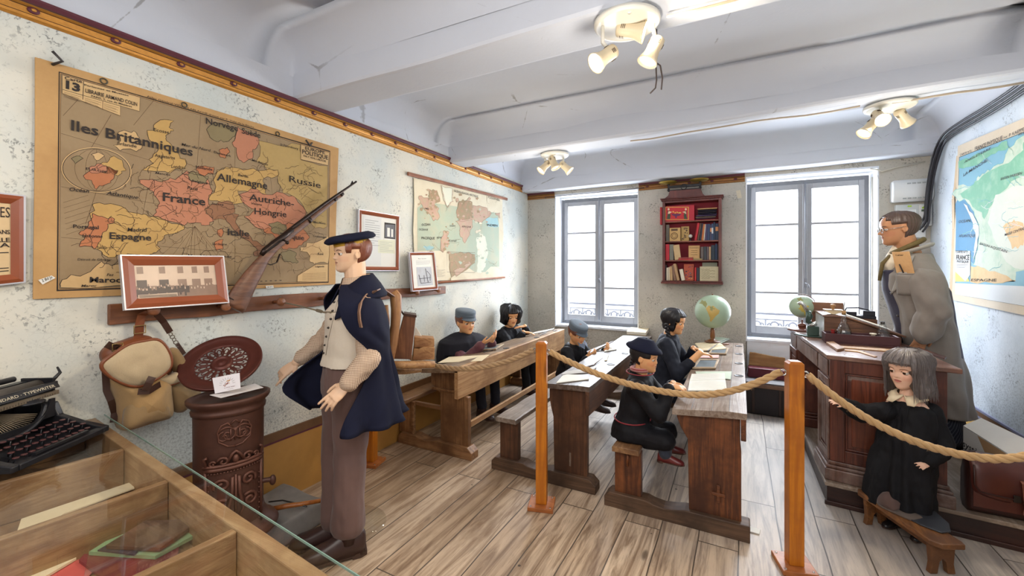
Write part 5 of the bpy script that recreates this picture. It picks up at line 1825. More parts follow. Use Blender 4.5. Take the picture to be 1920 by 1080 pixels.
for u0,u1,v0,v1,col,lab in pile:
 book('stacked_book',lab,u0,u1,v0-.5,v1+.5,S0,col,kind='flat',group='books lying in a pile on the top shelf',y=YF+.03)
G2='books on the second shelf'
book('upright_book','grey marbled book by the end wall of the second shelf',296,343,462,608,S1,(128,124,112),kind='front',group=G2,y=YF+.06)
o,_=book('clock_box','tan wooden box with a round dial on the second shelf',346,440,490,608,S1,(196,158,100),kind='front',group=None)
o['category']='box'
mb=MB()
mb.torus(bpx(387,562,YF+.026),.036,.003,(0,1,0),24,6)
mb.torus(bpx(387,562,YF+.026),.022,.002,(0,1,0),20,6)
a,b=bpx(360,520,YF+.0265),bpx(416,500,YF+.0265)
mb.bx(a.x,b.x,YF+.0255,YF+.0275,a.z,b.z)
mb.build('dial_ring',bookmat((92,66,40)),o)
book('ornate_book','yellow book with a dark ornamental cover beside the dial box',446,514,478,606,S1,(182,148,88),kind='front',group=G2,y=YF+.06)
ob=bpy.data.objects['ornate_book']
mb=MB()
a,b=bpx(450,600,YF+.059),bpx(508,486,YF+.059)
rnd=random.Random(2)
for k in range(22):
 u,w=rnd.uniform(a.x+.008,b.x-.008),rnd.uniform(a.z+.01,b.z-.01)
 mb.poly([V(u+.007*math.cos(t),YF+.0585-k*1e-5,w+.005*math.sin(t*1.0))for t in[j*PI/4 for j in range(8)]],0)
mb.build('cover_print',bookmat((74,52,38)),ob)
es=thing('egg_cup_ball','small white ball on a dark stand in the middle of the second shelf','ball',bpx(527,606))
p=bpx(527,564,YF+.05)
mb=MB()
mb.ell(p,.021)
mb.build('ball',plain('white_ball',rgb(206,202,190),.5),es)
mb=MB()
mb.lathe([(0,0),(.016,0),(.014,.006),(.006,.012),(.006,p.z-S1-.026),(.012,p.z-S1-.020),(0,p.z-S1-.0195)],(p.x,YF+.05,S1+.0008),n=16)
mb.build('stand',PENB,es)
row2=[(560,580,452,(186,38,48),.16,'red'),(584,600,456,(92,70,56),.15,'brown'),(604,618,458,(44,46,62),.13,'dark'),(620,636,464,(184,108,60),.11,'orange'),(638,648,466,(206,198,180),.09,'white'),(648,668,466,(70,62,96),.05,'violet'),(668,692,464,(44,60,92),.04,'blue'),(692,708,474,(62,58,84),.03,'slate'),(708,724,462,(48,70,104),0,'pale-banded blue'),(724,740,448,(40,54,76),0,'tall blue'),(741,768,462,(40,52,74),0,'thick navy')]
names2=['leaning red book with the ball on its open side','brown book leaning on the red one of the second shelf','thin black book between brown and orange spines','orange-brown book leaning on the second shelf','narrow white spine on the second shelf','violet spine next to the narrow white one','wide blue spine next to the violet one','slate spine with an orange tag on the second shelf','blue spine with a pale band on the second shelf','tallest blue book of the second shelf','thick navy book with an orange tag ending the second shelf']
for(u0,u1,v0,col,ln,nm),lab in zip(row2,names2):
 book('upright_book',lab,u0,u1,v0,606,S1,col,lean=ln,group=G2,band=(.55,.8,(196,132,84))if 'tag' in lab else((.4,.75,(190,196,200))if 'band' in lab else None))
G3='books on the third shelf'
for u0,u1,v0,col,ln,lab in((308,344,632,(186,40,54),0,'thick red book with white stripe at the end of the third shelf'),(346,380,634,(120,118,108),0,'grey-green thick spine beside the red one on the third shelf'),(614,640,656,(96,86,84),0,'first grey spine beside the tan cover on the third shelf'),(642,664,654,(62,66,72),0,'dark grey spine on the third shelf'),(666,684,656,(92,80,84),0,'mauve spine on the third shelf'),(686,702,656,(182,152,118),0,'tan spine amid dark ones on the third shelf'),(705,738,642,(36,50,64),0,'broad blue-black spine on the third shelf'),(740,757,630,(40,56,84),0,'tall blue spine on the third shelf'),(759,770,640,(60,56,66),0,'last dark spine on the third shelf')):
 book('upright_book',lab,u0,u1,v0,770,S2,col,lean=ln,group=G3)
book('upright_book','pale tan booklet leaning against the grey spine on the third shelf',392,446,640,770,S2,(196,166,122),lean=-.12,kind='booklet',group=G3)
book('stacked_book','red book lying flat on the third shelf',422,548,758,770,S2,(176,50,52),kind='flat',group=G3,y=YF+.012,dep=.045)
book('stacked_book','red-brown book lying on the flat red one of the third shelf',426,548,746,757,S2,(150,64,60),kind='flat',group=G3,y=YF+.012,dep=.045)
book('stacked_book','olive booklet lying flat below the tan cover on the third shelf',552,628,756,770,S2,(150,132,88),kind='flat',group=G3,y=YF+.012,dep=.04)
o,_=book('upright_book','tan book showing its printed front cover on the third shelf',510,606,642,768,S2,(206,164,108),kind='front',group=G3,y=YF+.066)
mb=MB()
text_on(mb,'Grammaire',bpx(518,668,YF+.065),bpx(598,668,YF+.065),.010,(0,-1,0),0,.01,0,.0004)
for k in range(3):
 a,b=bpx(530,690+k*18,YF+.0645),bpx(586,687+k*18,YF+.0645)
 mb.bx(a.x,b.x,YF+.0645,YF+.065,a.z,b.z)
mb.build('cover_print',INK,o)
G4='books on the bottom shelf'
for u0,u1,v0,col,ln,lab in((304,318,815,(74,66,74),0,'dark spine by the end wall on the bottom shelf'),(320,334,838,(214,204,184),0,'first white spine on the bottom shelf'),(336,350,834,(204,190,164),0,'second white spine on the bottom shelf'),(352,374,826,(186,152,110),-.05,'tan spine tilted beside the white ones on the bottom shelf'),(382,404,816,(130,98,80),-.14,'brown book tilted on the bottom shelf'),(410,434,802,(178,142,104),-.22,'tallest tilted tan book on the bottom shelf'),(450,480,850,(222,212,192),-.2,'white book with a printed spine, tilted, on the bottom shelf'),(562,577,832,(182,44,44),0,'red spine beside the colourful cover on the bottom shelf'),(580,602,834,(52,54,66),0,'dark spine beside the parchment cover on the bottom shelf')):
 book('upright_book',lab,u0,u1,v0,948,S3,col,lean=ln,group=G4)
o,_=book('upright_book','colourful red and blue illustrated cover on the bottom shelf',470,556,806,948,S3,(180,84,58),kind='front',group=G4,y=YF+.07)
mb=MB()
rnd=random.Random(9)
a,b=bpx(474,940,YF+.0695),bpx(552,814,YF+.0695)
for k in range(26):
 u,w,r_=rnd.uniform(a.x+.012,b.x-.012),rnd.uniform(a.z+.012,b.z-.012),rnd.uniform(.005,.012)
 mb.poly([V(u+r_*math.cos(t),YF+.0692-k*4e-6,w+r_*.7*math.sin(t))for t in[j*PI/4 for j in range(8)]],k%4)
mb.build('cover_print',[bookmat((60,56,110)),bookmat((206,160,92)),bookmat((150,40,44)),bookmat((50,40,48))],o)
book('upright_book','small parchment-grey book standing behind the script cover on the bottom shelf',628,758,790,948,S3,(150,152,134),kind='booklet',group=G4,y=YF+.095)
o,_=book('upright_book','parchment cover with handwritten script at the end of the bottom shelf',606,770,826,950,S3,(190,178,146),kind='front',group=G4,y=YF+.03)
mb=MB()
for k in range(7):
 pts=[bpx(620+j*9,850+k*13+3*math.sin(j*2.1+k),YF+.0285)for j in range(14 if k%2 else 9)]
 mb.tube(pts,.0011,4)
mb.build('cover_print',INK,o)
BRASS=plain('old_brass',rgb(176,150,66),.3,.7,var=.3)
sx0,sx1=at_y(1254,350,YF+.06).x,at_y(1313,345,YF+.06).x
zc=BZ1+.086
bs=thing('balance_scale','old two-pan balance with brass pans on top of the hanging bookcase','scale',((sx0+sx1)/2,YF+.05,zc))
mb=MB()
mb.bx(sx0-.01,sx1+.01,YF+.02,YF+.08,zc,zc+.012)
for x in(sx0,sx1):
 mb.lathe([(.02,.012),(.012,.02),(.012,.075),(.018,.08),(0,.081)],(x,YF+.05,zc),n=14)
mb.bx(sx0-.005,sx1+.005,YF+.035,YF+.065,zc+.035,zc+.062)
mb.torus(((sx0+sx1)/2,YF+.015,zc+.035),.03,.005,(0,1,0),18,6)
mb.build('scale_frame',plain('scale_iron',rgb(46,44,46),.5,.5),bs,.003)
for x in(sx0-.01,sx1-.01):
 mb=MB()
 mb.lathe([(0,.082),(.03,.082),(.085,.092),(.098,.104),(.1,.108),(.085,.102),(.03,.09),(0,.088)],(x,YF+.05,zc),n=30)
 mb.build('weighing_pan',BRASS,bs)
mb=MB()
mb.prism([at_y(1380,358,YB-.001),at_y(1388,356,YB-.001),at_y(1391,371,YB-.001),at_y(1383,372,YB-.001)],V(0,-.002,0))
tag(mb.build('hanging_paper_tag',plain('tag_paper',rgb(206,196,172),.7)),'small torn paper tag stuck high on the wall beside the bookcase','paper')
# ---------------------------------------------------------------- trunk, case and board by the far window
tk=thing('travel_chest','battered dark trunk with worn edges on the floor below the far window','trunk',(2.86,5.1,0))
TKM=plain('trunk_dark',rgb(38,32,34),.6,var=.4,scale=10)
TKT=plain('trunk_top',rgb(112,110,112),.6,var=.3,scale=8)
WORN=plain('worn_leather',rgb(130,102,82),.7,var=.45,scale=16)
mb=MB()
mb.bx(2.64,3.0,4.93,5.29,.004,.27)
mb.build('trunk_body',TKM,tk,.008)
mb=MB()
mb.bx(2.63,3.008,4.92,5.295,.27,.31)
mb.build('worn_rim',WORN,tk,.006)
mb=MB()
mb.bx(2.635,3.004,4.925,5.292,.311,.325)
mb.build('trunk_lid',TKT,tk,.004)
for x in(2.70,2.93):
 mb=MB()
 mb.bx(x-.012,x+.012,4.917,4.93,.02,.268)
 mb.build('trunk_strap',plain('trunk_slat',rgb(60,44,38),.6),tk,.003)
mb=MB()
mb.bx(2.66,3.0,5.12,5.26,.3255,.425)
tag(mb.build('leather_case',plain('maroon_leather',rgb(96,28,42),.45,var=.25),None,.006),'maroon leather case lying on top of the battered trunk','case')
mb=MB()
mb.prism([V(2.665,5.27,.326),V(3.0,5.27,.326),V(3.0,5.27,.53),V(2.9,5.27,.535),V(2.72,5.27,.56),V(2.675,5.27,.56)],V(0,.02,0))
tag(mb.build('wood_board',wood('board_pale',rgb(198,158,104),rgb(164,120,74),'X',.6),None,.004),'pale rough wooden board standing upright behind the maroon case','board')
mb=MB()
mb.strap([V(2.652,5.10,.42),V(2.628,5.0,.33),V(2.622,4.9,.18),V(2.63,4.86,.1)],.022,.004,(0,1,.3))
tag(mb.build('leather_strap',plain('violet_strap',rgb(74,46,66),.6)),'dark violet strap hanging beside the battered trunk','strap')
# ---------------------------------------------------------------- satchel, cardboard box
LEA=plain('satchel_leather',rgb(80,38,31),.35,var=.45,scale=9,bstr=.35)
LEAD=plain('satchel_edge',rgb(56,30,26),.45,var=.3)
LEAT=plain('satchel_strap',rgb(122,74,58),.45,var=.25)
zp=.143
sr=at_z(1822,965,zp)
st=thing('leather_satchel','dark red-brown leather school satchel on the platform edge','satchel',(sr.x+.2,sr.y+.06,zp))
bx0,by0=sr.x+.0,sr.y+.02
W_,D_,H_=.44,.13,.30
mb=MB()
rings=[]
for i,(x,k)in enumerate(((0,.82),(.01,.95),(.03,1),(W_-.03,1),(W_-.01,.95),(W_,.82))):
 ring=[]
 for y,z in((0,.03),(.03,0),(D_-.03,0),(D_,.03),(D_-.005,H_*.8),(D_-.03,H_),(.04,H_),(.012,H_*.8)):
  yy=(y-D_/2)*k+D_/2
  ring.append(V(bx0+x,by0+yy,zp+.001+z*(k if z>.1 else 1)))
 rings.append(ring)
mb.loft(rings,0,True)
mb.build('satchel_body',LEAD,st,.0)
mb=MB()
rings=[]
for k in range(9):
 y,z=[(D_-.02,H_+.004),(.06,H_+.009),(.02,H_-.004),(-.004,H_-.05),(-.010,H_*.62),(-.010,H_*.5),(-.010,H_*.42),(-.008,H_*.36),(-.006,H_*.33)][k]
 inset=0 if k<5 else[.0,.004,.016,.045,.07][k-4]
 row=[V(bx0+inset+(W_-2*inset)*j/10,by0+y-.006*math.sin(j*1.3)*(k>2),zp+z+.006*math.sin(j*.9+k))for j in range(11)]
 rings.append(row)
mb.loft(rings,0,True,False,False)
o=mb.build('satchel_flap',LEA,st)
md=o.modifiers.new('thick','SOLIDIFY')
md.thickness=.005
md.offset=1
mb=MB()
mb.bx(bx0+.012,bx0+W_-.012,by0-.003,by0+.003,zp+.04,zp+H_*.55)
mb.build('front_pocket',LEA,st,.003)
mb=MB()
xs_=bx0+.20
mb.strap([V(xs_,by0-.012,zp+H_*.74),V(xs_,by0-.028,zp+H_*.72),V(xs_+.004,by0-.03,zp+H_*.5),V(xs_+.008,by0-.03,zp+H_*.3),V(xs_+.006,by0-.02,zp+H_*.2),V(xs_+.016,by0-.035,zp+H_*.08)],.028,.004,(1,0,0))
s_=mb.build('closing_strap',LEAT,st)
mb=MB()
mb.bx(xs_-.04,xs_-.012,by0-.02,by0-.012,zp+H_*.36,zp+H_*.48)
mb.build('buckle',plain('dark_buckle',rgb(60,56,54),.35,.8),s_,.002)
mb=MB()
mb.tube([V(bx0+.012,by0-.012,zp+H_*.9),V(bx0+.012,by0-.016,zp+H_*.55),V(bx0+.035,by0-.016,zp+H_*.44),V(bx0+.09,by0-.016,zp+H_*.42),V(bx0+W_-.03,by0-.014,zp+H_*.36)],.004,6)
mb.build('flap_piping',LEAD,st)
mb=MB()
mb.tube([V(bx0+.015,by0+D_*.5,zp+H_*.88),V(bx0-.005,by0+D_*.45,zp+H_*1.04),V(bx0+.035,by0+D_*.4,zp+H_*1.08),V(bx0+.05,by0+D_*.45,zp+H_*1.0)],.010,8,squash=.5)
mb.build('carry_loop',LEAD,st)
cb=thing('cardboard_box','white and brown printed cardboard box tipped between desk and wall','cardboard box',(3.95,3.75,zp))
CBW=plain('box_white',rgb(214,212,208),.6,var=.06)
CBB=plain('box_brown',rgb(176,140,102),.7,var=.12)
CBT=plain('box_text',rgb(30,30,40),.6)
CBR=plain('box_red',rgb(170,44,40),.6)
f0,f1=at_t(1806,800,2.72),at_t(1806,868,2.72)
g0,g1=at_t(1905,862,2.38),at_t(1905,925,2.38)
back=V(.13,.05,-.0)
mb=MB()
lo0,lo1=V(f0 .x,f0 .y,zp+.002),V(g0 .x,g0 .y,zp+.002)
mb.hexa([lo0,lo1,lo1+back,lo0+back],[f0,g0,g0+back,f0+back],0)
mb.build('box_body',CBW,cb)
nn=(lo1-lo0).cross(f0-lo0).normalized()
if nn.dot(O-f0)<0:
 nn=-nn
mb=MB()
mb.poly([f0 .lerp(g0,.3)+nn*.001,g0+nn*.001,lo1+nn*.001,lo0 .lerp(lo1,.85)+nn*.001],1)
text_on(mb,'système',at_t(1806,836,2.72)+nn*.002,at_t(1851.5,866.5,2.555)+nn*.002,.040,nn,2,.012,0,.001)
text_on(mb,'U',at_t(1855,868,2.545)+nn*.002,at_t(1866,876,2.508)+nn*.002,.044,nn,3,.04,0,.001)
mb.tube([at_t(1806,839.5,2.72)+nn*.002,at_t(1851.5,870,2.555)+nn*.002],.0018,4,2)
mb.build('box_print',[CBW,CBB,CBT,CBR],cb)
mb=MB()
u0,u1=f0+V(0,0,.003),g0+V(0,0,.003)
mb.prism([u0,u1,u1+V(.11,.05,.075),u0+V(.10,.05,.05)],V(0,0,.004))
mb.build('box_flap',CBW,cb)
# ---------------------------------------------------------------- little bench, slippers and iron plate under the doll
bp=[at_z(1623,925,.172),at_z(1640,917,.172),at_z(1797,1009,.172),at_z(1752,1021,.172)]
fb=thing('footstool_bench','small worn wooden bench with notched legs before the doll','bench',(sum(bp,Vector())/4)-V(0,0,.172))
STW=wood('stool_wood',rgb(160,106,56),rgb(104,64,34),'Y',.5,worn=rgb(88,56,34))
e1=((bp[2]+bp[3])/2-(bp[0]+bp[1])/2).normalized()
cen=sum(bp,Vector())/4
e1=V(e1 .x,e1 .y,0).normalized()
e2=V(-e1 .y,e1 .x,0)
Lb,Wb=.255,.072
def sp(u,w,z):
 return V(cen.x,cen.y,0)+e1*u+e2*w+V(0,0,z)
mb=MB()
mb.prism([sp(-Lb,-Wb+.02,.147),sp(-Lb+.03,-Wb,.147),sp(Lb-.04,-Wb,.147),sp(Lb,-Wb+.03,.147),sp(Lb,Wb-.01,.147),sp(Lb-.03,Wb,.147),sp(-Lb+.02,Wb,.147),sp(-Lb,Wb-.02,.147)],V(0,0,.026))
mb.build('bench_top',STW,fb,.005)
for u in(-Lb+.05,Lb-.07):
 mb=MB()
 poly=[sp(u,-.06,.002),sp(u,-.025,.002),sp(u,-.015,.06),sp(u,0,.075),sp(u,.015,.06),sp(u,.025,.002),sp(u,.06,.002),sp(u,.052,.05),sp(u,.06,.1465),sp(u,-.06,.1465),sp(u,-.052,.05)]
 mb.prism(poly,e1*.026)
 mb.build('leg',STW,fb,.003)
mb=MB()
mb.bx(0,0,0,0,0,0)
mb=MB()
mb.prism([sp(-Lb+.078,-.008,.09),sp(Lb-.072,-.008,.09),sp(Lb-.072,-.008,.12),sp(-Lb+.078,-.008,.12)],e2*.016)
mb.build('stretcher',STW,fb)
mb=MB()
pl=[at_z(q[0],q[1],.1745)for q in((1706,946),(1716,944),(1752,960),(1780,984),(1783,999),(1766,1001),(1724,985),(1700,972))]
if(pl[1]-pl[0]).cross(pl[2]-pl[1]).z<0:
 pl=pl[::-1]
mb.prism(pl,V(0,0,.008))
tag(mb.build('sole_plate',plain('dark_slate',rgb(58,60,66),.45,.2,var=.2),None,.003),'dark grey pointed plate lying on the small bench','plate')
FELT=fabric('slipper_felt',rgb(86,66,60),.95,.4)
FELTS=plain('slipper_sole',rgb(96,84,76),.9)
def slipper(px_heel,px_toe,w,label,z):
 h,t=at_z(px_heel[0],px_heel[1],z),at_z(px_toe[0],px_toe[1],z)
 d=(t-h)
 L=d.length
 d.normalize()
 s=V(-d.y,d.x,0)
 root=thing('felt_slipper',label,'slipper',(h+t)/2,'felt slippers on the small bench')
 prof=[(0,.55),(.06,.75),(.2,.85),(.45,.92),(.7,1.0),(.86,.85),(.96,.55),(1,.2)]
 mb=MB()
 mb.loft([[h+d*(L*u)-s*(w*k/2),h+d*(L*u)+s*(w*k/2),h+d*(L*u)+s*(w*k/2)+V(0,0,.009),h+d*(L*u)-s*(w*k/2)+V(0,0,.009)]for u,k in prof],0,False)
 mb.build('sole',FELTS,root,.002)
 mb=MB()
 rings=[]
 for u,k in prof:
  hh=.012+(.062 if u>.4 else.0)*math.sin(PI*min(1,(1.02-u)/.62))**.8+(.012 if u<=.4 else 0)
  rr=[]
  for j in range(13):
   a=PI*j/12
   rr.append(h+d*(L*u)+s*(math.cos(a)*w*k*.47)+V(0,0,.0095+math.sin(a)*hh))
  rings.append(rr)
 mb.loft(rings[3:],0,True,True,True)
 mb.build('upper',FELT,root)
slipper((1722,976),(1648,940),.115,'brown felt slipper lying across the small bench, nearer one',.1745)
slipper((1698,946),(1640,916),.10,'darker felt slipper behind the nearer slipper',.1745)
# ================================================================ ROPE BARRIER
POSTW=wood('post_pine',rgb(214,132,34),rgb(178,98,22),'Z',.32)
PLATE=wood('post_plate',rgb(206,130,70),rgb(170,98,48),'X',.4,knots=False)
def post(x,y,label,rot=.28,h=1.025,w=.067):
 root=thing('barrier_post',label,'barrier post',(x,y,0),'wooden posts of the rope barrier')
 R=Matrix.Translation(V(x,y,0))@Matrix.Rotation(rot,4,'Z')
 mb=MB()
 mb.bx(-.078,.078,-.078,.078,.0005,.024,0,R)
 mb.build('base_plate',PLATE,root,.003)
 mb=MB()
 k=w/2
 mb.loft([[R@V(sx*q,sy*q,z)for sx,sy in((-1,-1),(1,-1),(1,1),(-1,1))]for q,z in((k,.0245),(k,h-.012),(k-.010,h))],0,False)
 mb.build('post_shaft',POSTW,root,.004)
 for sg in(-1,1):
  mb=MB()
  mb.torus(V(x+sg*.046,y,.962),.014,.004,(0,1,0),14,6)
  mb.build('eye_hook',STEEL,root)
 for sx,sy in((-1,-1),(1,1),(1,-1),(-1,1)):
  mb=MB()
  mb.ell(R@V(sx*.06,sy*.06,.0245),(.006,.006,.003),None,10,6)
  mb.build('screw',STEEL,root)
 return root
PA,PB_,PC,PD=V(1.488,2.435,0),V(2.816,2.53,0),V(.12,2.35,0),V(4.03,2.68,0)
post(PA.x,PA.y,'orange pine post between the two desks, carrying the middle of the rope')
post(PB_.x,PB_.y,'orange pine post in front of the teacher desk')
post(PC.x,PC.y,'orange pine post by the papered wall behind the standing boy')
post(PD.x,PD.y,'orange pine post by the wall with the satchel, at the rope end')
ROPE=fabric('hemp_rope',rgb(176,142,98),.95,.35,300)
ROPED=fabric('hemp_rope_far',rgb(164,134,98),.95,.35,300)
def rope(a,b,zlow,label,m,seed,xlow=.5):
 """three-strand laid rope hanging between two posts"""
 n=int((b-a).length/.008)
 path=[]
 for i in range(n+1):
  k=i/n
  p=a.lerp(b,k)
  kk=k/xlow if k<xlow else(1-k)/(1-xlow)
  z=zlow+((a.z if k<xlow else b.z)-zlow)*(1-kk)**2
  path.append(V(p.x,p.y,z))
 mb=MB()
 L=0
 strands=[[],[],[]]
 for i,p in enumerate(path):
  d=(path[min(i+1,n)]-path[max(i-1,0)]).normalized()
  if i:
   L+=(p-path[i-1]).length
  u,w=frame_of(d)
  for s in range(3):
   ph=2*PI*(L/.125+s/3)
   strands[s].append(p+(u*math.cos(ph)+w*math.sin(ph))*.0088)
 for s in range(3):
  mb.tube(strands[s],.0105,8)
 rnd=random.Random(seed)
 for k in range(int((b-a).length*170)):
  i=rnd.randrange(2,n-2)
  p=path[i]
  o1=V(rnd.uniform(-1,1),rnd.uniform(-1,1),rnd.uniform(-1,1)).normalized()
  mb.tube([p+o1*.014,p+o1*.02+V(rnd.uniform(-.006,.006),0,rnd.uniform(-.004,.004)),p+o1*rnd.uniform(.022,.03)],.00045,3,0,False)
 return tag(mb.build('barrier_rope',m),label,'rope','ropes of the barrier')
s_=.056
rope(V(PC.x+s_,PC.y,.965),V(PA.x-s_,PA.y,.965),.79,'thick twisted rope between the wall post and the middle post',ROPED,1)
rope(V(PA.x+s_,PA.y,.965),V(PB_.x-s_,PB_.y,.965),.795,'thick twisted rope sagging before the russet desk',ROPE,2,.62)
rope(V(PB_.x+s_,PB_.y,.96),V(PD.x-s_,PD.y,.96),.655,'thick twisted rope sagging before the doll and the satchel',ROPE,3,.58)
# ================================================================ CEILING SPOTLIGHTS AND WIRES
ENAM=plain('cream_enamel',rgb(226,222,210),.35,var=.05)
BEIGE=plain('beige_enamel',rgb(206,190,160),.35,var=.08)
LENS=emit('lamp_lens',(1.0,.86,.62,1),40.0)
LENSD=emit('lamp_lens_dim',(1.0,.86,.62,1),6.0)
SLOT=plain('vent_slot',rgb(60,40,24),.6)
def fixture(label,q,zc,heads,R=.145,col=ENAM):
 c=at_z(q[0],q[1],zc)
 root=thing('ceiling_spotlight',label,'ceiling light',(c.x,c.y,zc-.05),'three-headed spotlights under the beams')
 mb=MB()
 mb.lathe([(0,0),(R,0),(R,-.012),(R*.93,-.022),(R*.88,-.020),(R*.3,-.026),(0,-.026)],c-V(0,0,.002),(0,0,1),40)
 mb.build('ceiling_plate',col,root)
 for(sx,sy,jx,jy,ex,ey,dt,lit,dpt)in heads:
  t0=(c-O).dot(V(-SY,CY,0))+dpt
  foot_=at_z(sx,sy,zc-.026)
  fo=foot_-V(c.x,c.y,foot_.z)
  if fo.length>R*.8:
   foot_=V(c.x,c.y,foot_.z)+fo.normalized()*R*.75
  j=at_t(jx,jy,t0)
  e=at_t(ex,ey,t0+dt)
  d=(e-j).normalized()
  L=.125
  e=j+d*L*.78
  b=j-d*L*.22
  mb=MB()
  up=j+V(0,0,.045)
  mb.tube([foot_,V(foot_.x,foot_.y,max(up.z,j.z+.03)),j+V(0,0,.012)],.0085,10)
  mb.build('stem',col,root)
  mb=MB()
  prof=[(0,0),(.024,0),(.031,.006),(.032,.03),(.030,.06),(.033,.085),(.043,.112),(.046,.122),(.042,.121),(.03,.1),(0,.098)]
  mb.lathe([(r,z)for r,z in prof],b,d,26,0)
  u,w=frame_of(d)
  for k in range(3):
   for sg in(1,-1):
    for side in(u,w):
     p=b+d*(.022+.007*k)+side*sg*.0325
     wv=d.cross(side)
     mb.tube([p-wv*.009,p+side*sg*.0008,p+wv*.009],.0014,5,1)
  hd=mb.build('spot_head',[BEIGE,SLOT],root)
  mb=MB()
  mb.lathe([(0,.117),(.025,.116),(.040,.112),(.040,.108),(0,.108)],b,d,24)
  mb.build('lamp_lens',LENS if lit==2 else LENSD if lit==1 else BEIGE,hd)
  if lit:
   l=bpy.data.lights.new('spot_lamp','SPOT')
   l.energy=26.0 if lit==2 else 14.0
   l.color=(1.0,.82,.58)
   l.spot_size=math.radians(110)
   l.spot_blend=.8
   l.shadow_soft_size=.04
   lo=bpy.data.objects.new('spot_lamp',l)
   C.objects.link(lo)
   lo.location=b+d*.13
   lo.rotation_euler=d.to_track_quat('-Z','Y').to_euler()
 l=bpy.data.lights.new('spill_fill','POINT')  # added point light below the fixture, imitates bulb spill to brighten the ceiling
 l.energy,l.color,l.shadow_soft_size=8.0,(1.0,.93,.82),.1
 lo=bpy.data.objects.new('spill_fill',l)
 C.objects.link(lo)
 lo.location=c-V(0,.2,.52)
 return c
fixture('large cream spotlight fixture with three lit heads under the front beam',(1175,40),2.578,[(1130,50,1144,100,1112,122,-.03,2,.0),(1184,5,1168,56,1214,62,-.03,2,.0),(1225,45,1230,82,1209,126,.0,1,.02)],.142)
fixture('small white spotlight fixture under the second beam, near the planisphere',(1040,289),2.528,[(1022,297,1026,308,1012,322,-.02,1,0),(1041,290,1035,299,1045,321,-.03,0,-.04),(1060,297,1055,309,1070,322,-.02,1,0)],.130)
fixture('cream spotlight fixture under the second beam, near the map of France',(1668,197),2.572,[(1630,222,1636,232,1614,257,.0,1,.0),(1652,205,1645,216,1660,229,-.10,2,.0),(1703,205,1688,213,1708,238,.02,0,.02)],.140)
WIRE=plain('dark_wire',rgb(58,46,44),.6)
CABLE=plain('beige_cable',rgb(176,160,138),.6,var=.1)
WCABLE=plain('white_cable',rgb(206,200,186),.6,var=.1)
BCABLE=plain('black_cable',rgb(42,42,50),.45,var=.2)
def wire(px,t,r,m,name,label,cat,n=8):
 pts=[at_t(q[0],q[1],q[2]if len(q)>2 else t)for q in px]
 mb=MB()
 mb.tube(pts,r,n)
 return tag(mb.build(name,m),label,cat)
t_=1.98
mb=MB()
top=at_t(1231,112,t_)
mb.tube([top+V(0,0,.22),top,at_t(1228,121,t_),at_t(1233,119,t_),at_t(1230,124,t_),at_t(1231,150,t_),at_t(1229,165,t_),at_t(1219,175,t_)],.0035,6)
mb.tube([at_t(1231,118,t_),at_t(1238,123,t_),at_t(1242,146,t_),at_t(1240,168,t_)],.0035,6)
tag(mb.build('hanging_wire',WIRE),'dark twisted wire ends hanging from the beam beside the large spotlight','wire')
def on_beam(pts,zb,yb,r,m,label):
 mb=MB()
 mb.tube([V(x,yb+dy,zb(x)-r-dz)for x,dy,dz in pts],r,6)
 return tag(mb.build('ceiling_cable',m),label,'cable')
zb2=lambda x:2.52+.07*x/XR-.006
on_beam([(1.78+k*.15,.012*math.sin(k*1.7),.010+.006*math.sin(k*.9))for k in range(11)],zb2,3.58,.006,CABLE,'thin beige cable along the underside of the second beam between two spotlights')
on_beam([(3.45+k*.1,.01*math.sin(k*1.7),.012)for k in range(7)],zb2,3.6,.007,CABLE,'beige cable along the second beam from the spotlight to the side wall')
zb1=lambda x:2.578+.02*x/XR-.008
on_beam([(2.30+k*.12,.01*math.sin(k),.008)for k in range(10)],zb1,1.93,.006,CABLE,'beige cable along the underside of the front beam')
mb=MB()
mb.tube([V(.27,YB-.035,2.405),V(.30,YB-.04,2.41),V(.9,YB-.04,2.418),V(1.56,YB-.035,2.432)],.004,6)
mb.tube([V(.27,YB-.035,2.405),V(.27,YB-.001,2.405)],.006,6)
mb.tube([V(1.56,YB-.035,2.432),V(1.56,YB-.022,2.432)],.006,6)
tag(mb.build('curtain_wire',WIRE),'thin dark curtain wire stretched across the top of a window','curtain wire')
mb=MB()
mb.tube([V(3.70,YB-.012,2.435),V(3.76,YB-.012,2.42),V(3.79,YB-.014,2.40),V(3.9,YB-.012,2.43),V(4.1,YB-.012,2.46)],.007,8)
tag(mb.build('hanging_cable',WCABLE),'white cable looping over the corner above the electric meter','cable')
mb=MB()
mb.tube([V(3.752,YB+.16,.75),V(3.752,YB+.16,2.38)],.007,8)
tag(mb.build('hanging_cable',WCABLE),'white vertical cable beside the casement behind the teacher','cable')
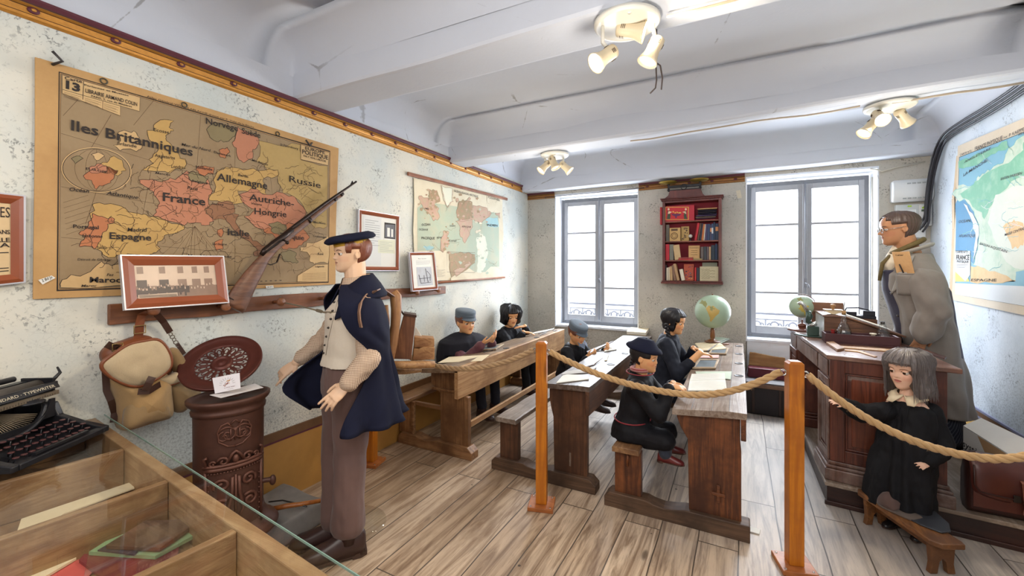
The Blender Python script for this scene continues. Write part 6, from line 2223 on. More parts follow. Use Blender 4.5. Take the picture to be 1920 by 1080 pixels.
for k in range(4):
 mb=MB()
 o1=k*.021
 pts=[V(XR-.02-.012*(k%2),2.4,2.50+o1+.07)]
 for i in range(1,9):
  y=2.4+(4.9-2.4)*i/8
  pts.append(V(XR-.022-.012*(k%2),y,2.57+o1-.02*i/8+.006*math.sin(i*2)))
 for y,z,dx in((5.03,2.46,.03),(5.10,2.33,.04),(5.16,2.17,.045),(5.19,2.0,.05),(5.2,1.88,.055),(5.22,1.80,.09)):
  pts.append(V(XR-dx-.021*(k%2),y+.021*(k//2)-.03,z+.02*k))
 sm=[]
 for i in range(len(pts)-1):
  for j in range(4):
   f=j/4
   p0,p1,p2,p3=pts[max(i-1,0)],pts[i],pts[i+1],pts[min(i+2,len(pts)-1)]
   sm.append(.5*((2*p1)+(p2-p0)*f+(2*p0-5*p1+4*p2-p3)*f*f+(3*p1-p0-3*p2+p3)*f**3))
 sm.append(pts[-1])
 mb.tube(sm,.0085,8)
 tag(mb.build('mounted_cable',BCABLE),['lowest','second lowest','second highest','highest'][k]+' black cable of the bundle running along the wall to the electric meter','cable','black cables along the wall')
em=thing('electric_meter_panel','white plastic electric meter and fuse boxes on the wall behind the teacher','meter box',(3.93,YB-.06,1.6))
PLAST=plain('white_plastic',rgb(226,228,228),.4,var=.04)
PLAS2=plain('grey_plastic',rgb(206,210,210),.45,var=.05)
a,b=at_y(1674,379,YB-.1),at_y(1752,333,YB-.1)
mb=MB()
rings=[]
x0,x1=a.x,b.x
for x in(x0,x0+.012,x1-.012,x1):
 k=.012 if x in(x0,x1)else 0
 rings.append([V(x,YB-.002,a.z+k),V(x,YB-.09+k,a.z+k),V(x,YB-.115+k,a.z+.05),V(x,YB-.115+k,b.z-.05),V(x,YB-.09+k,b.z-k),V(x,YB-.002,b.z-k)])
mb.loft(rings,0,True)
for k in range(5):
 mb.bx(x0+.10+k*.035,x0+.125+k*.035,YB-.117,YB-.11,b.z-.045,b.z-.033,1)
 mb.bx(x0+.07+k*.035,x0+.095+k*.035,YB-.108,YB-.10,a.z+.022,a.z+.034,1)
mb.build('top_cover',[PLAST,plain('vent_grey',rgb(168,172,172),.5)],em)
a,b=at_y(1680,425,YB-.06),at_y(1748,381,YB-.06)
mb=MB()
mb.bx(a.x,b.x,YB-.06,YB-.002,a.z,b.z)
mb.build('meter_board',PLAS2,em,.004)
xm=a.x+(b.x-a.x)*.55
mb=MB()
mb.bx(a.x+.02,xm,YB-.085,YB-.061,a.z+.02,b.z-.05)
mb.build('meter_unit',PLAST,em,.004)
mb=MB()
mb.bx(xm+.02,b.x-.008,YB-.075,YB-.061,a.z+.05,b.z-.01)
mb.build('breaker_unit',PLAST,em,.004)
mb=MB()
mb.bx(xm-.055,xm-.015,YB-.087,YB-.0855,a.z+.10,a.z+.13)
mb.bx(xm+.035,b.x-.03,YB-.077,YB-.0755,a.z+.13,a.z+.15)
mb.build('display_window',plain('lcd',rgb(92,108,92),.3),em)
mb=MB()
for x,z in((xm-.05,b.z-.02),(xm+.05,b.z-.04),(xm-.03,b.z-.09),(xm+.06,a.z+.17)):
 mb.bx(x-.014,x+.014,YB-.09,YB-.0865,z-.007,z+.007)
mb.build('green_seal',plain('lime',rgb(170,206,60),.5),em)
a,b=at_y(1700,446,YB-.04),at_y(1736,426,YB-.04)
mb=MB()
mb.bx(a.x,b.x,YB-.04,YB-.002,a.z,b.z)
mb.build('lower_box',PLAST,em,.004)
# ================================================================ RIFLE, RUCKSACK, STOVE
def pxpath(pts,x):
 """picture points with width in px -> world points and radii in the plane x=const"""
 P,R=[],[]
 for a,b,w in pts:
  p=at_x(a,b,x)
  P.append(p)
  R.append(w*(p-O).dot(V(-SY,CY,0))/FPX)
 return P,R
rf=thing('old_rifle','old bolt-action rifle with wooden stock leaning slantwise over the Europe map','rifle',at_x(440,578,.086))
RFW=wood('rifle_stock',rgb(136,92,66),rgb(92,58,42),'Y',.4,knots=False)
GUN=plain('gun_steel',rgb(58,48,44),.35,.8,var=.3,scale=30)
P,R=pxpath([(643,365,2.2),(632,372,3.4),(605,393,4.4),(570,421,5.6),(540,444,7),(515,464,8.5),(497,483,10),(485,500,13.5),(470,522,17),(452,552,20.5),(441,572,22),(437,578.5,21)],.086)
mb=MB()
mb.tube(P,R,14,squash=.42,up=(0,.8,.6))
mb.build('stock',RFW,rf)
P,R=pxpath([(514,455,4.2),(560,418,3.4),(610,381,2.7),(640,360,2.2),(664,343.5,1.7),(668,340.5,1.9)],.092)
mb=MB()
mb.tube(P,R,12)
p,d=at_x(657,346,.08),(P[-1]-P[0]).normalized()
mb.prism([p+V(.004,0,0),p+d*.03+V(.004,0,0),p+d*.02+V(.004,.0,.018)],V(-.006,0,0))
mb.build('barrel',GUN,rf)
mb=MB()
for q,w in(((628,372.5),4.6),((580,412.5),6.0),((641,364),3.4)):
 P,R=pxpath([(q[0]-2.5,q[1]+1.8,w),(q[0]+2.5,q[1]-1.8,w)],.088)
 mb.tube(P,R,14,squash=.55,up=(0,.8,.6))
 mb.build('barrel_band',GUN,rf)
 mb=MB()
pass
P,R=pxpath([(490,478,4),(496,470,5.5),(514,456,6.2),(532,443,5.4),(548,430,4.2)],.099)
mb=MB()
mb.tube(P,R,12)
p=at_x(527,450,.09)
mb.tube([p,p+V(.03,0,-.002),p+V(.055,0,-.014)],[.006,.006,.006],8)
mb.ell(p+V(.06,0,-.018),.011,None,10,8)
mb.build('bolt_action',GUN,rf)
mb=MB()
mb.strap([at_x(525,476,.086),at_x(519,492,.086),at_x(507,497,.086),at_x(496,492,.086)],.012,.004,(1,0,0))
mb.build('trigger_guard',GUN,rf)
P,R=pxpath([(427,557,22),(452,574,6)],.086)
mb=MB()
mb.strap([at_x(427,556.5,.105),at_x(441,564,.108),at_x(455,571.5,.103)],.006,.003,(0,.6,.8))
mb.build('stock_ring',GUN,rf)
def cushion(mb,px,x,bulge,mat=0,n=6,back=.0,lump=.0,seed=0):
 """rounded padded shape with the given outline, standing off the wall plane x"""
 P=[at_x(q[0],q[1],x)for q in px]
 Q=[]
 k=len(P)
 for i in range(k):
  p0,p1,p2,p3=P[i-1],P[i],P[(i+1)%k],P[(i+2)%k]
  for j in range(4):
   f=j/4
   Q.append(.5*((2*p1)+(p2-p0)*f+(2*p0-5*p1+4*p2-p3)*f*f+(3*p1-p0-3*p2+p3)*f**3))
 c=sum(Q,Vector())/len(Q)
 rings=[]
 for a in range(n+1):
  f=math.cos(PI/2*a/n)if a<n else.02
  h=math.sin(PI/2*a/n)
  rings.append([c+(p-c)*f+V(bulge*h+lump*h*mnoise.noise(Vector((p.y*9*f,p.z*9*f,seed+a*.15))),0,0)for p in Q])
 rings.insert(0,[V(x-back,p.y,p.z)for p in Q])
 mb.loft(rings,mat,True,True)
 return Q
CANV=fabric('canvas',rgb(178,158,126),.9,.3,260)
CANVD=fabric('canvas_shade',rgb(142,116,80),.9,.35,260)
CANVY=fabric('canvas_stained',rgb(160,128,84),.9,.5,260)
LEAB=plain('tan_leather',rgb(122,66,36),.45,var=.3,scale=12)
LEAK=plain('dark_leather',rgb(62,38,28),.45,var=.3,scale=12)
rk=thing('canvas_rucksack','worn canvas rucksack with leather trim hanging from a peg of the coat rail','rucksack',at_x(262,790,.08))
def cR(*p):
 return[(180+u/4.32,570+v/4.32)for u,v in p]
mb=MB()
cushion(mb,cR((120,480),(60,470),(50,400),(110,340),(250,290),(360,255),(440,262),(480,300),(600,420),(610,560),(400,620)),.03,.05,back=.028)
mb.build('leather_back',LEAB,rk)
mb=MB()
cushion(mb,cR((120,600),(300,560),(560,560),(590,700),(600,900),(420,965),(240,1020),(190,995),(165,880),(135,720)),.05,.13,0,7,.045,.02,2)
mb.build('bag_body',CANVY,rk)
mb=MB()
cushion(mb,cR((300,640),(420,690),(440,820),(560,800),(598,880),(590,925),(420,965),(246,1018),(230,900),(270,760)),.125,.05,0,6,.02,.012,5)
mb.build('front_pocket',CANVD,rk)
mb=MB()
Q=cushion(mb,cR((40,492),(130,410),(260,330),(380,300),(490,288),(560,340),(605,430),(600,510),(530,580),(420,640),(330,668),(210,640),(90,570)),.15,.035,0,6,.02,.02,8)
fl=mb.build('flap',CANV,rk)
mb=MB()
mb.tube([p+V(.004,0,0)for p in Q],.0075,8,closed=True)
mb.build('flap_piping',LEAB,fl)
mb=MB()
cushion(mb,cR((520,620),(640,600),(740,640),(830,690),(830,760),(760,820),(680,880),(600,850),(560,760)),.05,.075,0,5,.045,.012,3)
pk=mb.build('side_pocket',CANVD,rk)
mb=MB()
Q=cushion(mb,cR((510,612),(600,580),(660,555),(690,600),(700,615),(640,645),(560,655)),.12,.018,0,4,.02)
f2=mb.build('pocket_flap',CANV,rk)
mb=MB()
mb.tube([p+V(.003,0,0)for p in Q[18:30]if True],.005,6)
mb.build('flap_piping',LEAB,f2)
mb=MB()
a,b=cR((618,400),(690,520))
mb.cap(at_x(*a,.05),.03,at_x(*b,.05),.035)
mb.build('rolled_pouch',CANVD,rk)
def straps(px,x,w,th=.004,m=LEAK,name='strap',side=(0,1,0),par=rk):
 mb=MB()
 mb.strap([at_x(q[0],q[1],q[2]if len(q)>2 else x)for q in px],w,th,side)
 return mb.build(name,m,par)
straps([(*cR((430,60))[0],.09),(*cR((370,90))[0],.06),(*cR((352,170))[0],.055),(*cR((350,230))[0],.05),(*cR((330,300))[0],.045)],.05,.035,m=LEAB)
straps([(*cR((495,85))[0],.09),(*cR((550,150))[0],.06),(*cR((600,230))[0],.05)],.05,.028)
mb=MB()
for k in range(5):
 a=at_x(*cR((605+k*14,245+k*22))[0],.05)
 mb.torus(a,.009,.0022,(1,.3*(-1)**k,.2),12,6)
mb.build('chain',plain('chain_steel',rgb(110,100,88),.4,.8),rk)
straps([(*cR((655,320))[0],.05),(*cR((690,370))[0],.05),(*cR((715,405))[0],.05)],.05,.018)
straps([(*cR((85,325))[0],.086),(*cR((140,350))[0],.085),(*cR((185,350))[0],.08)],.05,.03)
straps([(*cR((75,540))[0],.05),(*cR((85,700))[0],.06),(*cR((120,780))[0],.065),(*cR((150,880))[0],.05),(*cR((140,960))[0],.06)],.05,.025)
straps([(*cR((455,590))[0],.20),(*cR((430,640))[0],.205),(*cR((400,700))[0],.20)],.05,.03)
straps([(*cR((340,710))[0],.19),(*cR((430,705))[0],.195),(*cR((520,650))[0],.17)],.05,.028,side=(0,0,1))
mb=MB()
p=at_x(*cR((350,205))[0],.06)
mb.tube([p+V(.006,-.022,-.018),p+V(.006,.022,-.018),p+V(.006,.022,.018),p+V(.006,-.022,.018)],.003,6,closed=True)
p=at_x(*cR((170,348))[0],.09)
mb.tube([p+V(.006,-.018,-.015),p+V(.006,.018,-.015),p+V(.006,.018,.015),p+V(.006,-.018,.015)],.003,6,closed=True)
mb.build('buckle',plain('brass_buckle',rgb(150,126,80),.35,.8),rk)
ST=plain('rusty_iron',rgb(84,54,44),.5,.35,var=.35,scale=18,bstr=.3)
STD=plain('rusty_iron_relief',rgb(102,66,54),.5,.4,var=.35,scale=25,bstr=.3)
SX,SYY,SZ0,SZT=.335,1.215,.17,.855
view=V(CX-SX,-SYY,0).normalized()
th0=math.atan2(view.y,view.x)+.18
stv=thing('iron_stove','rust-brown cast iron stove with relief ornament, standing on the stone hearth','stove',(SX,SYY,SZ0))
RX,RY=.150,.125
Rm=Matrix.Rotation(th0,3,'Z')
def sp_(a,r,z):
 """point on the oval body: angle a from its front"""
 return V(SX,SYY,z)+Rm@V(math.cos(a)*RY*r,math.sin(a)*RX*r,0)
def oval(prof,n=40):
 return[[sp_(2*PI*j/n,r,z)for j in range(n)]for r,z in prof]
mb=MB()
mb.loft(oval([(.98,SZ0+.04),(.99,.5),(1,SZT-.06),(1.0,SZT-.05)]))
mb.build('stove_body',ST,stv)
mb=MB()
mb.loft(oval([(1.0,SZT-.075),(1.05,SZT-.072),(1.07,SZT-.055),(1.03,SZT-.05),(1.06,SZT-.035),(1.14,SZT-.025),(1.19,SZT-.012),(1.19,SZT),(1.12,SZT+.004),(1.07,SZT-.004),(1.0,SZT-.02),(.3,SZT-.022)]))
mb.build('top_rim',ST,stv)
mb=MB()
mb.loft(oval([(1.42,SZ0+.002),(1.45,SZ0+.02),(1.36,SZ0+.04),(1.15,SZ0+.06),(1.02,SZ0+.10),(1.0,SZ0+.12)]))
mb.build('stove_foot',ST,stv)
mb=MB()
def relief(f,pts,r=.006,m=0):
 mb.tube([f(*p)for p in pts],r,7,m)
f=lambda u,z:sp_(u/RX,1.02,z)
def spiral(cx,cz,R0,turns,s=1,ph=0.0):
 n=int(14*turns)
 return[(cx+s*R0*(1-.82*k/n)*math.cos(2*PI*turns*k/n+ph),cz+R0*(1-.82*k/n)*math.sin(2*PI*turns*k/n+ph))for k in range(n+1)]
zc=.70
for s in(-1,1):
 relief(f,spiral(s*.028,zc,.040,1.3,s,.4),.0045)
 relief(f,spiral(s*.045,zc-.01,.026,1.2,-s,1.6),.004)
 relief(f,[(s*.012,zc+.03),(s*.03,zc+.055),(s*.055,zc+.045),(s*.07,zc+.015),(s*.065,zc-.03),(s*.03,zc-.055),(0,zc-.06)],.0045)
for u in(-.018,0,.018):
 relief(f,[(u,zc-.03),(u,zc+.025)],.004)
relief(f,[(-.018,zc+.024),(.018,zc+.024)],.004)
relief(f,[(-.02,zc+.045),(0,zc+.065),(.02,zc+.045)],.004)
mb.build('monogram_relief',STD,stv)
mb=MB()
n=16
a0_,a1_=-.75,.75
z0d,z1d=SZ0+.06,.545
rings=[]
for i in range(n+1):
 a=a0_+(a1_-a0_)*i/n
 rings.append([sp_(a,1.005,z0d),sp_(a,1.09,z0d),sp_(a,1.09,z1d),sp_(a,1.005,z1d)])
mb.loft(rings,0,False)
dr=mb.build('fire_door',ST,stv)
mb=MB()
f=lambda u,z:sp_(u/RX,1.115,z)
w=.112
relief(f,[(-w+2*w*k/10,z1d)for k in range(11)],.010)
relief(f,[(-w-.012+2*(w+.012)*k/10,z1d+.016)for k in range(11)],.008)
for k in range(20):
 u=-w+2*w*k/19
 mb.ell(f(u,z1d-.016),.005,None,8,6)
for s in(-1,1):
 relief(f,[(s*w,z0d),(s*w,z1d)],.007)
 for k in range(10):
  mb.ell(f(s*(w-.012),z0d+.02+.025*k),.0045,None,8,6)
 relief(f,spiral(s*.05,.47,.032,1.4,s,-.6),.008)
 relief(f,spiral(s*.055,.37,.034,1.4,-s,.8),.008)
 relief(f,[(s*.012,.50),(s*.014,.42),(s*.03,.34),(s*.01,.30)],.008)
 relief(f,spiral(s*.045,z1d+.035,.022,1.2,s,.2),.006)
 relief(f,spiral(s*.085,z1d+.028,.015,1.1,-s,.4),.005)
 relief(f,[(s*.11,z1d+.02),(s*.118,z1d+.055),(s*.105,z1d+.06)],.007)
relief(f,[(0,.30),(0,.51)],.006)
relief(f,[(-.03,z1d+.03),(-.012,z1d+.065),(0,z1d+.075),(.012,z1d+.065),(.03,z1d+.03)],.007)
mb.ell(f(0,z1d+.04),(.014,.014,.02),None,10,8)
for k in range(9):
 a=PI*k/8
 relief(f,[(.0+.012*math.cos(a),.255+.012*math.sin(a)),(.034*math.cos(a),.255+.034*math.sin(a))],.004)
mb.build('door_ornament',STD,dr)
mb=MB()
mb.cap(sp_(.80,1.05,.42),.012,sp_(.86,1.35,.42),.012)
mb.ell(sp_(.88,1.42,.415),(.016,.016,.026),None,10,8)
mb.build('door_knob',ST,stv)
mb=MB()
mb.prism([sp_(-.3,.6,SZT+.0045),sp_(.2,.7,SZT+.0045),sp_(1.4,.6,SZT+.0045),sp_(2.6,.5,SZT+.0045),sp_(-2.4,.5,SZT+.0045)],V(0,0,.018))
tag(mb.build('burnt_brick',plain('brick_dark',rgb(96,62,48),.8,var=.4),None,.004),'broken rusty plate fragment lying in the top of the stove','iron fragment')
pc=at_t(416,681,2.22)
cdir=(O-pc).normalized()
rightv=V(CY,SY,0)
upv=rightv.cross(-cdir).normalized()if False else cdir.cross(rightv).normalized()*1
upv=V(0,0,1)-cdir*cdir.z
upv.normalize()
rightv=upv.cross(cdir)
kk=math.radians(46)
nrm=(cdir*math.cos(kk)+(upv*.97-rightv*.24)*math.sin(kk)).normalized()
lid=thing('stove_lid','round rust-red pierced iron lid leaning behind the stove','stove lid',pc)
LIDM=plain('lid_iron',rgb(88,44,36),.42,.4,var=.3,scale=20)
mb=MB()
u_,w_=frame_of(nrm)
RL=.186
pt=lambda r,a,h:pc+(u_*math.cos(a)+w_*math.sin(a))*r+nrm*h
N=56
mb.loft([[pt(r,2*PI*j/N,h)for j in range(N)]for r,h in((.116,.0),(.12,.006),(.136,.004),(.168,.010),(.179,.018),(RL,.016),(RL,.004),(.172,-.004),(.12,-.006))],0,True,False,True,None,True)
mb.build('lid_ring',LIDM,lid)
mb=MB()
mb.loft([[pt(r,2*PI*j/32,h)for j in range(32)]for r,h in((.002,.012),(.012,.013),(.018,.006),(.03,.006),(.034,.012),(.042,.012),(.048,.004),(.052,0),(.05,-.005),(.002,-.005))],0,True,False)
mb.build('lid_hub',LIDM,lid)
mb=MB()
for k in range(16):
 a=2*PI*k/16
 c0=pt(.083,a,.0)
 er,et=(pt(1,a,0)-pc),(pt(1,a+PI/2,0)-pc)
 mb.tube([c0+er*.036*math.cos(t)+et*.020*math.sin(t)for t in[2*PI*j/18 for j in range(18)]],.0042,6,closed=True)
 mb.tube([c0+er*.018*math.cos(t)+et*.009*math.sin(t)for t in[2*PI*j/10 for j in range(10)]],.003,5,closed=True)
mb.build('lid_openwork',LIDM,lid)
mb=MB()
q=[at_t(398,709,2.06),at_t(403,738,2.035),at_t(451,728,2.055),at_t(449,699,2.08)]
cn=(q[2]-q[1]).cross(q[0]-q[1]).normalized()
if cn.dot(O-q[0])<0:
 cn=-cn
mb.prism(q,cn*-.002)
cd=mb.build('visitor_card',plain('card_white',rgb(226,222,226),.6,var=.03))
tag(cd,'small white card with a red feathery emblem propped on the stove','card')
mb=MB()
cu=lambda u,v,l=.001:q[0].lerp(q[3],u).lerp(q[1].lerp(q[2],u),v)+cn*l
rnd=random.Random(3)
for k in range(16):
 a=rnd.uniform(.3,1.2)
 u,v=.36+k*.016,.62-k*.012+rnd.uniform(-.12,.1)
 L=rnd.uniform(.06,.16)
 mb.tube([cu(u,v),cu(u+L*math.cos(a)*.5,v-L*math.sin(a))],.0011,4,k%3 if k<12 else 2)
for a in range(10):
 t=PI*a/9
 mb.tube([cu(.52+.2*math.cos(t),.55-.28*math.sin(t)),cu(.52+.3*math.cos(t),.55-.42*math.sin(t))],.0006,3,3)
text_on(mb,'au fil du temps',cu(.38,.80),cu(.8,.80),.0045,cn,1,.0,.1,.0005)
text_on(mb,'musée',cu(.5,.92),cu(.72,.92),.003,cn,3,.0,0,.0005)
mb.build('card_print',[plain('emb_red',rgb(150,40,62),.6),plain('emb_wine',rgb(112,34,56),.6),plain('emb_gold',rgb(206,150,60),.6),plain('emb_grey',rgb(110,104,108),.6)],cd)
mb=MB()
zz=SZT+.026
pp=[at_z(x,y,zz)for x,y in((393,741),(414,746.5),(494,727),(478,719.5))]
mb.prism(pp,V(0,0,.0015))
o=mb.build('paper_strip',plain('strip_white',rgb(220,216,216),.6,var=.04))
tag(o,'long white paper strip with small print lying on the stove top','paper')
mb=MB()
text_on(mb,'Merci de ne pas toucher aux objets',pp[1].lerp(pp[0],.35)+(pp[2]-pp[1])*.08,pp[2].lerp(pp[3],.35)-(pp[2]-pp[1])*.2,.007,V(0,0,1),0,0,0,.0022)
mb.build('strip_print',plain('emb_grey',rgb(110,104,108),.6),o)
hb=MB()
hb.bx(.04,.44,1.02,1.70,.0,.13)
hb.bx(.02,.30,1.05,1.42,.0,.155)
hr=thing('stone_hearth','lumpy grey stone slab under the stove behind the boy in boots','stone',(.24,1.36,0))
def lumpy(co,no):
 k=np.array([mnoise.noise(Vector((p[0]*6,p[1]*6,p[2]*6)))for p in co])
 co=co+no*(k*.016)[:,None]
 co[:,2]=np.clip(co[:,2],.002,.168)
 return co
STONE=plain('hearth_stone',rgb(128,122,116),.9,var=.4,scale=9,bstr=.5)
fuse('stone_slab',hb,.014,STONE,hr,3,lumpy)
mb=MB()
a,b=at_z(507,955,.19),at_z(611,937,.19)
mb.tube([a,a.lerp(b,.3)+V(0,0,.003),a.lerp(b,.5),b],[.013,.013,.012,.011],12)
tag(mb.build('tool_handle',wood('tool_wood',rgb(190,116,50),rgb(150,84,34),'Y',.35,knots=False)),'orange wooden tool handle lying on the hearth behind the boy','handle')
mb=MB()
mb.tube([at_z(504,941,.18),at_z(530,938,.19),at_z(560,945,.185),at_z(575,950,.182)],.004,6)
tag(mb.build('poker_rod',IRON_D),'thin black iron rod on the hearth beside the tool handle','poker')
# ================================================================ GLASS-TOPPED DISPLAY CASE
CASEW=wood('case_pine',rgb(186,154,114),rgb(146,110,74),'X',.5,worn=rgb(122,88,56))
CASEY=wood('case_pine_y',rgb(184,150,108),rgb(142,106,72),'Y',.5,worn=rgb(112,80,50))
KD=-.0976
kx,ky=V(1,KD,0).normalized(),V(-KD,1,0).normalized()*-1
KS=.9067
C0=V(CX+(.05-CX)*KS,.865*KS,0)
def cs(u,v,z):
 return C0+kx*(u*KS)+ky*(v*KS)+V(0,0,z)
dc=thing('display_case','pine display case with wooden compartments under a sheet of glass','display case',cs(.9,.4,0))
ZC,ZB=.82,.684
def cbox(u0,u1,v0,v1,z0,z1,m,name,bev=.003,par=dc):
 mb=MB()
 mb.hexa([cs(u0,v0,z0),cs(u0,v1,z0),cs(u1,v1,z0),cs(u1,v0,z0)],[cs(u0,v0,z1),cs(u0,v1,z1),cs(u1,v1,z1),cs(u1,v0,z1)])
 return mb.build(name,m,par,bev)
cbox(-.27,1.80,.0,.040,ZB-.06,ZC,CASEW,'case_rail',.004)
cbox(-.27,1.80,.041,.85,ZB-.02,ZB,CASEW,'case_floor')
for u in(.292,.755,1.255,1.72):
 cbox(u,u+.026,.041,.84,ZB+.001,ZC-.002,CASEY,'divider')
cbox(-.27,-.248,.041,.84,ZB+.001,ZC-.002,CASEY,'case_end')
for u,v in((-.24,.05),(1.72,.05),(-.24,.78),(1.66,.78)):
 cbox(u,u+.06,v,v+.06,.001,ZB-.021,CASEY,'case_leg')
CGL=glass('case_glass',(.985,.995,.99,1),.05,.01)
o=cbox(-.27,1.80,-.03,.86,ZC+.0015,ZC+.0075,CGL,'glass_top',0)
cbox(-.27,1.80,-.0325,-.0302,ZC+.0017,ZC+.0073,plain('glass_edge',rgb(120,150,140),.2),'glass_edge',0)
def flat_case(px,z,th,m,name,label,cat,rot=0,bev=0.0,pages=None):
 p=[at_z(a,b,z)for a,b in px]
 if(p[1]-p[0]).cross(p[2]-p[1]).z<0:
  p=p[::-1]
 mb=MB()
 mb.prism(p,V(0,0,th))
 o=mb.build(name,m,None,bev)
 return tag(o,label,cat)
zf=ZB+.0015
flat_case([(20,1035),(40,975),(248,905),(252,917),(120,965)],zf+.02,.004,PAPC,'old_letter','long cream handwritten letter in the compartment before the typewriter','letter')
REDF=plain('folder_salmon',rgb(198,84,78),.6,var=.12)
pr=[at_z(a,b,ZB+.05)for a,b in((-30,1050),(250,957),(248,998),(120,1110),(-30,1150))]
flat_case([(-40,1035),(249,958),(246,996),(160,1090),(-40,1180)],zf,.004,REDF,'red_folder','salmon-red paper folder lying in the glazed case','folder')
flat_case([(-20,1085),(20,1035),(137,995),(143,1050),(60,1100)],zf+.006,.006,PAPC,'old_letter','crumpled cream letter with red stitching on the salmon folder','letter')
lt=bpy.data.objects['old_letter.001']
mb=MB()
a,b=at_z(52,1073,zf+.0135),at_z(80,1048,zf+.0135)
for k in range(7):
 p=a.lerp(b,k/6)
 mb.tube([p-kx*.006,p+kx*.005+ky*.004],.0012,5)
mb.tube([a,b],.0012,5)
mb.build('red_stitching',plain('red_thread',rgb(150,40,50),.7),lt)
flat_case([(148,1055),(158,1044),(292,1049),(340,1010),(330,1060),(220,1110)],zf+.005,.008,plain('folder_wine',rgb(120,36,48),.5),'red_folder','dark wine-red folder under the green booklet','folder')
flat_case([(167,1041),(255,985),(380,990),(376,1003),(291,1049)],zf+.014,.010,plain('green_card',rgb(150,186,136),.6),'green_booklet','pale green booklet lying on the wine-red folder','booklet')
flat_case([(183,1034),(200,1024),(258,1036),(252,1042)],zf+.0245,.004,plain('navy_card',rgb(50,54,72),.5),'dark_card','narrow dark blue card beneath the brown photo album','card')
flat_case([(198,1030),(272,983),(362,980),(366,988),(300,1035)],zf+.029,.012,wood('album_cover',rgb(132,104,82),rgb(92,68,54),'X',.4,knots=False),'photo_album','brown mottled album on the green booklet','album',bev=.002)
flat_case([(170,1020),(380,962),(352,1052),(150,1120)],zf+.045,.003,glass('acrylic',(.96,.97,.96,1),.15,.01),'acrylic_sheet','clear acrylic sheet resting over the album in the case','sheet')
flat_case([(392,1080),(450,1052),(490,1078),(440,1120)],zf,.008,PAPC,'old_letter','cream printed page in the last visible compartment','page')
mb=MB()
for k in range(5):
 a,b=at_z(412+k*4,1075-k*2,zf+.0085),at_z(440+k*4,1063+k,zf+.0085)
 mb.poly([a,b,b+V(0,.003,0),a+V(0,.003,0)])
mb.build('page_print',INKS,bpy.data.objects['old_letter.002'])
# ---------------------------------------------------------------- typewriter on the case
TWB=plain('typewriter_black',rgb(34,34,38),.35,.2,var=.3,scale=20)
TWD=plain('typewriter_dust',rgb(86,80,74),.6,.3,var=.35,scale=20)
TWK=plain('key_brown',rgb(78,40,40),.4,var=.3)
TWS=plain('typewriter_steel',rgb(140,126,106),.4,.7,var=.3)
tw0=at_z(70,868,ZC+.008)
TR=Matrix.Translation(V(.255,.505,ZC+.0085))@Matrix.Rotation(math.radians(33),4,'Z')
tw=thing('typewriter','old black office typewriter with brown keys standing on the glass case','typewriter',TR.translation)
def T(x,y,z):
 return TR@V(x,y,z)
mb=MB()
mb.loft([[T(-.16,y,.0),T(.19,y,.0),T(.19,y,.022),T(.10,y,.045),T(.02,y,.075),T(.0,y,.125),T(-.16,y,.14)]for y in(-.185,-.16)],0,False)
mb.loft([[T(-.16,y,.0),T(.19,y,.0),T(.19,y,.022),T(.10,y,.045),T(.02,y,.075),T(.0,y,.125),T(-.16,y,.14)]for y in(.16,.185)],0,False)
mb.bx(.16,.192,-.16,.16,0,.022,0,TR)
mb.bx(-.16,-.14,-.16,.16,0,.12,0,TR)
mb.bx(-.14,.16,-.16,.16,.0,.008,0,TR)
mb.build('frame',TWB,tw,.004)
mb=MB()
pl=[T(-.005+.012*math.sin(a),.135*math.cos(a),.13-.085*math.sin(a))for a in[PI*k/20 for k in range(21)]]
mb.tube(pl,.010,8)
mb.loft([[T(.0,y,.075),T(.01,y,.075),T(.01,y,.145-.09*math.sqrt(max(0,1-(y/.14)**2))),T(.0,y,.145-.09*math.sqrt(max(0,1-(y/.14)**2)))]for y in[-.16+.32*k/20 for k in range(21)]][::1],0,False)
mb.build('front_plate',TWB,tw)
mb=MB()
for k in range(30):
 a=PI*(.12+.76*k/29)
 mb.tube([T(-.01,.12*math.cos(a),.125-.075*math.sin(a)),T(-.08,.05*math.cos(a),.12)],.0022,4)
mb.build('type_bars',TWS,tw)
for r in range(4):
 for k in range(11 if r<3 else 10):
  x,y,z=.155-r*.026,-.135+k*.0262+(r%2)*.012,.034+r*.013
  mb=MB()
  p=T(x,y,z)
  mb.cyl(p-V(0,0,.003),p,.0085,n=10)
  mb.build('key_cap',TWK,tw)
mb=MB()
for r in range(4):
 for k in range(0,11,2):
  x,y,z=.155-r*.026,-.135+k*.0262+(r%2)*.012,.034+r*.013
  mb.tube([T(x,y,z-.004),T(x-.01,y,.012)],.002,4)
mb.bx(.17,.183,-.1,.1,.026,.034,0,TR)
mb.build('key_levers',TWB,tw)
mb=MB()
mb.cyl(T(-.085,-.235,.185),T(-.085,.20,.185),.024,n=20)
mb.cyl(T(-.085,-.26,.185),T(-.085,.235,.185),.006)
mb.cyl(T(-.085,.205,.185),T(-.085,.23,.185),.019)
mb.build('platen_roller',TWD,tw)
mb=MB()
mb.bx(-.055,-.035,-.22,.20,.155,.168,0,TR)
mb.bx(-.15,-.12,-.22,.19,.195,.205,0,TR)
mb.cyl(T(-.03,-.22,.195),T(-.03,.21,.195),.006)
mb.cyl(T(-.14,-.2,.222),T(-.14,.16,.222),.011)
mb.bx(-.15,-.03,.195,.205,.15,.215,0,TR)
mb.bx(-.15,-.03,-.225,-.215,.15,.215,0,TR)
mb.tube([T(-.04,.20,.20),T(-.03,.225,.23),T(-.05,.235,.25)],[.008,.006,.004],8)
mb.build('carriage',TWB,tw,.002)
mb=MB()
bar=[T(-.012,-.235,.176),T(-.012,.205,.176),T(-.024,.205,.198),T(-.024,-.235,.198)]
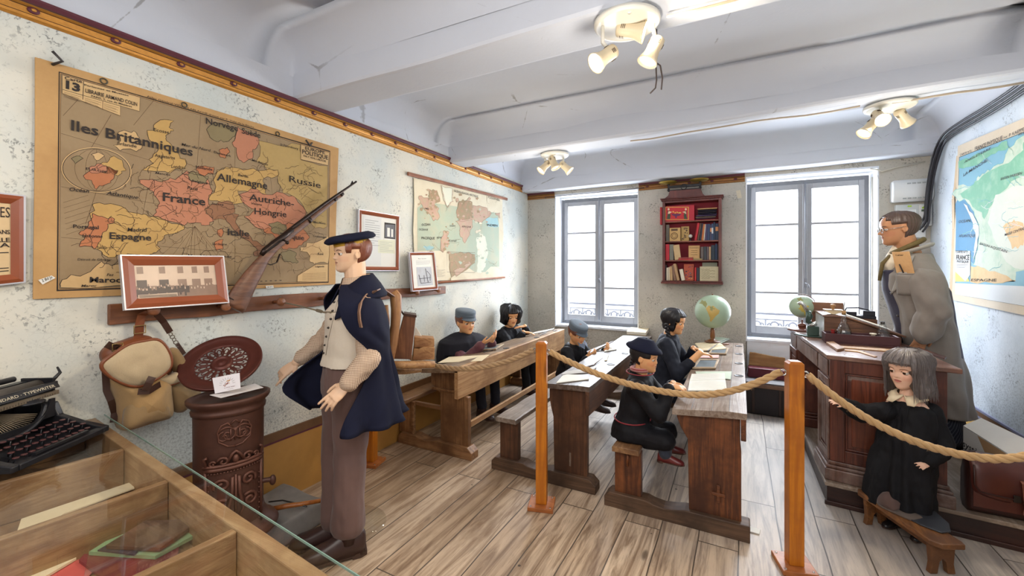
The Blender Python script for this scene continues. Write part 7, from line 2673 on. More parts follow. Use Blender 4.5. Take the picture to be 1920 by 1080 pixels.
mb.prism(bar,T(0,0,0)-T(.004,0,0))
bn=(bar[1]-bar[0]).cross(bar[2]-bar[1]).normalized()
if bn.x<0:
 bn=-bn
text_on(mb,'UNDERWOOD · STANDARD · TYPEWRITER',T(-.0135,-.215,.181),T(-.0135,.185,.181),.011,bn,1,.005,0,.0022)
mb.build('paper_bail',[TWB,plain('cream_letters',rgb(206,196,170),.5)],tw)
mb=MB()
mb.bx(-.024,-.012,-.22,.20,.150,.166,0,TR)
for k in range(40):
 mb.bx(-.0118,-.0112,-.2+k*.0098,-.199+k*.0098,.152,.158+.004*(k%5==0),1,TR)
mb.build('scale_bar',[TWS,TWB],tw)
mb=MB()
for y in(-.1,.1):
 mb.lathe([(.0,0),(.045,.0),(.045,.006),(.03,.008),(.03,.014),(0,.014)],T(-.03,y,.142),(0,0,1),24)
 mb.build('ribbon_spool',TWB,tw)
 mb=MB()
 # ================================================================ FIGURES
_S=[0,.04,.09,.15,.21,.26,.31,.36,.42,.5,.58,.66,.74,.82,.89,.95,.985,1.0]
_Wd=[.07,.13,.185,.225,.25,.268,.283,.298,.315,.335,.35,.358,.352,.325,.275,.19,.11,.02]
_Fr=[.30,.365,.385,.39,.395,.40,.40,.395,.39,.385,.405,.41,.395,.35,.275,.175,.09,.01]
_Bk=[-.16,-.05,.03,.10,.17,.24,.31,.38,.43,.475,.505,.515,.50,.455,.375,.26,.14,.02]
def hsurf(s,a,o=0.0,child=0.0):
 """head surface, chin s=0 to crown s=1, a=0 at the face; local units of one head height"""
 w,f,b=(float(np.interp(s,_S,k))for k in(_Wd,_Fr,_Bk))
 ca,sa=math.cos(a),math.sin(a)
 w*=1+.07*max(0,child)*math.exp(-((s-.27)/.14)**2)
 e=.86
 x=w*math.copysign(abs(sa)**e,sa)
 y=-f*abs(ca)**e if ca>0 else b*abs(ca)**e
 if ca>0:
  ax=abs(x)
  g=lambda q,c,k:math.exp(-((q-c)/k)**2)
  nose=(1-.22*max(0,child))*float(np.interp(s,[.32,.345,.365,.39,.44,.50,.56],[0,.035,.085,.088,.055,.022,0]))*(1-.25*child)
  y-=nose*math.exp(-(x/(.052+.02*g(s,.36,.04)))**2)
  y-=.022*g(s,.285,.018)*math.exp(-(x/.085)**2)+.024*g(s,.235,.02)*math.exp(-(x/.075)**2)
  y+=.014*g(s,.262,.009)*math.exp(-(x/.09)**2)
  y-=.022*g(s,.08,.05)*math.exp(-(x/.10)**2)
  y+=.045*g(s,.495,.05)*g(ax,.15,.075)
  y-=.012*g(s,.60,.04)*g(ax,.15,.10)
  y-=(.012+.012*child)*g(s,.36,.07)*g(ax,.2,.08)
 r=1+o/max(.12,math.hypot(x,y))
 return Vector((x*r,y*r,s+o*(s-.45)*1.1))
def head_geo(mb,M,child=0.0,na=56):
 ss=sorted(set([i/46 for i in range(47)]+[.265,.25,.235,.36,.375,.39,.99]))
 mb.loft([[M@hsurf(s,2*PI*j/na,0,child)for j in range(na)]for s in ss])
 for sg in(-1,1):
  c=M@V(sg*.345,.04,.44)
  R=M.to_3x3()@(Matrix.Rotation(sg*.35,3,'Z')@Matrix.Rotation(-.2,3,'X'))
  mb.ell(c,(.022,.062,.105),R,12,10)
  mb.tube([M@V(sg*(.358+.012*math.sin(t)),.045+.062*math.cos(t),.445+.098*math.sin(t))for t in[-.9+4.2*k/12 for k in range(13)]],.016*M.median_scale,7)
def skin_mat(name,skin,lip,brow,blush,lash,rough=.45,shine=0.3):
 t=NT(name)
 at=t.n('ShaderNodeAttribute',attribute_name='hl')
 sep=t.n('ShaderNodeSeparateXYZ')
 t.put(sep.inputs[0],at.outputs['Vector'])
 x,y,z=sep.outputs
 ax=t.math('ABSOLUTE',x)
 face=t.math('MULTIPLY',t.ramp(y,-.12,-.2),t.math('MULTIPLY',t.ramp(y,-.9,-.8),t.math('MULTIPLY',t.ramp(z,0,.02),t.ramp(z,1.0,.98))))
 n=t.noise(t.coord(),25.0,3.0)
 col=t.mix(n,sc(skin,.94),sc(skin,1.05))
 def ell_m(cx,cz,rx,rz,lo,hi):
  dx=t.math('DIVIDE',t.math('SUBTRACT',ax,cx),rx)
  dz=t.math('DIVIDE',t.math('SUBTRACT',z,cz),rz)
  return t.ramp(t.math('ADD',t.math('MULTIPLY',dx,dx),t.math('MULTIPLY',dz,dz)),hi,lo)
 def lay(col,m,c,k):
  return t.mix(t.math('MULTIPLY',t.math('MULTIPLY',m,face),k),col,c)
 col=lay(col,ell_m(.21,.35,.13,.10,0,1.2),blush,.45)
 col=lay(col,ell_m(0,.262,.092,.04,.7,1.1),lip,.85)
 ln=t.ramp(t.math('ABSOLUTE',t.math('SUBTRACT',z,.262)),.008,.003)
 col=lay(col,t.math('MULTIPLY',ln,t.ramp(ax,.095,.08)),sc(lip,.35),.85)
 da=t.math('SUBTRACT',ax,.15)
 zc=t.math('SUBTRACT',t.math('ABSOLUTE',t.math('ADD',t.math('SUBTRACT',z,.592),t.math('MULTIPLY',t.math('MULTIPLY',da,da),3.2))),0)
 bm=t.math('MULTIPLY',t.ramp(zc,.017,.008),t.math('MULTIPLY',t.ramp(ax,.055,.075),t.ramp(ax,.25,.2)))
 col=lay(col,bm,brow,.9)
 e_out,e_in=ell_m(.15,.497,.082,.05,.8,1.0),ell_m(.15,.492,.072,.040,.8,1.0)
 lm=t.math('MULTIPLY',t.math('SUBTRACT',e_out,e_in,clamp=True),t.ramp(z,.485,.505))
 col=lay(col,lm,lash,.85)
 t.bsdf(col,rough,0,n,.08,.002,Specular_IOR_Level=shine)
 return t.m
SCLERA=plain('eye_white',rgb(214,206,196),.2,var=.04)
IRISB=plain('iris_brown',rgb(84,54,34),.15,var=.2)
IRISL=plain('iris_blue',rgb(92,104,112),.15,var=.2)
PUPIL=plain('pupil',rgb(16,14,14),.1)
def eyes(root,M,lidm,iris,gaze=(0,0),r=.066,open_=.5):
 for sg in(-1,1):
  c=V(sg*.148,-.312,.495)
  g=V(gaze[0],-1,gaze[1]).normalized()
  mb=MB()
  nu,nv=24,20
  u,w=frame_of(g)
  prof=[(math.sin(PI*k/nv)*r,-math.cos(PI*k/nv)*r)for k in range(nv+1)]
  rings=[[M@(c+g*z+(u*math.cos(2*PI*j/nu)+w*math.sin(2*PI*j/nu))*max(q,1e-4))for j in range(nu)]for q,z in prof]
  b=len(mb.f)
  mb.loft(rings)
  for k in range(nv):
   ang=PI-PI*(k+.5)/nv
   mi=2 if ang<.24 else 1 if ang<.56 else 0
   for j in range(nu):
    mb.m[b+k*nu+j]=mi
  for z0,z1 in((open_*.75,1.0),(-1.0,-.62+.2*(.5-open_))):
   rr=[]
   for k in range(7):
    zz=z0+(z1-z0)*k/6
    q=math.sqrt(max(0,1-zz*zz))*r*1.13
    rr.append([M@(c+V(q*math.sin(t),-q*math.cos(t),zz*r*1.13))for t in[-1.7+3.4*j/14 for j in range(15)]])
   mb.loft(rr,3,True,False,False)
  mb.build('eye',[SCLERA,iris,PUPIL,lidm],root)
def hair_cap(root,M,m,line,thick,seed=0,ridges=46,hang=None,name='hair',nk=22,na=120,amp=.22):
 """hair grown from a hairline LINE(angle) to the crown, combed in ridges"""
 rows=[]
 for k in range(nk+1):
  q=k/nk
  row=[]
  for j in range(na):
   a=2*PI*j/na
   aa=a if a<=PI else a-2*PI
   sh=line(aa)
   s=sh+(.999-sh)*q
   th=thick(aa,s)*min(1,q*7)**.7 if k else.0
   th*=1+amp*math.sin(ridges*a+2.2*mnoise.noise(Vector((a*3,s*3,seed))))+.25*mnoise.noise(Vector((math.sin(a)*6,math.cos(a)*6,s*7+seed)))
   if hang is not None and s<hang:
    p=hsurf(hang,a,th+.01)
    p.z=s
   else:
    p=hsurf(max(s,0),a,th)
   row.append(M@p)
  rows.append(row)
 mb=MB()
 mb.loft(rows,0,True,True)
 return mb.build(name,m,root)
def headframe(pos,F,H,pitch=0.0,roll=0.0,up=None):
 """pos = world place of the ear axis centre (local z .45)"""
 F=Vector(F).normalized()
 z=V(0,0,1)
 x=(-F).cross(z)
 x=z.cross(F)*-1
 x=F.cross(z)*-1
 R=Matrix((x,-F,z)).transposed()
 R=R@Matrix.Rotation(pitch,3,'X')@Matrix.Rotation(roll,3,'Y')
 M=Matrix.Translation(pos)@R.to_4x4()@Matrix.Scale(H,4)@Matrix.Translation(V(0,0,-.45))
 return M
def hand_geo(mb,w,d,n,L,th=1,curl=.35,spread=.10,curls=None):
 """palm and five fingers: wrist w, finger direction d, palm facing n, th=+1/-1 side of the thumb"""
 d=Vector(d).normalized()
 n=Vector(n)
 n=(n-d*n.dot(d)).normalized()
 t=d.cross(n)*th
 rings=[]
 for k,hw,ht in((-.08,.13,.10),(.06,.15,.10),(.2,.19,.095),(.38,.215,.085),(.5,.205,.075),(.55,.19,.06)):
  rings.append([w+d*(k*L)+t*(math.cos(2*PI*j/14)*hw*L)+n*(math.sin(2*PI*j/14)*ht*L)for j in range(14)])
 mb.loft(rings)
 for i,(off,ln)in enumerate(((.155,.40),(.053,.46),(-.052,.43),(-.15,.33))):
  c=curl if curls is None else curls[i]
  p=w+d*(.5*L)+t*(off*L)
  ang=0.0
  dd0=(d+t*(off*spread*8)).normalized()
  for j,(fr,cc)in enumerate(((.45,.7),(.32,1.0),(.23,.7))):
   ang+=c*cc
   dd=dd0*math.cos(ang)+n*math.sin(ang)
   q=p+dd*(ln*fr*L)
   mb.cap(p,(.054-.005*j)*L,q,(.050-.006*j)*L,9)
   p=q
 p=w+d*(.10*L)+t*(.13*L)
 q=p+(d*.62+t*.62+n*.3).normalized()*(.2*L)
 r_=q+(d*.9+t*.25+n*.25).normalized()*(.17*L)
 s_=r_+(d*1.0+t*.02+n*.3).normalized()*(.12*L)
 mb.cap(p,.078*L,q,.064*L,9)
 mb.cap(q,.062*L,r_,.054*L,9)
 mb.cap(r_,.053*L,s_,.044*L,9)
def ik(S,W,l1,l2,hint):
 d=W-S
 L=min(d.length,(l1+l2)*.999)
 d.normalize()
 a=(l1*l1-l2*l2+L*L)/(2*L)
 h=math.sqrt(max(0,l1*l1-a*a))
 hn=Vector(hint)
 hn=(hn-d*hn.dot(d)).normalized()
 return S+d*a+hn*h,S+d*L
def rings_e(mb,rows,S,n=28,pw=.9):
 """closed elliptical rings: (centre, half width along S, half depth, depth direction)"""
 out=[]
 for c,rx,ry,D in rows:
  D=Vector(D).normalized()
  out.append([c+S*(math.copysign(abs(math.cos(2*PI*j/n))**pw,math.cos(2*PI*j/n))*rx)+D*(math.copysign(abs(math.sin(2*PI*j/n))**pw,math.sin(2*PI*j/n))*ry)for j in range(n)])
 mb.loft(out)
def cloth(amp,sx=9.,sz=5.,seed=0,folds=None):
 """irregular creases; FOLDS=(centre, count, amp, z0, z1) adds hanging pleats growing downwards"""
 def f(co,no):
  k=np.array([mnoise.noise(Vector((p[0]*sx,p[1]*sx,p[2]*sz+seed)))+.5*mnoise.noise(Vector((p[0]*sx*2.3+p[2]*6,p[1]*sx*2.3,p[2]*sz*2.5-seed)))for p in co])
  d=k*amp
  if folds:
   c,cnt,am,z0,z1=folds
   th=np.arctan2(co[:,1]-c[1],co[:,0]-c[0])
   kk=np.clip((z0-co[:,2])/(z0-z1),0,1)
   hz=1-np.abs(no[:,2])
   d=d+kk*hz*am*np.sin(th*cnt+1.6*np.sin(th*3.0+seed))
  return co+no*d[:,None]
 return f
def finish_body(root,mb,vox,skin,M):
 b,w=fuse('body',mb,vox,skin,root,2)
 Mi=np.array(M.inverted())
 hl=np.c_[w,np.ones(len(w))]@Mi.T
 vec_attr(b,'hl',hl[:,:3])
 return b
def crease(body):
 return body
SK_DOLL=skin_mat('skin_mannequin_boy',rgb(222,184,152),rgb(188,134,112),rgb(92,52,38),rgb(214,160,130),rgb(70,42,34),.4)
SK_KID=skin_mat('skin_mannequin_child',rgb(230,172,122),rgb(186,104,84),rgb(104,66,46),rgb(214,126,90),rgb(70,44,34),.4)
SK_MAN=skin_mat('skin_wax_man',rgb(176,126,92),rgb(150,96,78),rgb(86,62,50),rgb(166,104,80),rgb(74,50,40),.5)
SK_BIS=skin_mat('skin_bisque_doll',rgb(228,184,158),rgb(186,104,96),rgb(132,92,72),rgb(220,150,128),rgb(60,40,36),.35)
BLACKC=fabric('black_smock',rgb(18,18,23),.7,.3)
BLACK2=fabric('black_cape',rgb(30,30,38),.85,.3)
NAVY=fabric('navy_wool',rgb(19,22,42),.9,.3)
DENIM=fabric('grey_cap',rgb(86,98,110),.85,.35)
REDP=plain('red_piping',rgb(140,44,52),.7)
BOOT=plain('boot_leather',rgb(58,38,34),.35,var=.35)
BOOTR=plain('boot_red',rgb(98,36,36),.3,var=.3)
HAIRB=plain('hair_black',rgb(26,24,28),.4,var=.4,scale=60)
HAIRR=plain('hair_auburn',rgb(118,66,46),.35,var=.35,scale=60)
HAIRM=plain('hair_brown',rgb(74,56,48),.4,var=.35,scale=60)
def shoe(root,ankle,d,L,m,name='boot',top=.06,heel=True):
 """laced boot or shoe from the ankle along direction d; sole below"""
 d=Vector((d[0],d[1],0)).normalized()
 s=V(-d.y,d.x,0)
 z0=ankle.z-.26*L
 mb=MB()
 rows=[]
 for u,hw,h in((-.28,.10,.30),(-.22,.14,.38),(-.05,.155,.40),(.12,.16,.36),(.3,.17,.27),(.5,.185,.20),(.66,.165,.16),(.75,.10,.11),(.78,.04,.06)):
  c=V(ankle.x,ankle.y,z0)+d*(u*L)
  rows.append([c+s*(math.copysign(abs(math.cos(t))**.7,math.cos(t))*hw*L)+V(0,0,max(0,math.sin(t))**.8*h*L+.02*L)for t in[2*PI*j/18 for j in range(18)]])
 mb.loft(rows)
 mb.tube([ankle+V(0,0,-.05*L),ankle+V(0,0,top*.5),ankle+V(0,0,top)],[.165*L,.15*L,.155*L],14)
 o=mb.build(name,m,root)
 mb=MB()
 for u0,u1,zz in((-.30,.79,.045),(-.30,-.06,-.03)):
  pts=[(u0+(u1-u0)*k/8)for k in range(9)]
  w=lambda u:float(np.interp(u,[-.3,-.2,.1,.5,.7,.79],[.09,.15,.15,.195,.17,.05]))*L
  c=lambda u:V(ankle.x,ankle.y,z0)+d*(u*L)
  mb.prism([c(u)+s*w(u)+V(0,0,-.01*L if zz>0 else-.06*L)for u in pts]+[c(u)-s*w(u)+V(0,0,-.01*L if zz>0 else-.06*L)for u in pts[::-1]],V(0,0,.05*L))
 mb.build('shoe_sole',plain('sole_brown',rgb(66,46,36),.6),o)
 return o
def beret(root,M,m,tilt=(0,0),R=.56,h=.26,name='beret',band=None,z=.78,over=(0,0)):
 """soft round cap: drooping disc over a head band"""
 T_=M@Matrix.Translation(V(over[0],over[1]+.05,z))@Matrix.Rotation(tilt[0],4,'X')@Matrix.Rotation(tilt[1],4,'Y')
 prof=[(.40,.0),(.415,.03),(R*.9,.015),(R,.06),(R*1.0,.10),(R*.93,.16),(R*.75,.22),(R*.45,h),(R*.1,h+.01),(.01,h+.012)]
 n=48
 rows=[[T_@V(r*math.cos(2*PI*j/n)*.93,r*math.sin(2*PI*j/n)*1.08,zz+.02*mnoise.noise(Vector((r*3*math.cos(2*PI*j/n),r*3*math.sin(2*PI*j/n),zz*4))))for j in range(n)]for r,zz in prof]
 mb=MB()
 mb.loft(rows)
 mb.tube([T_@V(0,0,h),T_@V(.01,.01,h+.05)],.012*M.median_scale,8)
 o=mb.build(name,m,root)
 if band:
  mb=MB()
  mb.loft([[T_@V(r*math.cos(2*PI*j/n)*.95,r*math.sin(2*PI*j/n)*1.08,zz)for j in range(n)]for r,zz in((.405,-.075),(.418,-.07),(.422,.02),(.40,.025))],0,True,False)
  mb.build('cap_band',band,o)
 return o
def peaked_cap(root,M,m,z=.70):
 T_=M@Matrix.Translation(V(0,.05,z))@Matrix.Rotation(.10,4,'X')
 n=44
 e=lambda r,zz:[T_@V(r*math.cos(2*PI*j/n)*.90,r*math.sin(2*PI*j/n)*1.1,zz)for j in range(n)]
 mb=MB()
 mb.loft([e(.43,0),e(.445,.02),(e(.455,.20)),e(.46,.27),e(.44,.315),e(.30,.335),e(.02,.34)])
 for q in(.07,.14,.20):
  mb.tube(e(.452,q),.010*M.median_scale,6,closed=True)
 o=mb.build('cap',m,root)
 mb=MB()
 rows=[]
 for k in range(13):
  a=-PI/2+(k-6)/6*1.15
  x,y=math.cos(a)*.40,math.sin(a)*.49
  ex=.14*math.cos((k-6)/6*1.45)
  rows.append([T_@V(x,y,.03),T_@V(x*(1+ex*.6),y-ex,-.01-ex*.2),T_@V(x*(1+ex*.6),y-ex,.005-ex*.2),T_@V(x,y,.05)])
 mb.loft(rows,0,False)
 mb.build('cap_peak',m,o)
def seated(label,hip,F,H,head,hF,pitch,wr,hands,lean,skin,top_m,skirt_m,opts,sh_w=.80,vox=.005):
 """child seated on a bench. hip: pelvis centre; head: ear-axis centre; wr: wrists (his right, his left)"""
 F=Vector((F[0],F[1],0)).normalized()
 S=V(F.y,-F.x,0)
 root=thing('child_mannequin',label,'mannequin',(hip.x,hip.y,hip.z-.05))
 M=headframe(head,hF,H,pitch)
 nk=M@V(0,.12,.02)
 sh=nk.lerp(hip,.17)-V(0,0,.0)
 sh=V(nk.x,nk.y,nk.z-.34*H)
 spine=sh-hip
 up=spine.normalized()
 Fd=(F-up*F.dot(up)).normalized()
 shw=sh_w*H
 mb=MB()
 head_geo(mb,M,1.0)
 mb.cap(M@V(0,.08,.22),.20*H,sh+V(0,0,.05*H),.24*H)
 rings_e(mb,[(hip-up*.05,.60*H,.42*H,Fd),(hip+spine*.25,.56*H,.40*H,Fd),(hip+spine*.6,.60*H,.42*H,Fd),(hip+spine*.88,.70*H,.38*H,Fd),(sh+up*.12*H,.40*H,.28*H,Fd)],S)
 cl=MB()
 rows=[(hip-V(0,0,.035),.82*H,.72*H,F),(hip+V(0,0,.03),.80*H,.66*H,F),(hip+spine*.3,.68*H,.54*H,Fd),(hip+spine*.62,.72*H,.52*H,Fd),(hip+spine*.86,.80*H,.48*H,Fd),(sh+up*.10*H,.66*H,.40*H,Fd),(sh+up*.24*H,.40*H,.32*H,Fd)]
 rings_e(cl,rows,S)
 ua,fa=opts.get('arm',(1.15*H,1.05*H))
 hd=MB()
 for sg,W_,hh in((1,wr[0],hands[0]),(-1,wr[1],hands[1])):
  s0=sh+S*(sg*shw)-up*.08*H
  el,W2=ik(s0,W_,ua,fa,hh.get('hint',V(0,0,-1)+S*(sg*.5)))
  mb.cap(s0,.20*H,el,.165*H)
  mb.cap(el,.165*H,W2,.115*H)
  cl.cap(s0,.30*H,el,.25*H)
  q=el.lerp(W2,hh.get('cuff',.88))
  cl.cap(el,.25*H,q,.20*H)
  hand_geo(mb,W2,hh['d'],hh['n'],hh.get('L',.62*H),hh.get('th',sg),hh.get('curl',.4),.1)
 lg=MB()
 kl,sl=opts.get('leg',(1.45*H,1.35*H))
 dn=opts.get('drop',1.0)
 lw=MB()
 for sg in(1,-1):
  h0=hip+S*(sg*.34*H)
  kn=h0+F*kl+S*(sg*.08*H)+V(0,0,-.05*H)
  an=kn+V(0,0,-sl)+F*opts.get('kick',.15)*H*(1 if sg>0 else.7)
  if 'floor' in opts:
   an.z=max(an.z,opts['floor']+.09)
  cl.cap(h0,.46*H,kn,.36*H)
  mb.cap(h0+V(0,0,.03),.2*H,kn,.17*H)
  mb.cap(kn,.17*H,an,.13*H)
  lw.cap(kn+V(0,0,-.02),.24*H,an.lerp(kn,.12),.20*H)
  shoe(root,an,F+S*(sg*.12),opts.get('foot',.95)*H,opts.get('boot',BOOT))
 rings_e(cl,[(hip+F*(kl*.95)-V(0,0,.30*H),.62*H,.26*H,V(0,0,1)*.2+F),(hip+F*(kl*.9)-V(0,0,.1*H),.66*H,.30*H,F),(hip+F*(kl*.85)+V(0,0,.16*H),.60*H,.26*H,F)],S)
 zmin=opts.get('zmin',hip.z-.0425)
 def dsp(co,no):
  co=cloth(.022*H*2,14,10,hip.y*7)(co,no)
  back=((co-np.array(hip))@np.array(F))<opts.get('bench_f',.08)
  m_=back&(co[:,2]<zmin)
  co[m_,2]=zmin
  co[:,0]=np.maximum(co[:,0],.012)
  return co
 finish_body(root,mb,vox,skin,M)
 sm=fuse('smock',cl,.008,top_m,root,4,dsp)[0]
 fuse('trousers',lw,.009,skirt_m,root,3,cloth(.008,12,8,3))
 eyes(root,M,skin,IRISB,(0,-.12),open_=.35)
 return root,M,S,F,sh,up,sm
def piping(par,pts,m,r=.004):
 mb=MB()
 mb.tube(pts,r,6)
 return mb.build('collar_piping',m,par)
def braid(root,pts,r,m,name='braid'):
 mb=MB()
 n=40
 P=[Vector(p)for p in pts]
 L=[0]
 for a,b in zip(P[:-1],P[1:]):
  L.append(L[-1]+(b-a).length)
 at=lambda s:V(*[float(np.interp(s,L,[p[i]for p in P]))for i in range(3)])
 for st in range(3):
  q=[]
  for i in range(n+1):
   s=L[-1]*i/n
   ph=2*PI*(s/(r*5.2)+st/3)
   taper=1-.4*i/n
   q.append(at(s)+V(math.cos(ph)*r*.75,math.cos(ph)*r*.3,0)*taper+V(math.sin(2*ph)*r*.2,math.sin(2*ph)*r*.5,0)*taper)
  mb.tube(q,[r*.62*(1-.45*i/n)for i in range(n+1)],7)
 return mb.build(name,m,root)
 # --- the five seated pupils -------------------------------------------------
UP=V(0,0,1)
hd=at_t(873,606,4.22)
hip=V(.115,3.60,.445)
r1,M,S,F,sh,up,sm=seated('seated boy mannequin in grey cap and dark cape, hands raised over the pale desk',hip,(1,-.25),.232,hd,V(.93,-.42,0),.04,(at_t(903,645,3.98),at_t(922,640,4.14)),({'d':V(.8,.5,.45),'n':V(-.3,.4,.9),'curl':.25,'cuff':.9},{'d':V(.5,-.1,.6),'n':V(-.9,-.4,.1),'curl':.35,'cuff':.9}),0,SK_KID,fabric('plum_shirt',rgb(92,50,58),.85,.5),BLACK2,{'leg':(.32,.30),'floor':.0,'arm':(.25,.24)},sh_w=.66)
cp=MB()
rings_e(cp,[(sh+V(0,0,.085),.085,.075,F),(sh+V(0,0,.055),.18,.13,F),(sh+V(0,0,.01),.275,.17,F),(sh+V(-.0,0,-.12),.295,.20,F),(sh+V(-.0,0,-.24),.285,.19,F),(hip+V(-.0,0,.06),.25,.18,F),(hip+V(0,0,-.035),.23,.17,F)],S)
def cape_d(co,no):
 co=cloth(.008,10,4,2,((sh.x,sh.y),9,.012,sh.z,hip.z))(co,no)
 f=(co-np.array(sh))@np.array(F)
 sd=(co-np.array(sh))@np.array(S)
 lo=(co[:,2]<sh.z-.10)&(f>.04)
 co[lo]-=np.outer((f[lo]-.04)*.9,np.array(F))
 co[:,0]=np.maximum(co[:,0],.012)
 return co
fuse('cape',cp,.009,BLACK2,r1,4,cape_d)
mb=MB()
mb.strap([sh+F*.09+S*k*.03+V(0,0,.06-.02*abs(k))for k in(-3,-2,-1,0,1,2,3)],.05,.008,V(0,0,1)+F*.4)
mb.build('cape_collar',BLACK2,r1)
peaked_cap(r1,M,DENIM)
hair_cap(r1,M,HAIRR,lambda a:.74 if abs(a)<.9 else.5 if abs(a)<1.7 else.24,lambda a,s:.035,1)
hd=at_t(957,594,5.03)
hip=V(.13,4.36,.445)
r2,M,S,F,sh,up,sm=seated('seated mannequin child with bushy black hair in a black smock, arms resting on the desk',hip,(1,.05),.235,hd,V(.80,-.60,0),.18,(at_t(981,623,4.86),at_t(984,612,5.06)),({'d':V(.85,.5,-.05),'n':V(0,0,-1),'curl':.3},{'d':V(-.55,-.85,0),'n':V(.1,0,-1),'curl':.2}),0,SK_KID,BLACKC,BLACKC,{'leg':(.32,.31),'floor':.0,'arm':(.26,.25)})
hair_cap(r2,M,HAIRB,lambda a:.70 if abs(a)<.75 else(.30 if abs(a)<1.3 else.06),lambda a,s:.13+.03*math.sin(a*7),3,30,.42,amp=.3)
hd=at_t(1082,627,4.12)
hip=V(1.10,4.02,.437)
r3,M,S,F,sh,up,sm=seated('small seated boy mannequin in grey cap reading a slate at the middle desk',hip,(1,-.05),.205,hd,V(.86,-.5,0),.34,(at_t(1102,669,3.93),at_t(1135,657,4.05)),({'d':V(.75,.15,.45),'n':V(-.2,.6,.6),'curl':.75},{'d':V(.5,-.35,.5),'n':V(-.3,-.6,.6),'curl':.75}),0,SK_KID,BLACKC,BLACKC,{'leg':(.25,.24),'arm':(.25,.22)})
peaked_cap(r3,M,DENIM,.68)
hair_cap(r3,M,HAIRR,lambda a:.74 if abs(a)<.9 else.5 if abs(a)<1.7 else.26,lambda a,s:.03,4)
piping(sm,[sh+F*.095+S*k*.022+V(0,0,.055-.03*(1-abs(k)/3.))+F*.012*(1-abs(k)/3.)for k in(-3,-2,-1,0,1,2,3)],REDP)
mb=MB()
cA_=plain('collar_blue',rgb(110,122,142),.8)
for sg in(-1,1):
 mb.prism([sh+F*.07+S*(sg*.075)+V(0,0,.085),sh+F*.115+S*(sg*.004)+V(0,0,.05),sh+F*.125+S*(sg*.035)+V(0,0,.012),sh+F*.10+S*(sg*.09)+V(0,0,.045)],F*.006)
mb.build('shirt_collar',cA_,r3)
sl=thing('held_slate','dark writing slate held up in both hands by the small boy','slate',at_t(1125,655,3.98))
mb=MB()
q=[at_t(1104,664.5,3.965),at_t(1151,640.5,4.12),at_t(1146,642,4.2),at_t(1100,660,4.06)]
n_=(q[1]-q[0]).cross(q[3]-q[0]).normalized()
mb.prism(q,n_*.008)
mb.build('slate_panel',plain('slate_edge',rgb(74,56,50),.5),sl,.002)
hd=at_t(1209,672,2.74)
hip=V(1.965,2.80,.44)
rg,M,S,F,sh,up,sm=seated('seated girl mannequin in navy beret and black smock at the russet desk',hip,(1,.06),.185,hd,V(.985,-.10,0),.10,(at_t(1256,724,2.58),at_t(1262,719,2.70)),({'d':V(.9,.4,-.1),'n':V(-.1,.4,-.9),'curl':.45,'L':.115},{'d':V(.9,-.5,.05),'n':V(0,-.6,-.8),'curl':.4,'L':.115}),0,SK_KID,BLACKC,fabric('denim_trousers',rgb(40,46,60),.85,.35),{'leg':(.205,.09),'foot':.78,'boot':BOOTR,'kick':.0,'arm':(.20,.19)},vox=.004)
beret(rg,M,NAVY,(.10,.05),.58,.42,z=.70,over=(0,.02))
hair_cap(rg,M,HAIRB,lambda a:.76 if abs(a)<.9 else.52 if abs(a)<1.7 else.22,lambda a,s:.03,6)
braid(rg,[M@V(.1,.40,.34),M@V(.13,.47,.12),M@V(.12,.46,-.12),M@V(.12,.44,-.2)],.013,HAIRB)
for hgt,rr in((.075,.07),(.05,.10)):
 piping(sm,[sh+V(0,0,hgt)+F*math.cos(t)*rr*.85+S*math.sin(t)*rr for t in[2*PI*k/24 for k in range(25)]],REDP,.0035)
piping(sm,[hip+V(0,0,.075)+F*math.cos(t)*.112+S*math.sin(t)*.138 for t in[2*PI*k/28 for k in range(29)]],REDP,.004)
mb=MB()
mb.tube([sh+V(0,0,.07)+F*math.cos(t)*.052+S*math.sin(t)*.058 for t in[2*PI*k/20 for k in range(20)]],.014,8,closed=True)
mb.build('shirt_collar',fabric('pink_collar',rgb(176,122,118),.85),rg)
hd=at_t(1263,604,3.72)
hip=V(1.985,3.86,.44)
rh,M,S,F,sh,up,sm=seated('seated girl mannequin with black braids in a dark smock, writing at the russet desk',hip,(1,.04),.212,hd,V(.97,-.22,0),.20,(at_t(1312,662,3.40),at_t(1300,653,3.66)),({'d':V(.85,.45,-.12),'n':V(0,.1,-1),'curl':.45,'cuff':.55,'L':.125},{'d':V(.7,-.5,0),'n':V(0,-.2,-1),'curl':.5,'L':.12}),0,SK_KID,fabric('blueblack_smock',rgb(24,28,40),.75,.35),BLACKC,{'leg':(.30,.30),'boot':BOOT,'floor':0,'arm':(.27,.25)},vox=.0045)
hair_cap(rh,M,HAIRB,lambda a:.74 if abs(a)<.8 else(.52 if abs(a)<1.25 else.12),lambda a,s:.06,8,60,.34)
braid(rh,[M@V(-.34,.10,.40),M@V(-.38,.06,.15),M@V(-.40,-.06,-.1),M@V(-.40,-.10,-.45)],.017,HAIRB)
braid(rh,[M@V(.34,.10,.40),M@V(.38,.12,.15),M@V(.40,.10,-.1),M@V(.40,.08,-.4)],.017,HAIRB)
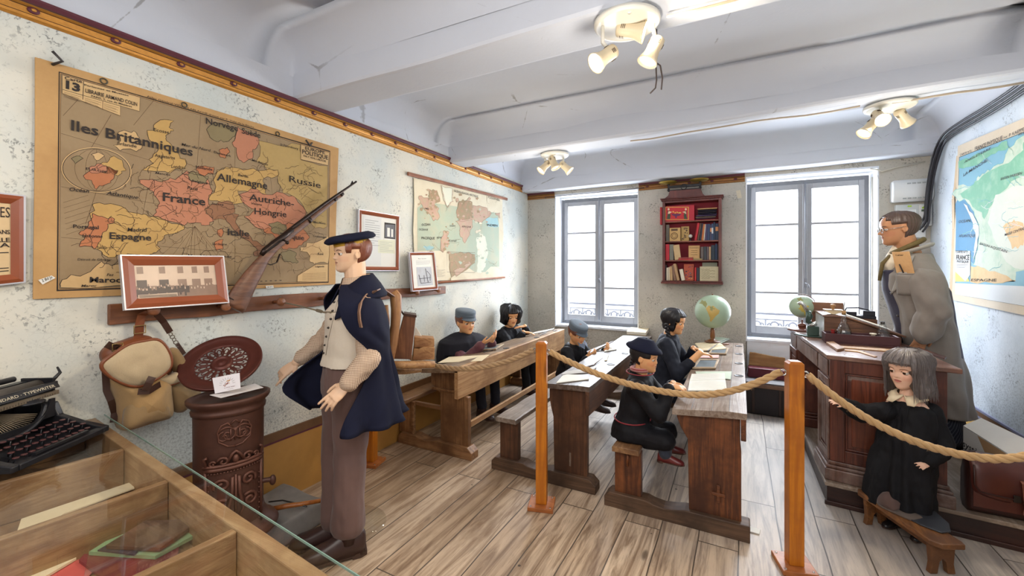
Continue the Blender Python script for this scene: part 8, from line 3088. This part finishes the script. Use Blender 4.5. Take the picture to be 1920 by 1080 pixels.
# --- standing boy in the navy cape ------------------------------------------
from mathutils.bvhtree import BVHTree
def surf(o):
 org=Vector(o['_o'])
 me=o.data
 return BVHTree.FromPolygons([v.co+org for v in me.vertices],[tuple(p.vertices)for p in me.polygons])
def onto(bvh,q,lift=.003,t=None):
 """nearest point of a surface along the line of sight through q"""
 d=ray(*q).normalized()
 h,n,i,ds=bvh.ray_cast(O,d)
 if h is None:
  return at_t(q[0],q[1],t or 2.3)
 return h-d*lift
CHK=NT('check_cloth')
v_=CHK.coord()
sp3=CHK.n('ShaderNodeSeparateXYZ')
CHK.put(sp3 .inputs[0],v_)
st_=lambda s,f,o_:CHK.ramp(CHK.math('SINE',CHK.math('ADD',CHK.math('MULTIPLY',s,f),o_)),.15,.35)
a_=CHK.math('ADD',sp3 .outputs[0],CHK.math('MULTIPLY',sp3 .outputs[1],.6))
m1=st_(a_,800.,0)
m2=st_(sp3 .outputs[2],800.,1.)
cc_=CHK.mix(CHK.math('MULTIPLY',CHK.math('ADD',m1,m2),.46),rgb(216,194,168),rgb(104,62,50))
CHK.bsdf(cc_,.85)
CHK=CHK.m
VESTM=fabric('vest_linen',rgb(206,194,176),.85,.12,300)
TROU=fabric('brown_trousers',rgb(98,74,68),.8,.3)
bF=V(-.45,-.893,0)
bS=V(bF.y,-bF.x,0)
bN=-bS
tb0=2.34
base=at_z(648,1012,0)
boy=thing('standing_mannequin','standing boy mannequin in navy cape, linen waistcoat and sailor cap, beside the stove','mannequin',base)
hF=V(-.647,-.763,0)*.94+V(.763,-.647,0)*.34
M=headframe(at_t(658,478.5,tb0),hF,.205,.04)
nkb=at_t(668,540,tb0)
chest=at_t(656,600,tb0)
waist=at_t(652,668,tb0)
hipc=at_t(652,712,tb0)
mb=MB()
head_geo(mb,M,-.15)
mb.cap(M@V(0,.09,.22),.058,nkb.lerp(M@V(0,.09,.1),.25),.056)
mb.cap(nkb.lerp(M@V(0,.09,.1),.3),.056,nkb-V(0,0,.03),.07)
tr_rows=lambda g:[(hipc-V(0,0,.08),.155+g,.115+g,bF),(hipc,.158+g,.12+g,bF),(waist,.138+g,.10+g,bF),(waist.lerp(chest,.6),.15+g,.108+g,bF),(chest+V(0,0,.05),.162+g,.112+g,bF),(nkb-V(0,0,.075),.165+g,.095+g,bF),(nkb-V(0,0,.03),.12+g,.075+g,bF),(nkb+V(0,0,.0),.075+g,.066+g,bF)]
rings_e(mb,tr_rows(0),bS)
shN,shF=nkb-V(0,0,.075)+bN*.165,nkb-V(0,0,.075)+bS*.165
elN,wrN=at_t(692,672,2.18),at_t(651,722,2.115)
elF,wrF=at_t(606,640,2.50),at_t(556,680,2.42)
for a,b,c in((shN,elN,wrN),(shF,elF,wrF)):
 mb.cap(a,.05,b,.038)
 mb.cap(b,.038,c,.027)
hand_geo(mb,wrN,at_t(610,760,2.06)-wrN,V(-.35,.75,-.35),.165,-1,.22,.10,(.10,.2,.3,.4))
hand_geo(mb,wrF,at_t(507,717,2.36)-wrF,V(-.2,.8,-.35),.165,1,.3,.08,(.12,.6,.8,.9))
kN,aN=at_t(656,845,2.28),at_z(653,1006,.10)
kF,aF=at_t(634,845,2.42),at_z(632,985,.10)
for a,b,c in((hipc+bN*.085,kN,aN),(hipc+bS*.085,kF,aF)):
 mb.cap(a,.085,b,.055)
 mb.cap(b,.055,c,.036)
finish_body(boy,mb,.0033,SK_DOLL,M)
eyes(boy,M,SK_DOLL,IRISB,(.1,-.1),open_=.30)
hair_cap(boy,M,HAIRR,lambda a:.76 if abs(a)<.95 else(.50 if abs(a)<1.35 else(.60 if abs(a)<1.75 else.20)),lambda a,s:.05,11,54)
beret(boy,M,NAVY,(.16,-.04),.62,.17,z=.80,band=plain('cap_gold',rgb(206,160,52),.4,.2,var=.25,scale=40),over=(0,-.03))
cl=MB()
cl.cap(shN-V(0,0,.02),.052,elN,.056)
cl.cap(elN,.060,elN.lerp(wrN,.5),.056)
cl.cap(elN.lerp(wrN,.5),.056,elN.lerp(wrN,.93),.044)
fuse('shirt_sleeve',cl,.006,CHK,boy,8,cloth(.010,12,10,4))
cl=MB()
cl.cap(shF,.06,elF,.055)
cl.cap(elF,.056,elF.lerp(wrF,.78),.044)
fuse('shirt_sleeve',cl,.006,CHK,boy,3,cloth(.012,16,13,9))
mb=MB()
ring=lambda r,z,k0,k1,n,dz=0:[nkb+V(0,0,z)+bF*(math.cos(t)*r*.92)+bN*(math.sin(t)*r)+V(0,0,dz*math.cos(t))for t in[k0+(k1-k0)*j/n for j in range(n+1)]]
mb.loft([ring(.071,.062,.15,2*PI-.15,30,-.01),ring(.078,.066,.15,2*PI-.15,30,-.012),ring(.096,.015,.1,2*PI-.1,30,-.02),ring(.088,.005,.15,2*PI-.15,30,-.02)],0,True,False,False)
mb.build('shirt_collar',CHK,boy)
cl=MB()
rows=tr_rows(.012)
rings_e(cl,[(waist-V(0,0,.035),.174,.138,bF),(waist-V(0,0,.03),.172,.136,bF),(waist+V(0,0,.02),.160,.122,bF)]+rows[3:6]+[(nkb-V(0,0,.04),.135,.088,bF)],bS)
vest=fuse('waistcoat',cl,.006,VESTM,boy,3,cloth(.006,9,6,12))[0]
bv=surf(vest)
BTN=plain('horn_button',rgb(52,42,36),.35)
for q in((627.5,567),(624,583),(620.6,598),(616,614.5),(612.5,631),(609.5,647),(607.5,662)):
 p=onto(bv,q,.002)
 mb=MB()
 mb.ell(p,(.0085,.0085,.006),None,12,8)
 mb.build('button',BTN,vest)
mb=MB()
mb.tube([onto(bv,q,.002)for q in((636,558),(632,566),(629,583),(625,598),(621,614),(617,631),(614,647),(611,666))],.0022,5)
mb.build('front_seam',plain('seam',rgb(150,138,122),.9),vest)
mb=MB()
mb.strap([onto(bv,q,.004)for q in((607,585.5),(620,586),(640,587),(662,590),(678,596))],.010,.003,(0,0,1))
mb.build('chest_strap',fabric('strap_olive',rgb(112,98,72),.8),boy)
cl=MB()
rings_e(cl,[(hipc-V(0,0,.07),.17,.135,bF),(hipc,.172,.137,bF),(waist,.150,.114,bF),(waist+V(0,0,.03),.146,.110,bF)],bS)
for a,b,c in((hipc+bN*.085,kN,aN),(hipc+bS*.085,kF,aF)):
 cl.cap(a,.108,b,.082)
 cl.cap(b,.082,c.lerp(b,.14),.082)
fuse('trousers',cl,.008,TROU,boy,4,cloth(.014,9,4,5))
heel,toe=at_z(664,1021,0),at_z(566,1046,0)
shoe(boy,V(aN.x,aN.y,.092),toe-heel,.30,BOOT,'boot',.12)
shoe(boy,V(aF.x,aF.y,.092),at_z(552,1004,0)-at_z(640,992,0),.30,BOOT,'boot',.12)
mb=MB()
p=at_z(650,985,.004)
mb.lathe([(0,0),(.19,0),(.192,.004),(.19,.008),(0,.008)],(p.x+.02,p.y+.02,.001),n=48)
mb.build('base_disc',glass('disc_glass',(.99,1,.995,1),.06,.02),boy)
rows=[]
NR=64
for z,a0,a1,rn,rb,rfr,rs in((1.392,36,30,.088,.082,.085,.088),(1.352,38,34,.15,.10,.11,.15),(1.318,42,40,.252,.135,.15,.225),(1.25,48,52,.285,.16,.165,.23),(1.17,60,64,.29,.18,.165,.22),(1.10,88,76,.275,.19,.16,.205),(1.02,104,70,.235,.19,.21,.205),(.92,96,44,.205,.215,.33,.21),(.82,84,26,.225,.24,.40,.20),(.73,72,34,.245,.265,.34,.21),(.655,62,48,.255,.28,.25,.22)):
 row=[]
 c=at_t(660,497-(z-1.5)*800/tb0,tb0)
 for j in range(NR+1):
  t=math.radians(a0+(360-a1-a0)*j/NR)
  ct,s_=math.cos(t),math.sin(t)
  kz=max(0,(1.32-z)/.7)
  w=1+kz*(.10*math.sin(t*11)+.07*math.sin(t*6+1.2))+.02*mnoise.noise(Vector((t*2,z*6,2)))
  e=1.0
  p=c+bF*(ct*(rfr if ct>0 else rb)*w)+bN*(s_*(rn if s_>0 else rs)*w)
  rows_z=.06*kz*(ct>0)*(s_<0)*ct
  row.append(V(p.x,p.y,z+rows_z))
 rows.append(row)
mb=MB()
mb.loft(rows,0,True,False,False)
cape=mb.build('cape',NAVY,boy)
md=cape.modifiers.new('sub','SUBSURF')
md.levels=md.render_levels=2
md=cape.modifiers.new('thick','SOLIDIFY')
md.thickness=.007
mb=MB()
cr=lambda r,z,n=40:[nkb+V(0,0,z+dz)+bF*(math.cos(t)*r*.8)+bN*(math.sin(t)*r)for t,dz in[(.55+(2*PI-1.0)*j/n,-.085*max(0,math.cos(.55+(2*PI-1.0)*j/n))*r/.13+.012*max(0,-math.cos(.55+(2*PI-1.0)*j/n)))for j in range(n+1)]]
mb.loft([cr(.084,.02),cr(.092,.055),cr(.105,.062),cr(.150,.012),cr(.19,-.04),cr(.188,-.05)],0,True,False,False)
col_=mb.build('cape_collar',NAVY,cape)
md=col_.modifiers.new('thick','SOLIDIFY')
md.thickness=.008
STRL=plain('strap_tan',rgb(128,96,76),.55,var=.2)
POLE=wood('pole_wood',rgb(188,140,88),rgb(136,90,54),'Z',.5)
POLX=wood('pole_wood_x',rgb(196,150,98),rgb(148,104,64),'X',.5)
pf_=thing('carrying_frame','rustic wooden carrying frame with leather straps on the back of the standing boy','carrying frame',at_t(735,700,2.5))
def px_tube(pts,m,name,par,n=12,closed=False):
 mb=MB()
 P=[at_t(a,b,t)for a,b,t,w in pts]
 mb.tube(P,[w*t/FPX for a,b,t,w in pts],n)
 return mb.build(name,m,par)
px_tube([(737,548,2.50,9),(742,556,2.50,11),(743,580,2.49,10),(741,610,2.48,9),(736,645,2.47,9.5),(730,675,2.46,8.5),(725,703,2.46,7.5)],POLE,'frame_pole',pf_)
px_tube([(724,572,2.66,4),(726,600,2.66,5),(724,650,2.66,5),(718,700,2.66,4)],POLE,'frame_pole',pf_)
px_tube([(731,684,2.47,7.5),(760,684.5,2.50,7.5),(795,684,2.53,7),(815,683.5,2.55,6.5)],POLX,'shelf_rail',pf_)
px_tube([(728,697,2.60,5),(760,697,2.66,5),(790,693,2.70,5)],POLX,'shelf_rail',pf_)
mb=MB()
q=[at_t(735,678,2.50),at_t(812,677,2.58),at_t(806,676,2.72),at_t(733,677,2.64)]
mb.prism(q,V(0,0,-.010))
mb.build('shelf_board',POLX,pf_)
bc_=BVHTree.FromPolygons(*(lambda e:([v.co+Vector(cape['_o'])for v in e.vertices],[tuple(p.vertices)for p in e.polygons]))(cape.data))
mb=MB()
mb.strap([at_t(736,556,2.46),at_t(712,541,2.34)]+[onto(bc_,q,.022,2.2)for q in((703,547),(692,549),(683,556),(676,568),(673,585),(674,600),(677,614))],.034,.006,bN+V(0,0,.3))
mb.build('shoulder_strap',STRL,pf_)
mb=MB()
mb.strap([at_t(700,655,2.26),at_t(708,668,2.30),at_t(718,680,2.38),at_t(727,690,2.43)],.030,.006,(0,.3,1))
mb.build('waist_strap',LEAK,pf_)
mb=MB()
p=at_t(722,690,2.415)
mb.bx(p.x-.018,p.x+.018,p.y-.01,p.y+.01,p.z-.022,p.z+.022)
mb.build('strap_buckle',plain('dark_buckle',rgb(60,56,54),.35,.8),pf_,.003)
px_tube([(741,566,2.47,1.6),(744,570,2.53,1.6),(752,583,2.56,1.8),(758,591,2.58,1.8)],LEAK,'tie_strap',pf_,6)
BXW=wood('crate_wood',rgb(158,106,70),rgb(104,64,42),'Z',.55)
BXL=wood('crate_light',rgb(196,150,98),rgb(140,92,54),'X',.55)
def px_box(px,t0,dep,m,name,label,cat,top=None):
 f=[at_t(a,b,t0+(c if len(k)>2 else 0))for k in px for a,b,c in[(k[0],k[1],k[2]if len(k)>2 else 0)]]
 mb=MB()
 mb.prism(f,ray(760,497).normalized()*dep)
 return tag(mb.build(name,m,None,.004),label,cat)
px_box([(758,588.5),(780,592),(771,674,.0),(735,673)],2.54,.10,BXW,'wooden_case','dark tall wooden case with leather lid leaning on the carrying frame','case')
mb=MB()
mb.prism([at_t(757,587.5,2.535),at_t(781,591,2.535),at_t(781,595.5,2.535),at_t(757,591.5,2.535)],ray(760,497).normalized()*.11)
mb.build('leather_lid',LEAK,bpy.data.objects['wooden_case.001'])
px_box([(777,632),(814.5,635),(814.5,650),(776,652)],2.60,.10,BXL,'drawer_chest','upper pale wooden drawer box on the carrying frame','drawer box')
px_box([(776,653.5),(785,655),(795,650.5),(815,651),(815,674.5),(773,675.5)],2.58,.12,BXL,'drawer_chest','lower wooden drawer box with a curved front on the carrying frame','drawer box')
mb=MB()
mb.prism([at_t(776,631,2.66),at_t(791,631.5,2.66),at_t(779,613,2.66)],V(.002,.003,0))
tag(mb.build('paper_slip',PAPW),'white paper slip sticking up behind the wooden drawer boxes','paper')
mb=MB()
a=at_x(527,562,.095)
b=onto(bv,(607,585.5),.01)
mb.tube([a+V(-.01,0,.02),a+V(.005,0,.0),at_x(536,568,.10),a.lerp(b,.5)-V(0,0,.004),b],.0042,8)
mb.cap(b.lerp(a,.14),.009,b.lerp(a,.05),.009)
tag(mb.build('tether_cord',fabric('olive_cord',rgb(106,94,72),.9)),'thin cord tied from a rail peg to the waistcoat of the standing boy','cord')
def patch(bvh,poly,m,name,par,lift,th=.006,nn=8):
 """cloth patch following a surface, outline in picture points (quad)"""
 a,b,c,d=[Vector(q)for q in poly]
 g=[[onto(bvh,(a.lerp(b,i/nn).lerp(d.lerp(c,i/nn),j/nn))[:],lift,tt)for i in range(nn+1)]for j in range(nn+1)]
 mb=MB()
 mb.loft(g,0,True,False,False)
 o=mb.build(name,m,par)
 md=o.modifiers.new('thick','SOLIDIFY')
 md.thickness=th
 return o
 # --- the teacher ------------------------------------------------------------
tt=3.15
GREYC=fabric('grey_dustcoat',rgb(124,116,109),.85,.22,340)
GREYL=fabric('grey_lapel',rgb(146,140,132),.85,.15,340)
gF=V(-.985,.10,0).normalized()
gS=V(gF.y,-gF.x,0)
gN=-gS
tea=thing('teacher_mannequin','standing man mannequin with spectacles in a long grey dust coat behind the desk','mannequin',V(3.93,4.33,.1425))
M=headframe(at_t(1684,431,tt),V(-.97,-.06,0),.245,.10)
nk=at_t(1704,476,tt)
C1,C2,C3,C4,C5=at_t(1716,545,tt),at_t(1733,610,tt),at_t(1748,680,tt),at_t(1758,730,tt),at_t(1766,771,tt)
mb=MB()
head_geo(mb,M,-1.5)
mb.cap(M@V(0,.10,.20),.066,nk,.072)
rings_e(mb,[(C3-V(0,0,.1),.16,.10,gF),(C3,.17,.11,gF),(C2,.16,.11,gF),(C1,.18,.12,gF),(nk-V(0,0,.09),.17,.09,gF),(nk-V(0,0,.02),.09,.075,gF)],gS)
sN,eN,wN=nk-V(0,0,.185)+gN*.20-gF*.055,at_t(1757,588,2.91),at_t(1735,622,2.97)
sF=nk-V(0,0,.10)+gS*.20-gF*.04
eF,wF=sF+V(.08,.03,-.30),sF+V(-.02,.04,-.52)
for a,b,c in((sN,eN,wN),(sF,eF,wF)):
 mb.cap(a,.055,b,.042)
 mb.cap(b,.042,c,.03)
hand_geo(mb,wN,V(-.3,.1,-.9),gS,.18,1,.3)
hand_geo(mb,wF,V(-.2,.1,-.9),gN,.18,-1,.3)
zP=.1425
an1,an2=V(3.945,4.245,zP+.09),V(3.93,4.43,zP+.09)
for a,b in((C3+gN*.09,an1),(C3+gS*.09,an2)):
 k=a.lerp(b,.5)
 mb.cap(a,.08,k,.06)
 mb.cap(k,.06,b,.04)
finish_body(tea,mb,.0045,SK_MAN,M)
eyes(tea,M,SK_MAN,IRISL,(0,-.2),open_=.30,r=.06)
hair_cap(tea,M,HAIRM,lambda a:.86 if abs(a)<.6 else(.74 if abs(a)<1.0 else(.60 if abs(a)<1.75 else.16)),lambda a,s:.034+.05*max(0,-math.cos(a))*max(0,.5-s)*2,15,38,amp=.3)
mb=MB()
for sg in(-1,1):
 mb.tube([M@V(sg*.15+.085*math.cos(t),-.425,.475+.075*math.sin(t))for t in[2*PI*k/22 for k in range(22)]],.0022,6,closed=True)
 mb.tube([M@V(sg*.235,-.42,.48),M@V(sg*.36,-.2,.50),M@V(sg*.375,.02,.51)],.002,6)
mb.tube([M@V(-.065,-.425,.48),M@V(0,-.46,.50),M@V(.065,-.425,.48)],.002,6)
mb.build('spectacles',plain('steel_rim',rgb(150,150,150),.25,.8),tea)
cl=MB()
rings_e(cl,[(C3,.13,.17,gF),(C2,.135,.172,gF),(C1,.145,.19,gF),(nk-V(0,0,.12),.10,.155,gF)],gS)
fuse('waistcoat',cl,.008,fabric('navy_waistcoat',rgb(44,42,62),.8),tea,3,cloth(.004))
cl=MB()
cl.cap(nk+gF*.03+V(0,0,.02),.078,nk+gF*.10-V(0,0,.09),.055)
fuse('shirt_front',cl,.007,fabric('shirt_cream',rgb(214,202,180),.85,.15),tea,3,cloth(.01,14,14,2))
mb=MB()
SCF=plain('scarf_print',rgb(98,82,44),.8,var=.6,scale=60)
mb.tube([nk+V(0,0,.055-.05*math.cos(t)-.0)+gF*(math.cos(t)*.088+.01)+gN*(math.sin(t)*.092)for t in[2*PI*k/24 for k in range(24)]],.018,9,closed=True)
mb.tube([nk+gF*.10+gN*.02+V(0,0,-.0),nk+gF*.155+gN*.035-V(0,0,.07),nk+gF*.17+gN*.03-V(0,0,.20)],[.020,.026,.02],9,squash=.5)
mb.build('scarf',SCF,tea)
cl=MB()
rings_e(cl,[(C5,.25,.165,gF),(C4,.245,.165,gF),(C3,.225,.158,gF),(C2,.215,.156,gF),(C1,.225,.172,gF),(nk-V(0,0,.15)-gF*.02,.225,.15,gF),(nk-V(0,0,.07)-gF*.03,.165,.11,gF),(nk-V(0,0,.0)-gF*.03,.10,.09,gF)],gS)
cl.cap(sF,.10,eF,.09)
cl.cap(eF,.09,wF,.075)
coat=fuse('dust_coat',cl,.008,GREYC,tea,4,cloth(.022,6,3.2,21,((C4 .x,C4 .y),7,.02,1.2,.42)))[0]
bt_=surf(coat)
cl=MB()
cl.cap(sN,.082,eN,.088)
cl.cap(eN,.09,wN,.08)
fuse('sleeve',cl,.008,GREYC,tea,4,cloth(.026,7,4,5))
mb=MB()
patch(bt_,((1694,484),(1716,479),(1690,536),(1671,552)),GREYL,'lapel',coat,.008,.005,10)
mb.tube([nk+V(0,0,.03-.035*math.cos(t))+gF*(math.cos(t)*.10-.02)+gN*(math.sin(t)*.115)for t in[.5+(2*PI-1)*k/22 for k in range(23)]],.022,8,squash=.6)
mb.build('coat_collar',GREYL,coat)
for q in((1672,549),(1684,592)):
 mb=MB()
 mb.ell(onto(bt_,q,.003,tt),.010,None,10,8)
 mb.build('button',BTN,coat)
pk_=patch(bt_,((1680,513),(1716,514),(1711,553),(1683,552)),GREYC,'chest_pocket',coat,.010)
mb=MB()
mb.tube([onto(bt_,(1680+36*k/8,513+k/8),.016,tt)for k in range(9)],.005,6)
mb.build('pocket_hem',GREYC,pk_)
p0,p1,p2,p3=onto(bt_,(1681,512),.018,tt),onto(bt_,(1715,513),.018,tt),None,None
up_=V(-.03,-.01,.155)
nb_=thing('pocket_notebook','folded buff notebook and dark pencil in the chest pocket of the grey coat','notebook',p0)
mb=MB()
mb.prism([p0,p1,p1+up_,p0+up_*.98],V(.004,.012,0))
mb.build('notebook_cover',paper('buff_cover',rgb(206,162,112),rgb(178,130,84),.5,.6,12),nb_,.003)
mb=MB()
dn_=(p1-p0).cross(up_).normalized()
if dn_.dot(O-p0)<0:
 dn_=-dn_
text_on(mb,'Cahier',p0 .lerp(p1,.18)+up_*.8,p0 .lerp(p1,.62)+up_*.8,.012,dn_,0,.01,0,.001)
mb.tube([p0 .lerp(p1,.42)+dn_*.004+up_*.02,p0 .lerp(p1,.30)+dn_*.004+up_*.42],.0045,6)
mb.build('pencil',INK,nb_)
cl=MB()
for a,b in((C3+gN*.09,an1),(C3+gS*.09,an2)):
 cl.cap(a,.11,a.lerp(b,.5),.10)
 cl.cap(a.lerp(b,.5),.10,b+V(0,0,.03),.085)
STR=NT('striped_trousers')
v_=STR.coord()
sx_=STR.n('ShaderNodeSeparateXYZ')
STR.put(sx_.inputs[0],v_)
STR.bsdf(STR.mix(STR.ramp(STR.math('SINE',STR.math('MULTIPLY',STR.math('ADD',sx_.outputs[0],sx_.outputs[1]),420.)),.3,.8),rgb(44,50,66),rgb(84,90,104)),.85)
fuse('trousers',cl,.009,STR.m,tea,3,cloth(.01,8,4,3))
for an in(an1,an2):
 shoe(tea,an,V(-1,.1,0),.28,plain('black_shoe',rgb(26,24,26),.3),'shoe',.05)
 # --- doll in the black school smock -----------------------------------------
td_=2.40
dF=V(-.60,-.80,0)
dS=V(dF.y,-dF.x,0)
db=at_t(1690,860,td_)
doll=thing('school_doll','doll with long ash hair, cream collar and black pleated smock, by the teacher desk','doll',V(db.x,db.y,0))
M=headframe(at_t(1703,696,td_),V(-.74,-.67,0),.212,.10)
nk=at_t(1702,742,td_)
hp_=V(nk.x,nk.y,.44)
mb=MB()
head_geo(mb,M,1.4)
mb.cap(M@V(0,.06,.2),.036,nk,.038)
rings_e(mb,[(hp_,.09,.075,dF),(hp_.lerp(nk,.5),.085,.07,dF),(nk-V(0,0,.06),.10,.06,dF),(nk,.05,.045,dF)],dS)
sR,sL=at_t(1662,770,td_+.02),at_t(1744,772,td_-.03)
eR,wR=at_t(1618,775,2.50),at_t(1577,757,2.50)
eL,wL=at_t(1767,832,td_-.06),at_t(1741,869,td_-.13)
for a,b,c in((sR,eR,wR),(sL,eL,wL)):
 mb.cap(a,.03,b,.026)
 mb.cap(b,.026,c,.019)
hand_geo(mb,wR,at_t(1552,750,2.48)-wR,V(.1,.5,-.8),.085,1,.2,.14)
hand_geo(mb,wL,at_t(1703,880,2.22)-wL,V(.2,.75,-.5),.085,-1,.15,.16)
for s in(-1,1):
 f_=V(hp_.x,hp_.y,.07)+dS*(s*.05)
 mb.cap(hp_+dS*(s*.05),.045,f_,.03)
finish_body(doll,mb,.0032,SK_BIS,M)
eyes(doll,M,SK_BIS,IRISB,(0,-.1),open_=.36,r=.07)
for s in(-1,1):
 shoe(doll,V(hp_.x,hp_.y,.045)+dS*(s*.05),dF+dS*s*.2,.13,plain('black_shoe',rgb(26,24,26),.3),'shoe',.02)
cl=MB()
cq=lambda x,y:at_t(x,y,td_)
rings_e(cl,[(cq(1682,944),.150,.135,dF),(cq(1686,905),.146,.13,dF),(cq(1692,860),.138,.118,dF),(cq(1698,815),.125,.098,dF),(cq(1702,785),.122,.082,dF),(cq(1702,765),.112,.07,dF),(cq(1702,750),.06,.05,dF)],dS)
for a,b,c in((sR,eR,wR),(sL,eL,wL)):
 cl.cap(a,.050,b,.055)
 cl.cap(b,.055,b.lerp(c,.88),.042)
sm=fuse('smock',cl,.0055,fabric('doll_smock',rgb(16,16,20),.75,.3),doll,3,cloth(.010,14,8,31,((db.x,db.y),11,.010,.72,.3)))[0]
bd=surf(sm)
CRC=fabric('cream_collar',rgb(224,204,172),.85,.1)
for px in(((1701,741),(1686,727),(1669,747),(1673,752),(1684,743)),((1700,741),(1723,731),(1729,738),(1688,758),(1684,743))):
 pass
mb=MB()
rowi,rowo=[],[]
for j in range(25):
 t=.05+(2*PI-.1)*j/24
 c_,s_=math.cos(t),math.sin(t)
 rowi.append(nk+V(0,0,.028-.02*c_)+dF*(c_*.045)+dS*(s_*.046))
 tt_=t if t<PI else 2*PI-t
 pt_=.048+.040*min(1,tt_*2.2)+.045*math.exp(-((tt_-.42)/.22)**2)
 rowo.append(nk+V(0,0,.004-.62*(pt_-.05)*max(.35,c_))+dF*(c_*pt_*.86)+dS*(s_*pt_))
mb.loft([rowi,[a.lerp(b,.5)+V(0,0,.01)for a,b in zip(rowi,rowo)],rowo],0,True,False,False)
o=mb.build('collar',CRC,doll)
md=o.modifiers.new('thick','SOLIDIFY')
md.thickness=.004
for q0,q1 in(((1672,762),(1652,800)),((1688,764),(1668,812)),((1704,766),(1692,815))):
 mb=MB()
 mb.tube([onto(bd,(q0[0]+(q1[0]-q0[0])*k/6,q0[1]+(q1[1]-q0[1])*k/6),.001,td_)for k in range(7)],.003,6)
 mb.build('pleat',BLACKC,sm)
HASH=plain('hair_ash',rgb(112,104,102),.45,var=.35,scale=60)
hc=hair_cap(doll,M,HASH,lambda a:.68 if abs(a)<.8 else(.42 if abs(a)<1.12 else-.22),lambda a,s:.10+.05*max(0,.5-s)+.02*(abs(a)<1),21,60,.46,amp=.16)
mb=MB()
rnd=random.Random(12)
for k in range(420):
 a=rnd.uniform(-PI,PI)
 lo=rnd.uniform(.62,.72)if abs(a)<.85 else rnd.uniform(-.34,-.05)
 pts=[]
 o_=rnd.uniform(.09,.13)
 ph=rnd.uniform(0,6)
 tw=rnd.uniform(-.15,.15)
 n=9
 for i in range(n+1):
  s=.985+(lo-.985)*i/n
  aa=a+tw*i/n
  ss=max(s,.46)
  p=hsurf(ss,aa,o_+.05*max(0,.46-s)+.012*math.sin(i*1.1+ph))
  p.z=s+o_*.5 if s>.46 else s+.03
  pts.append(M@p)
 mb.tube(pts,[.0011]*n+[.0004],4,0,False)
mb.build('hair_strands',HASH,hc)
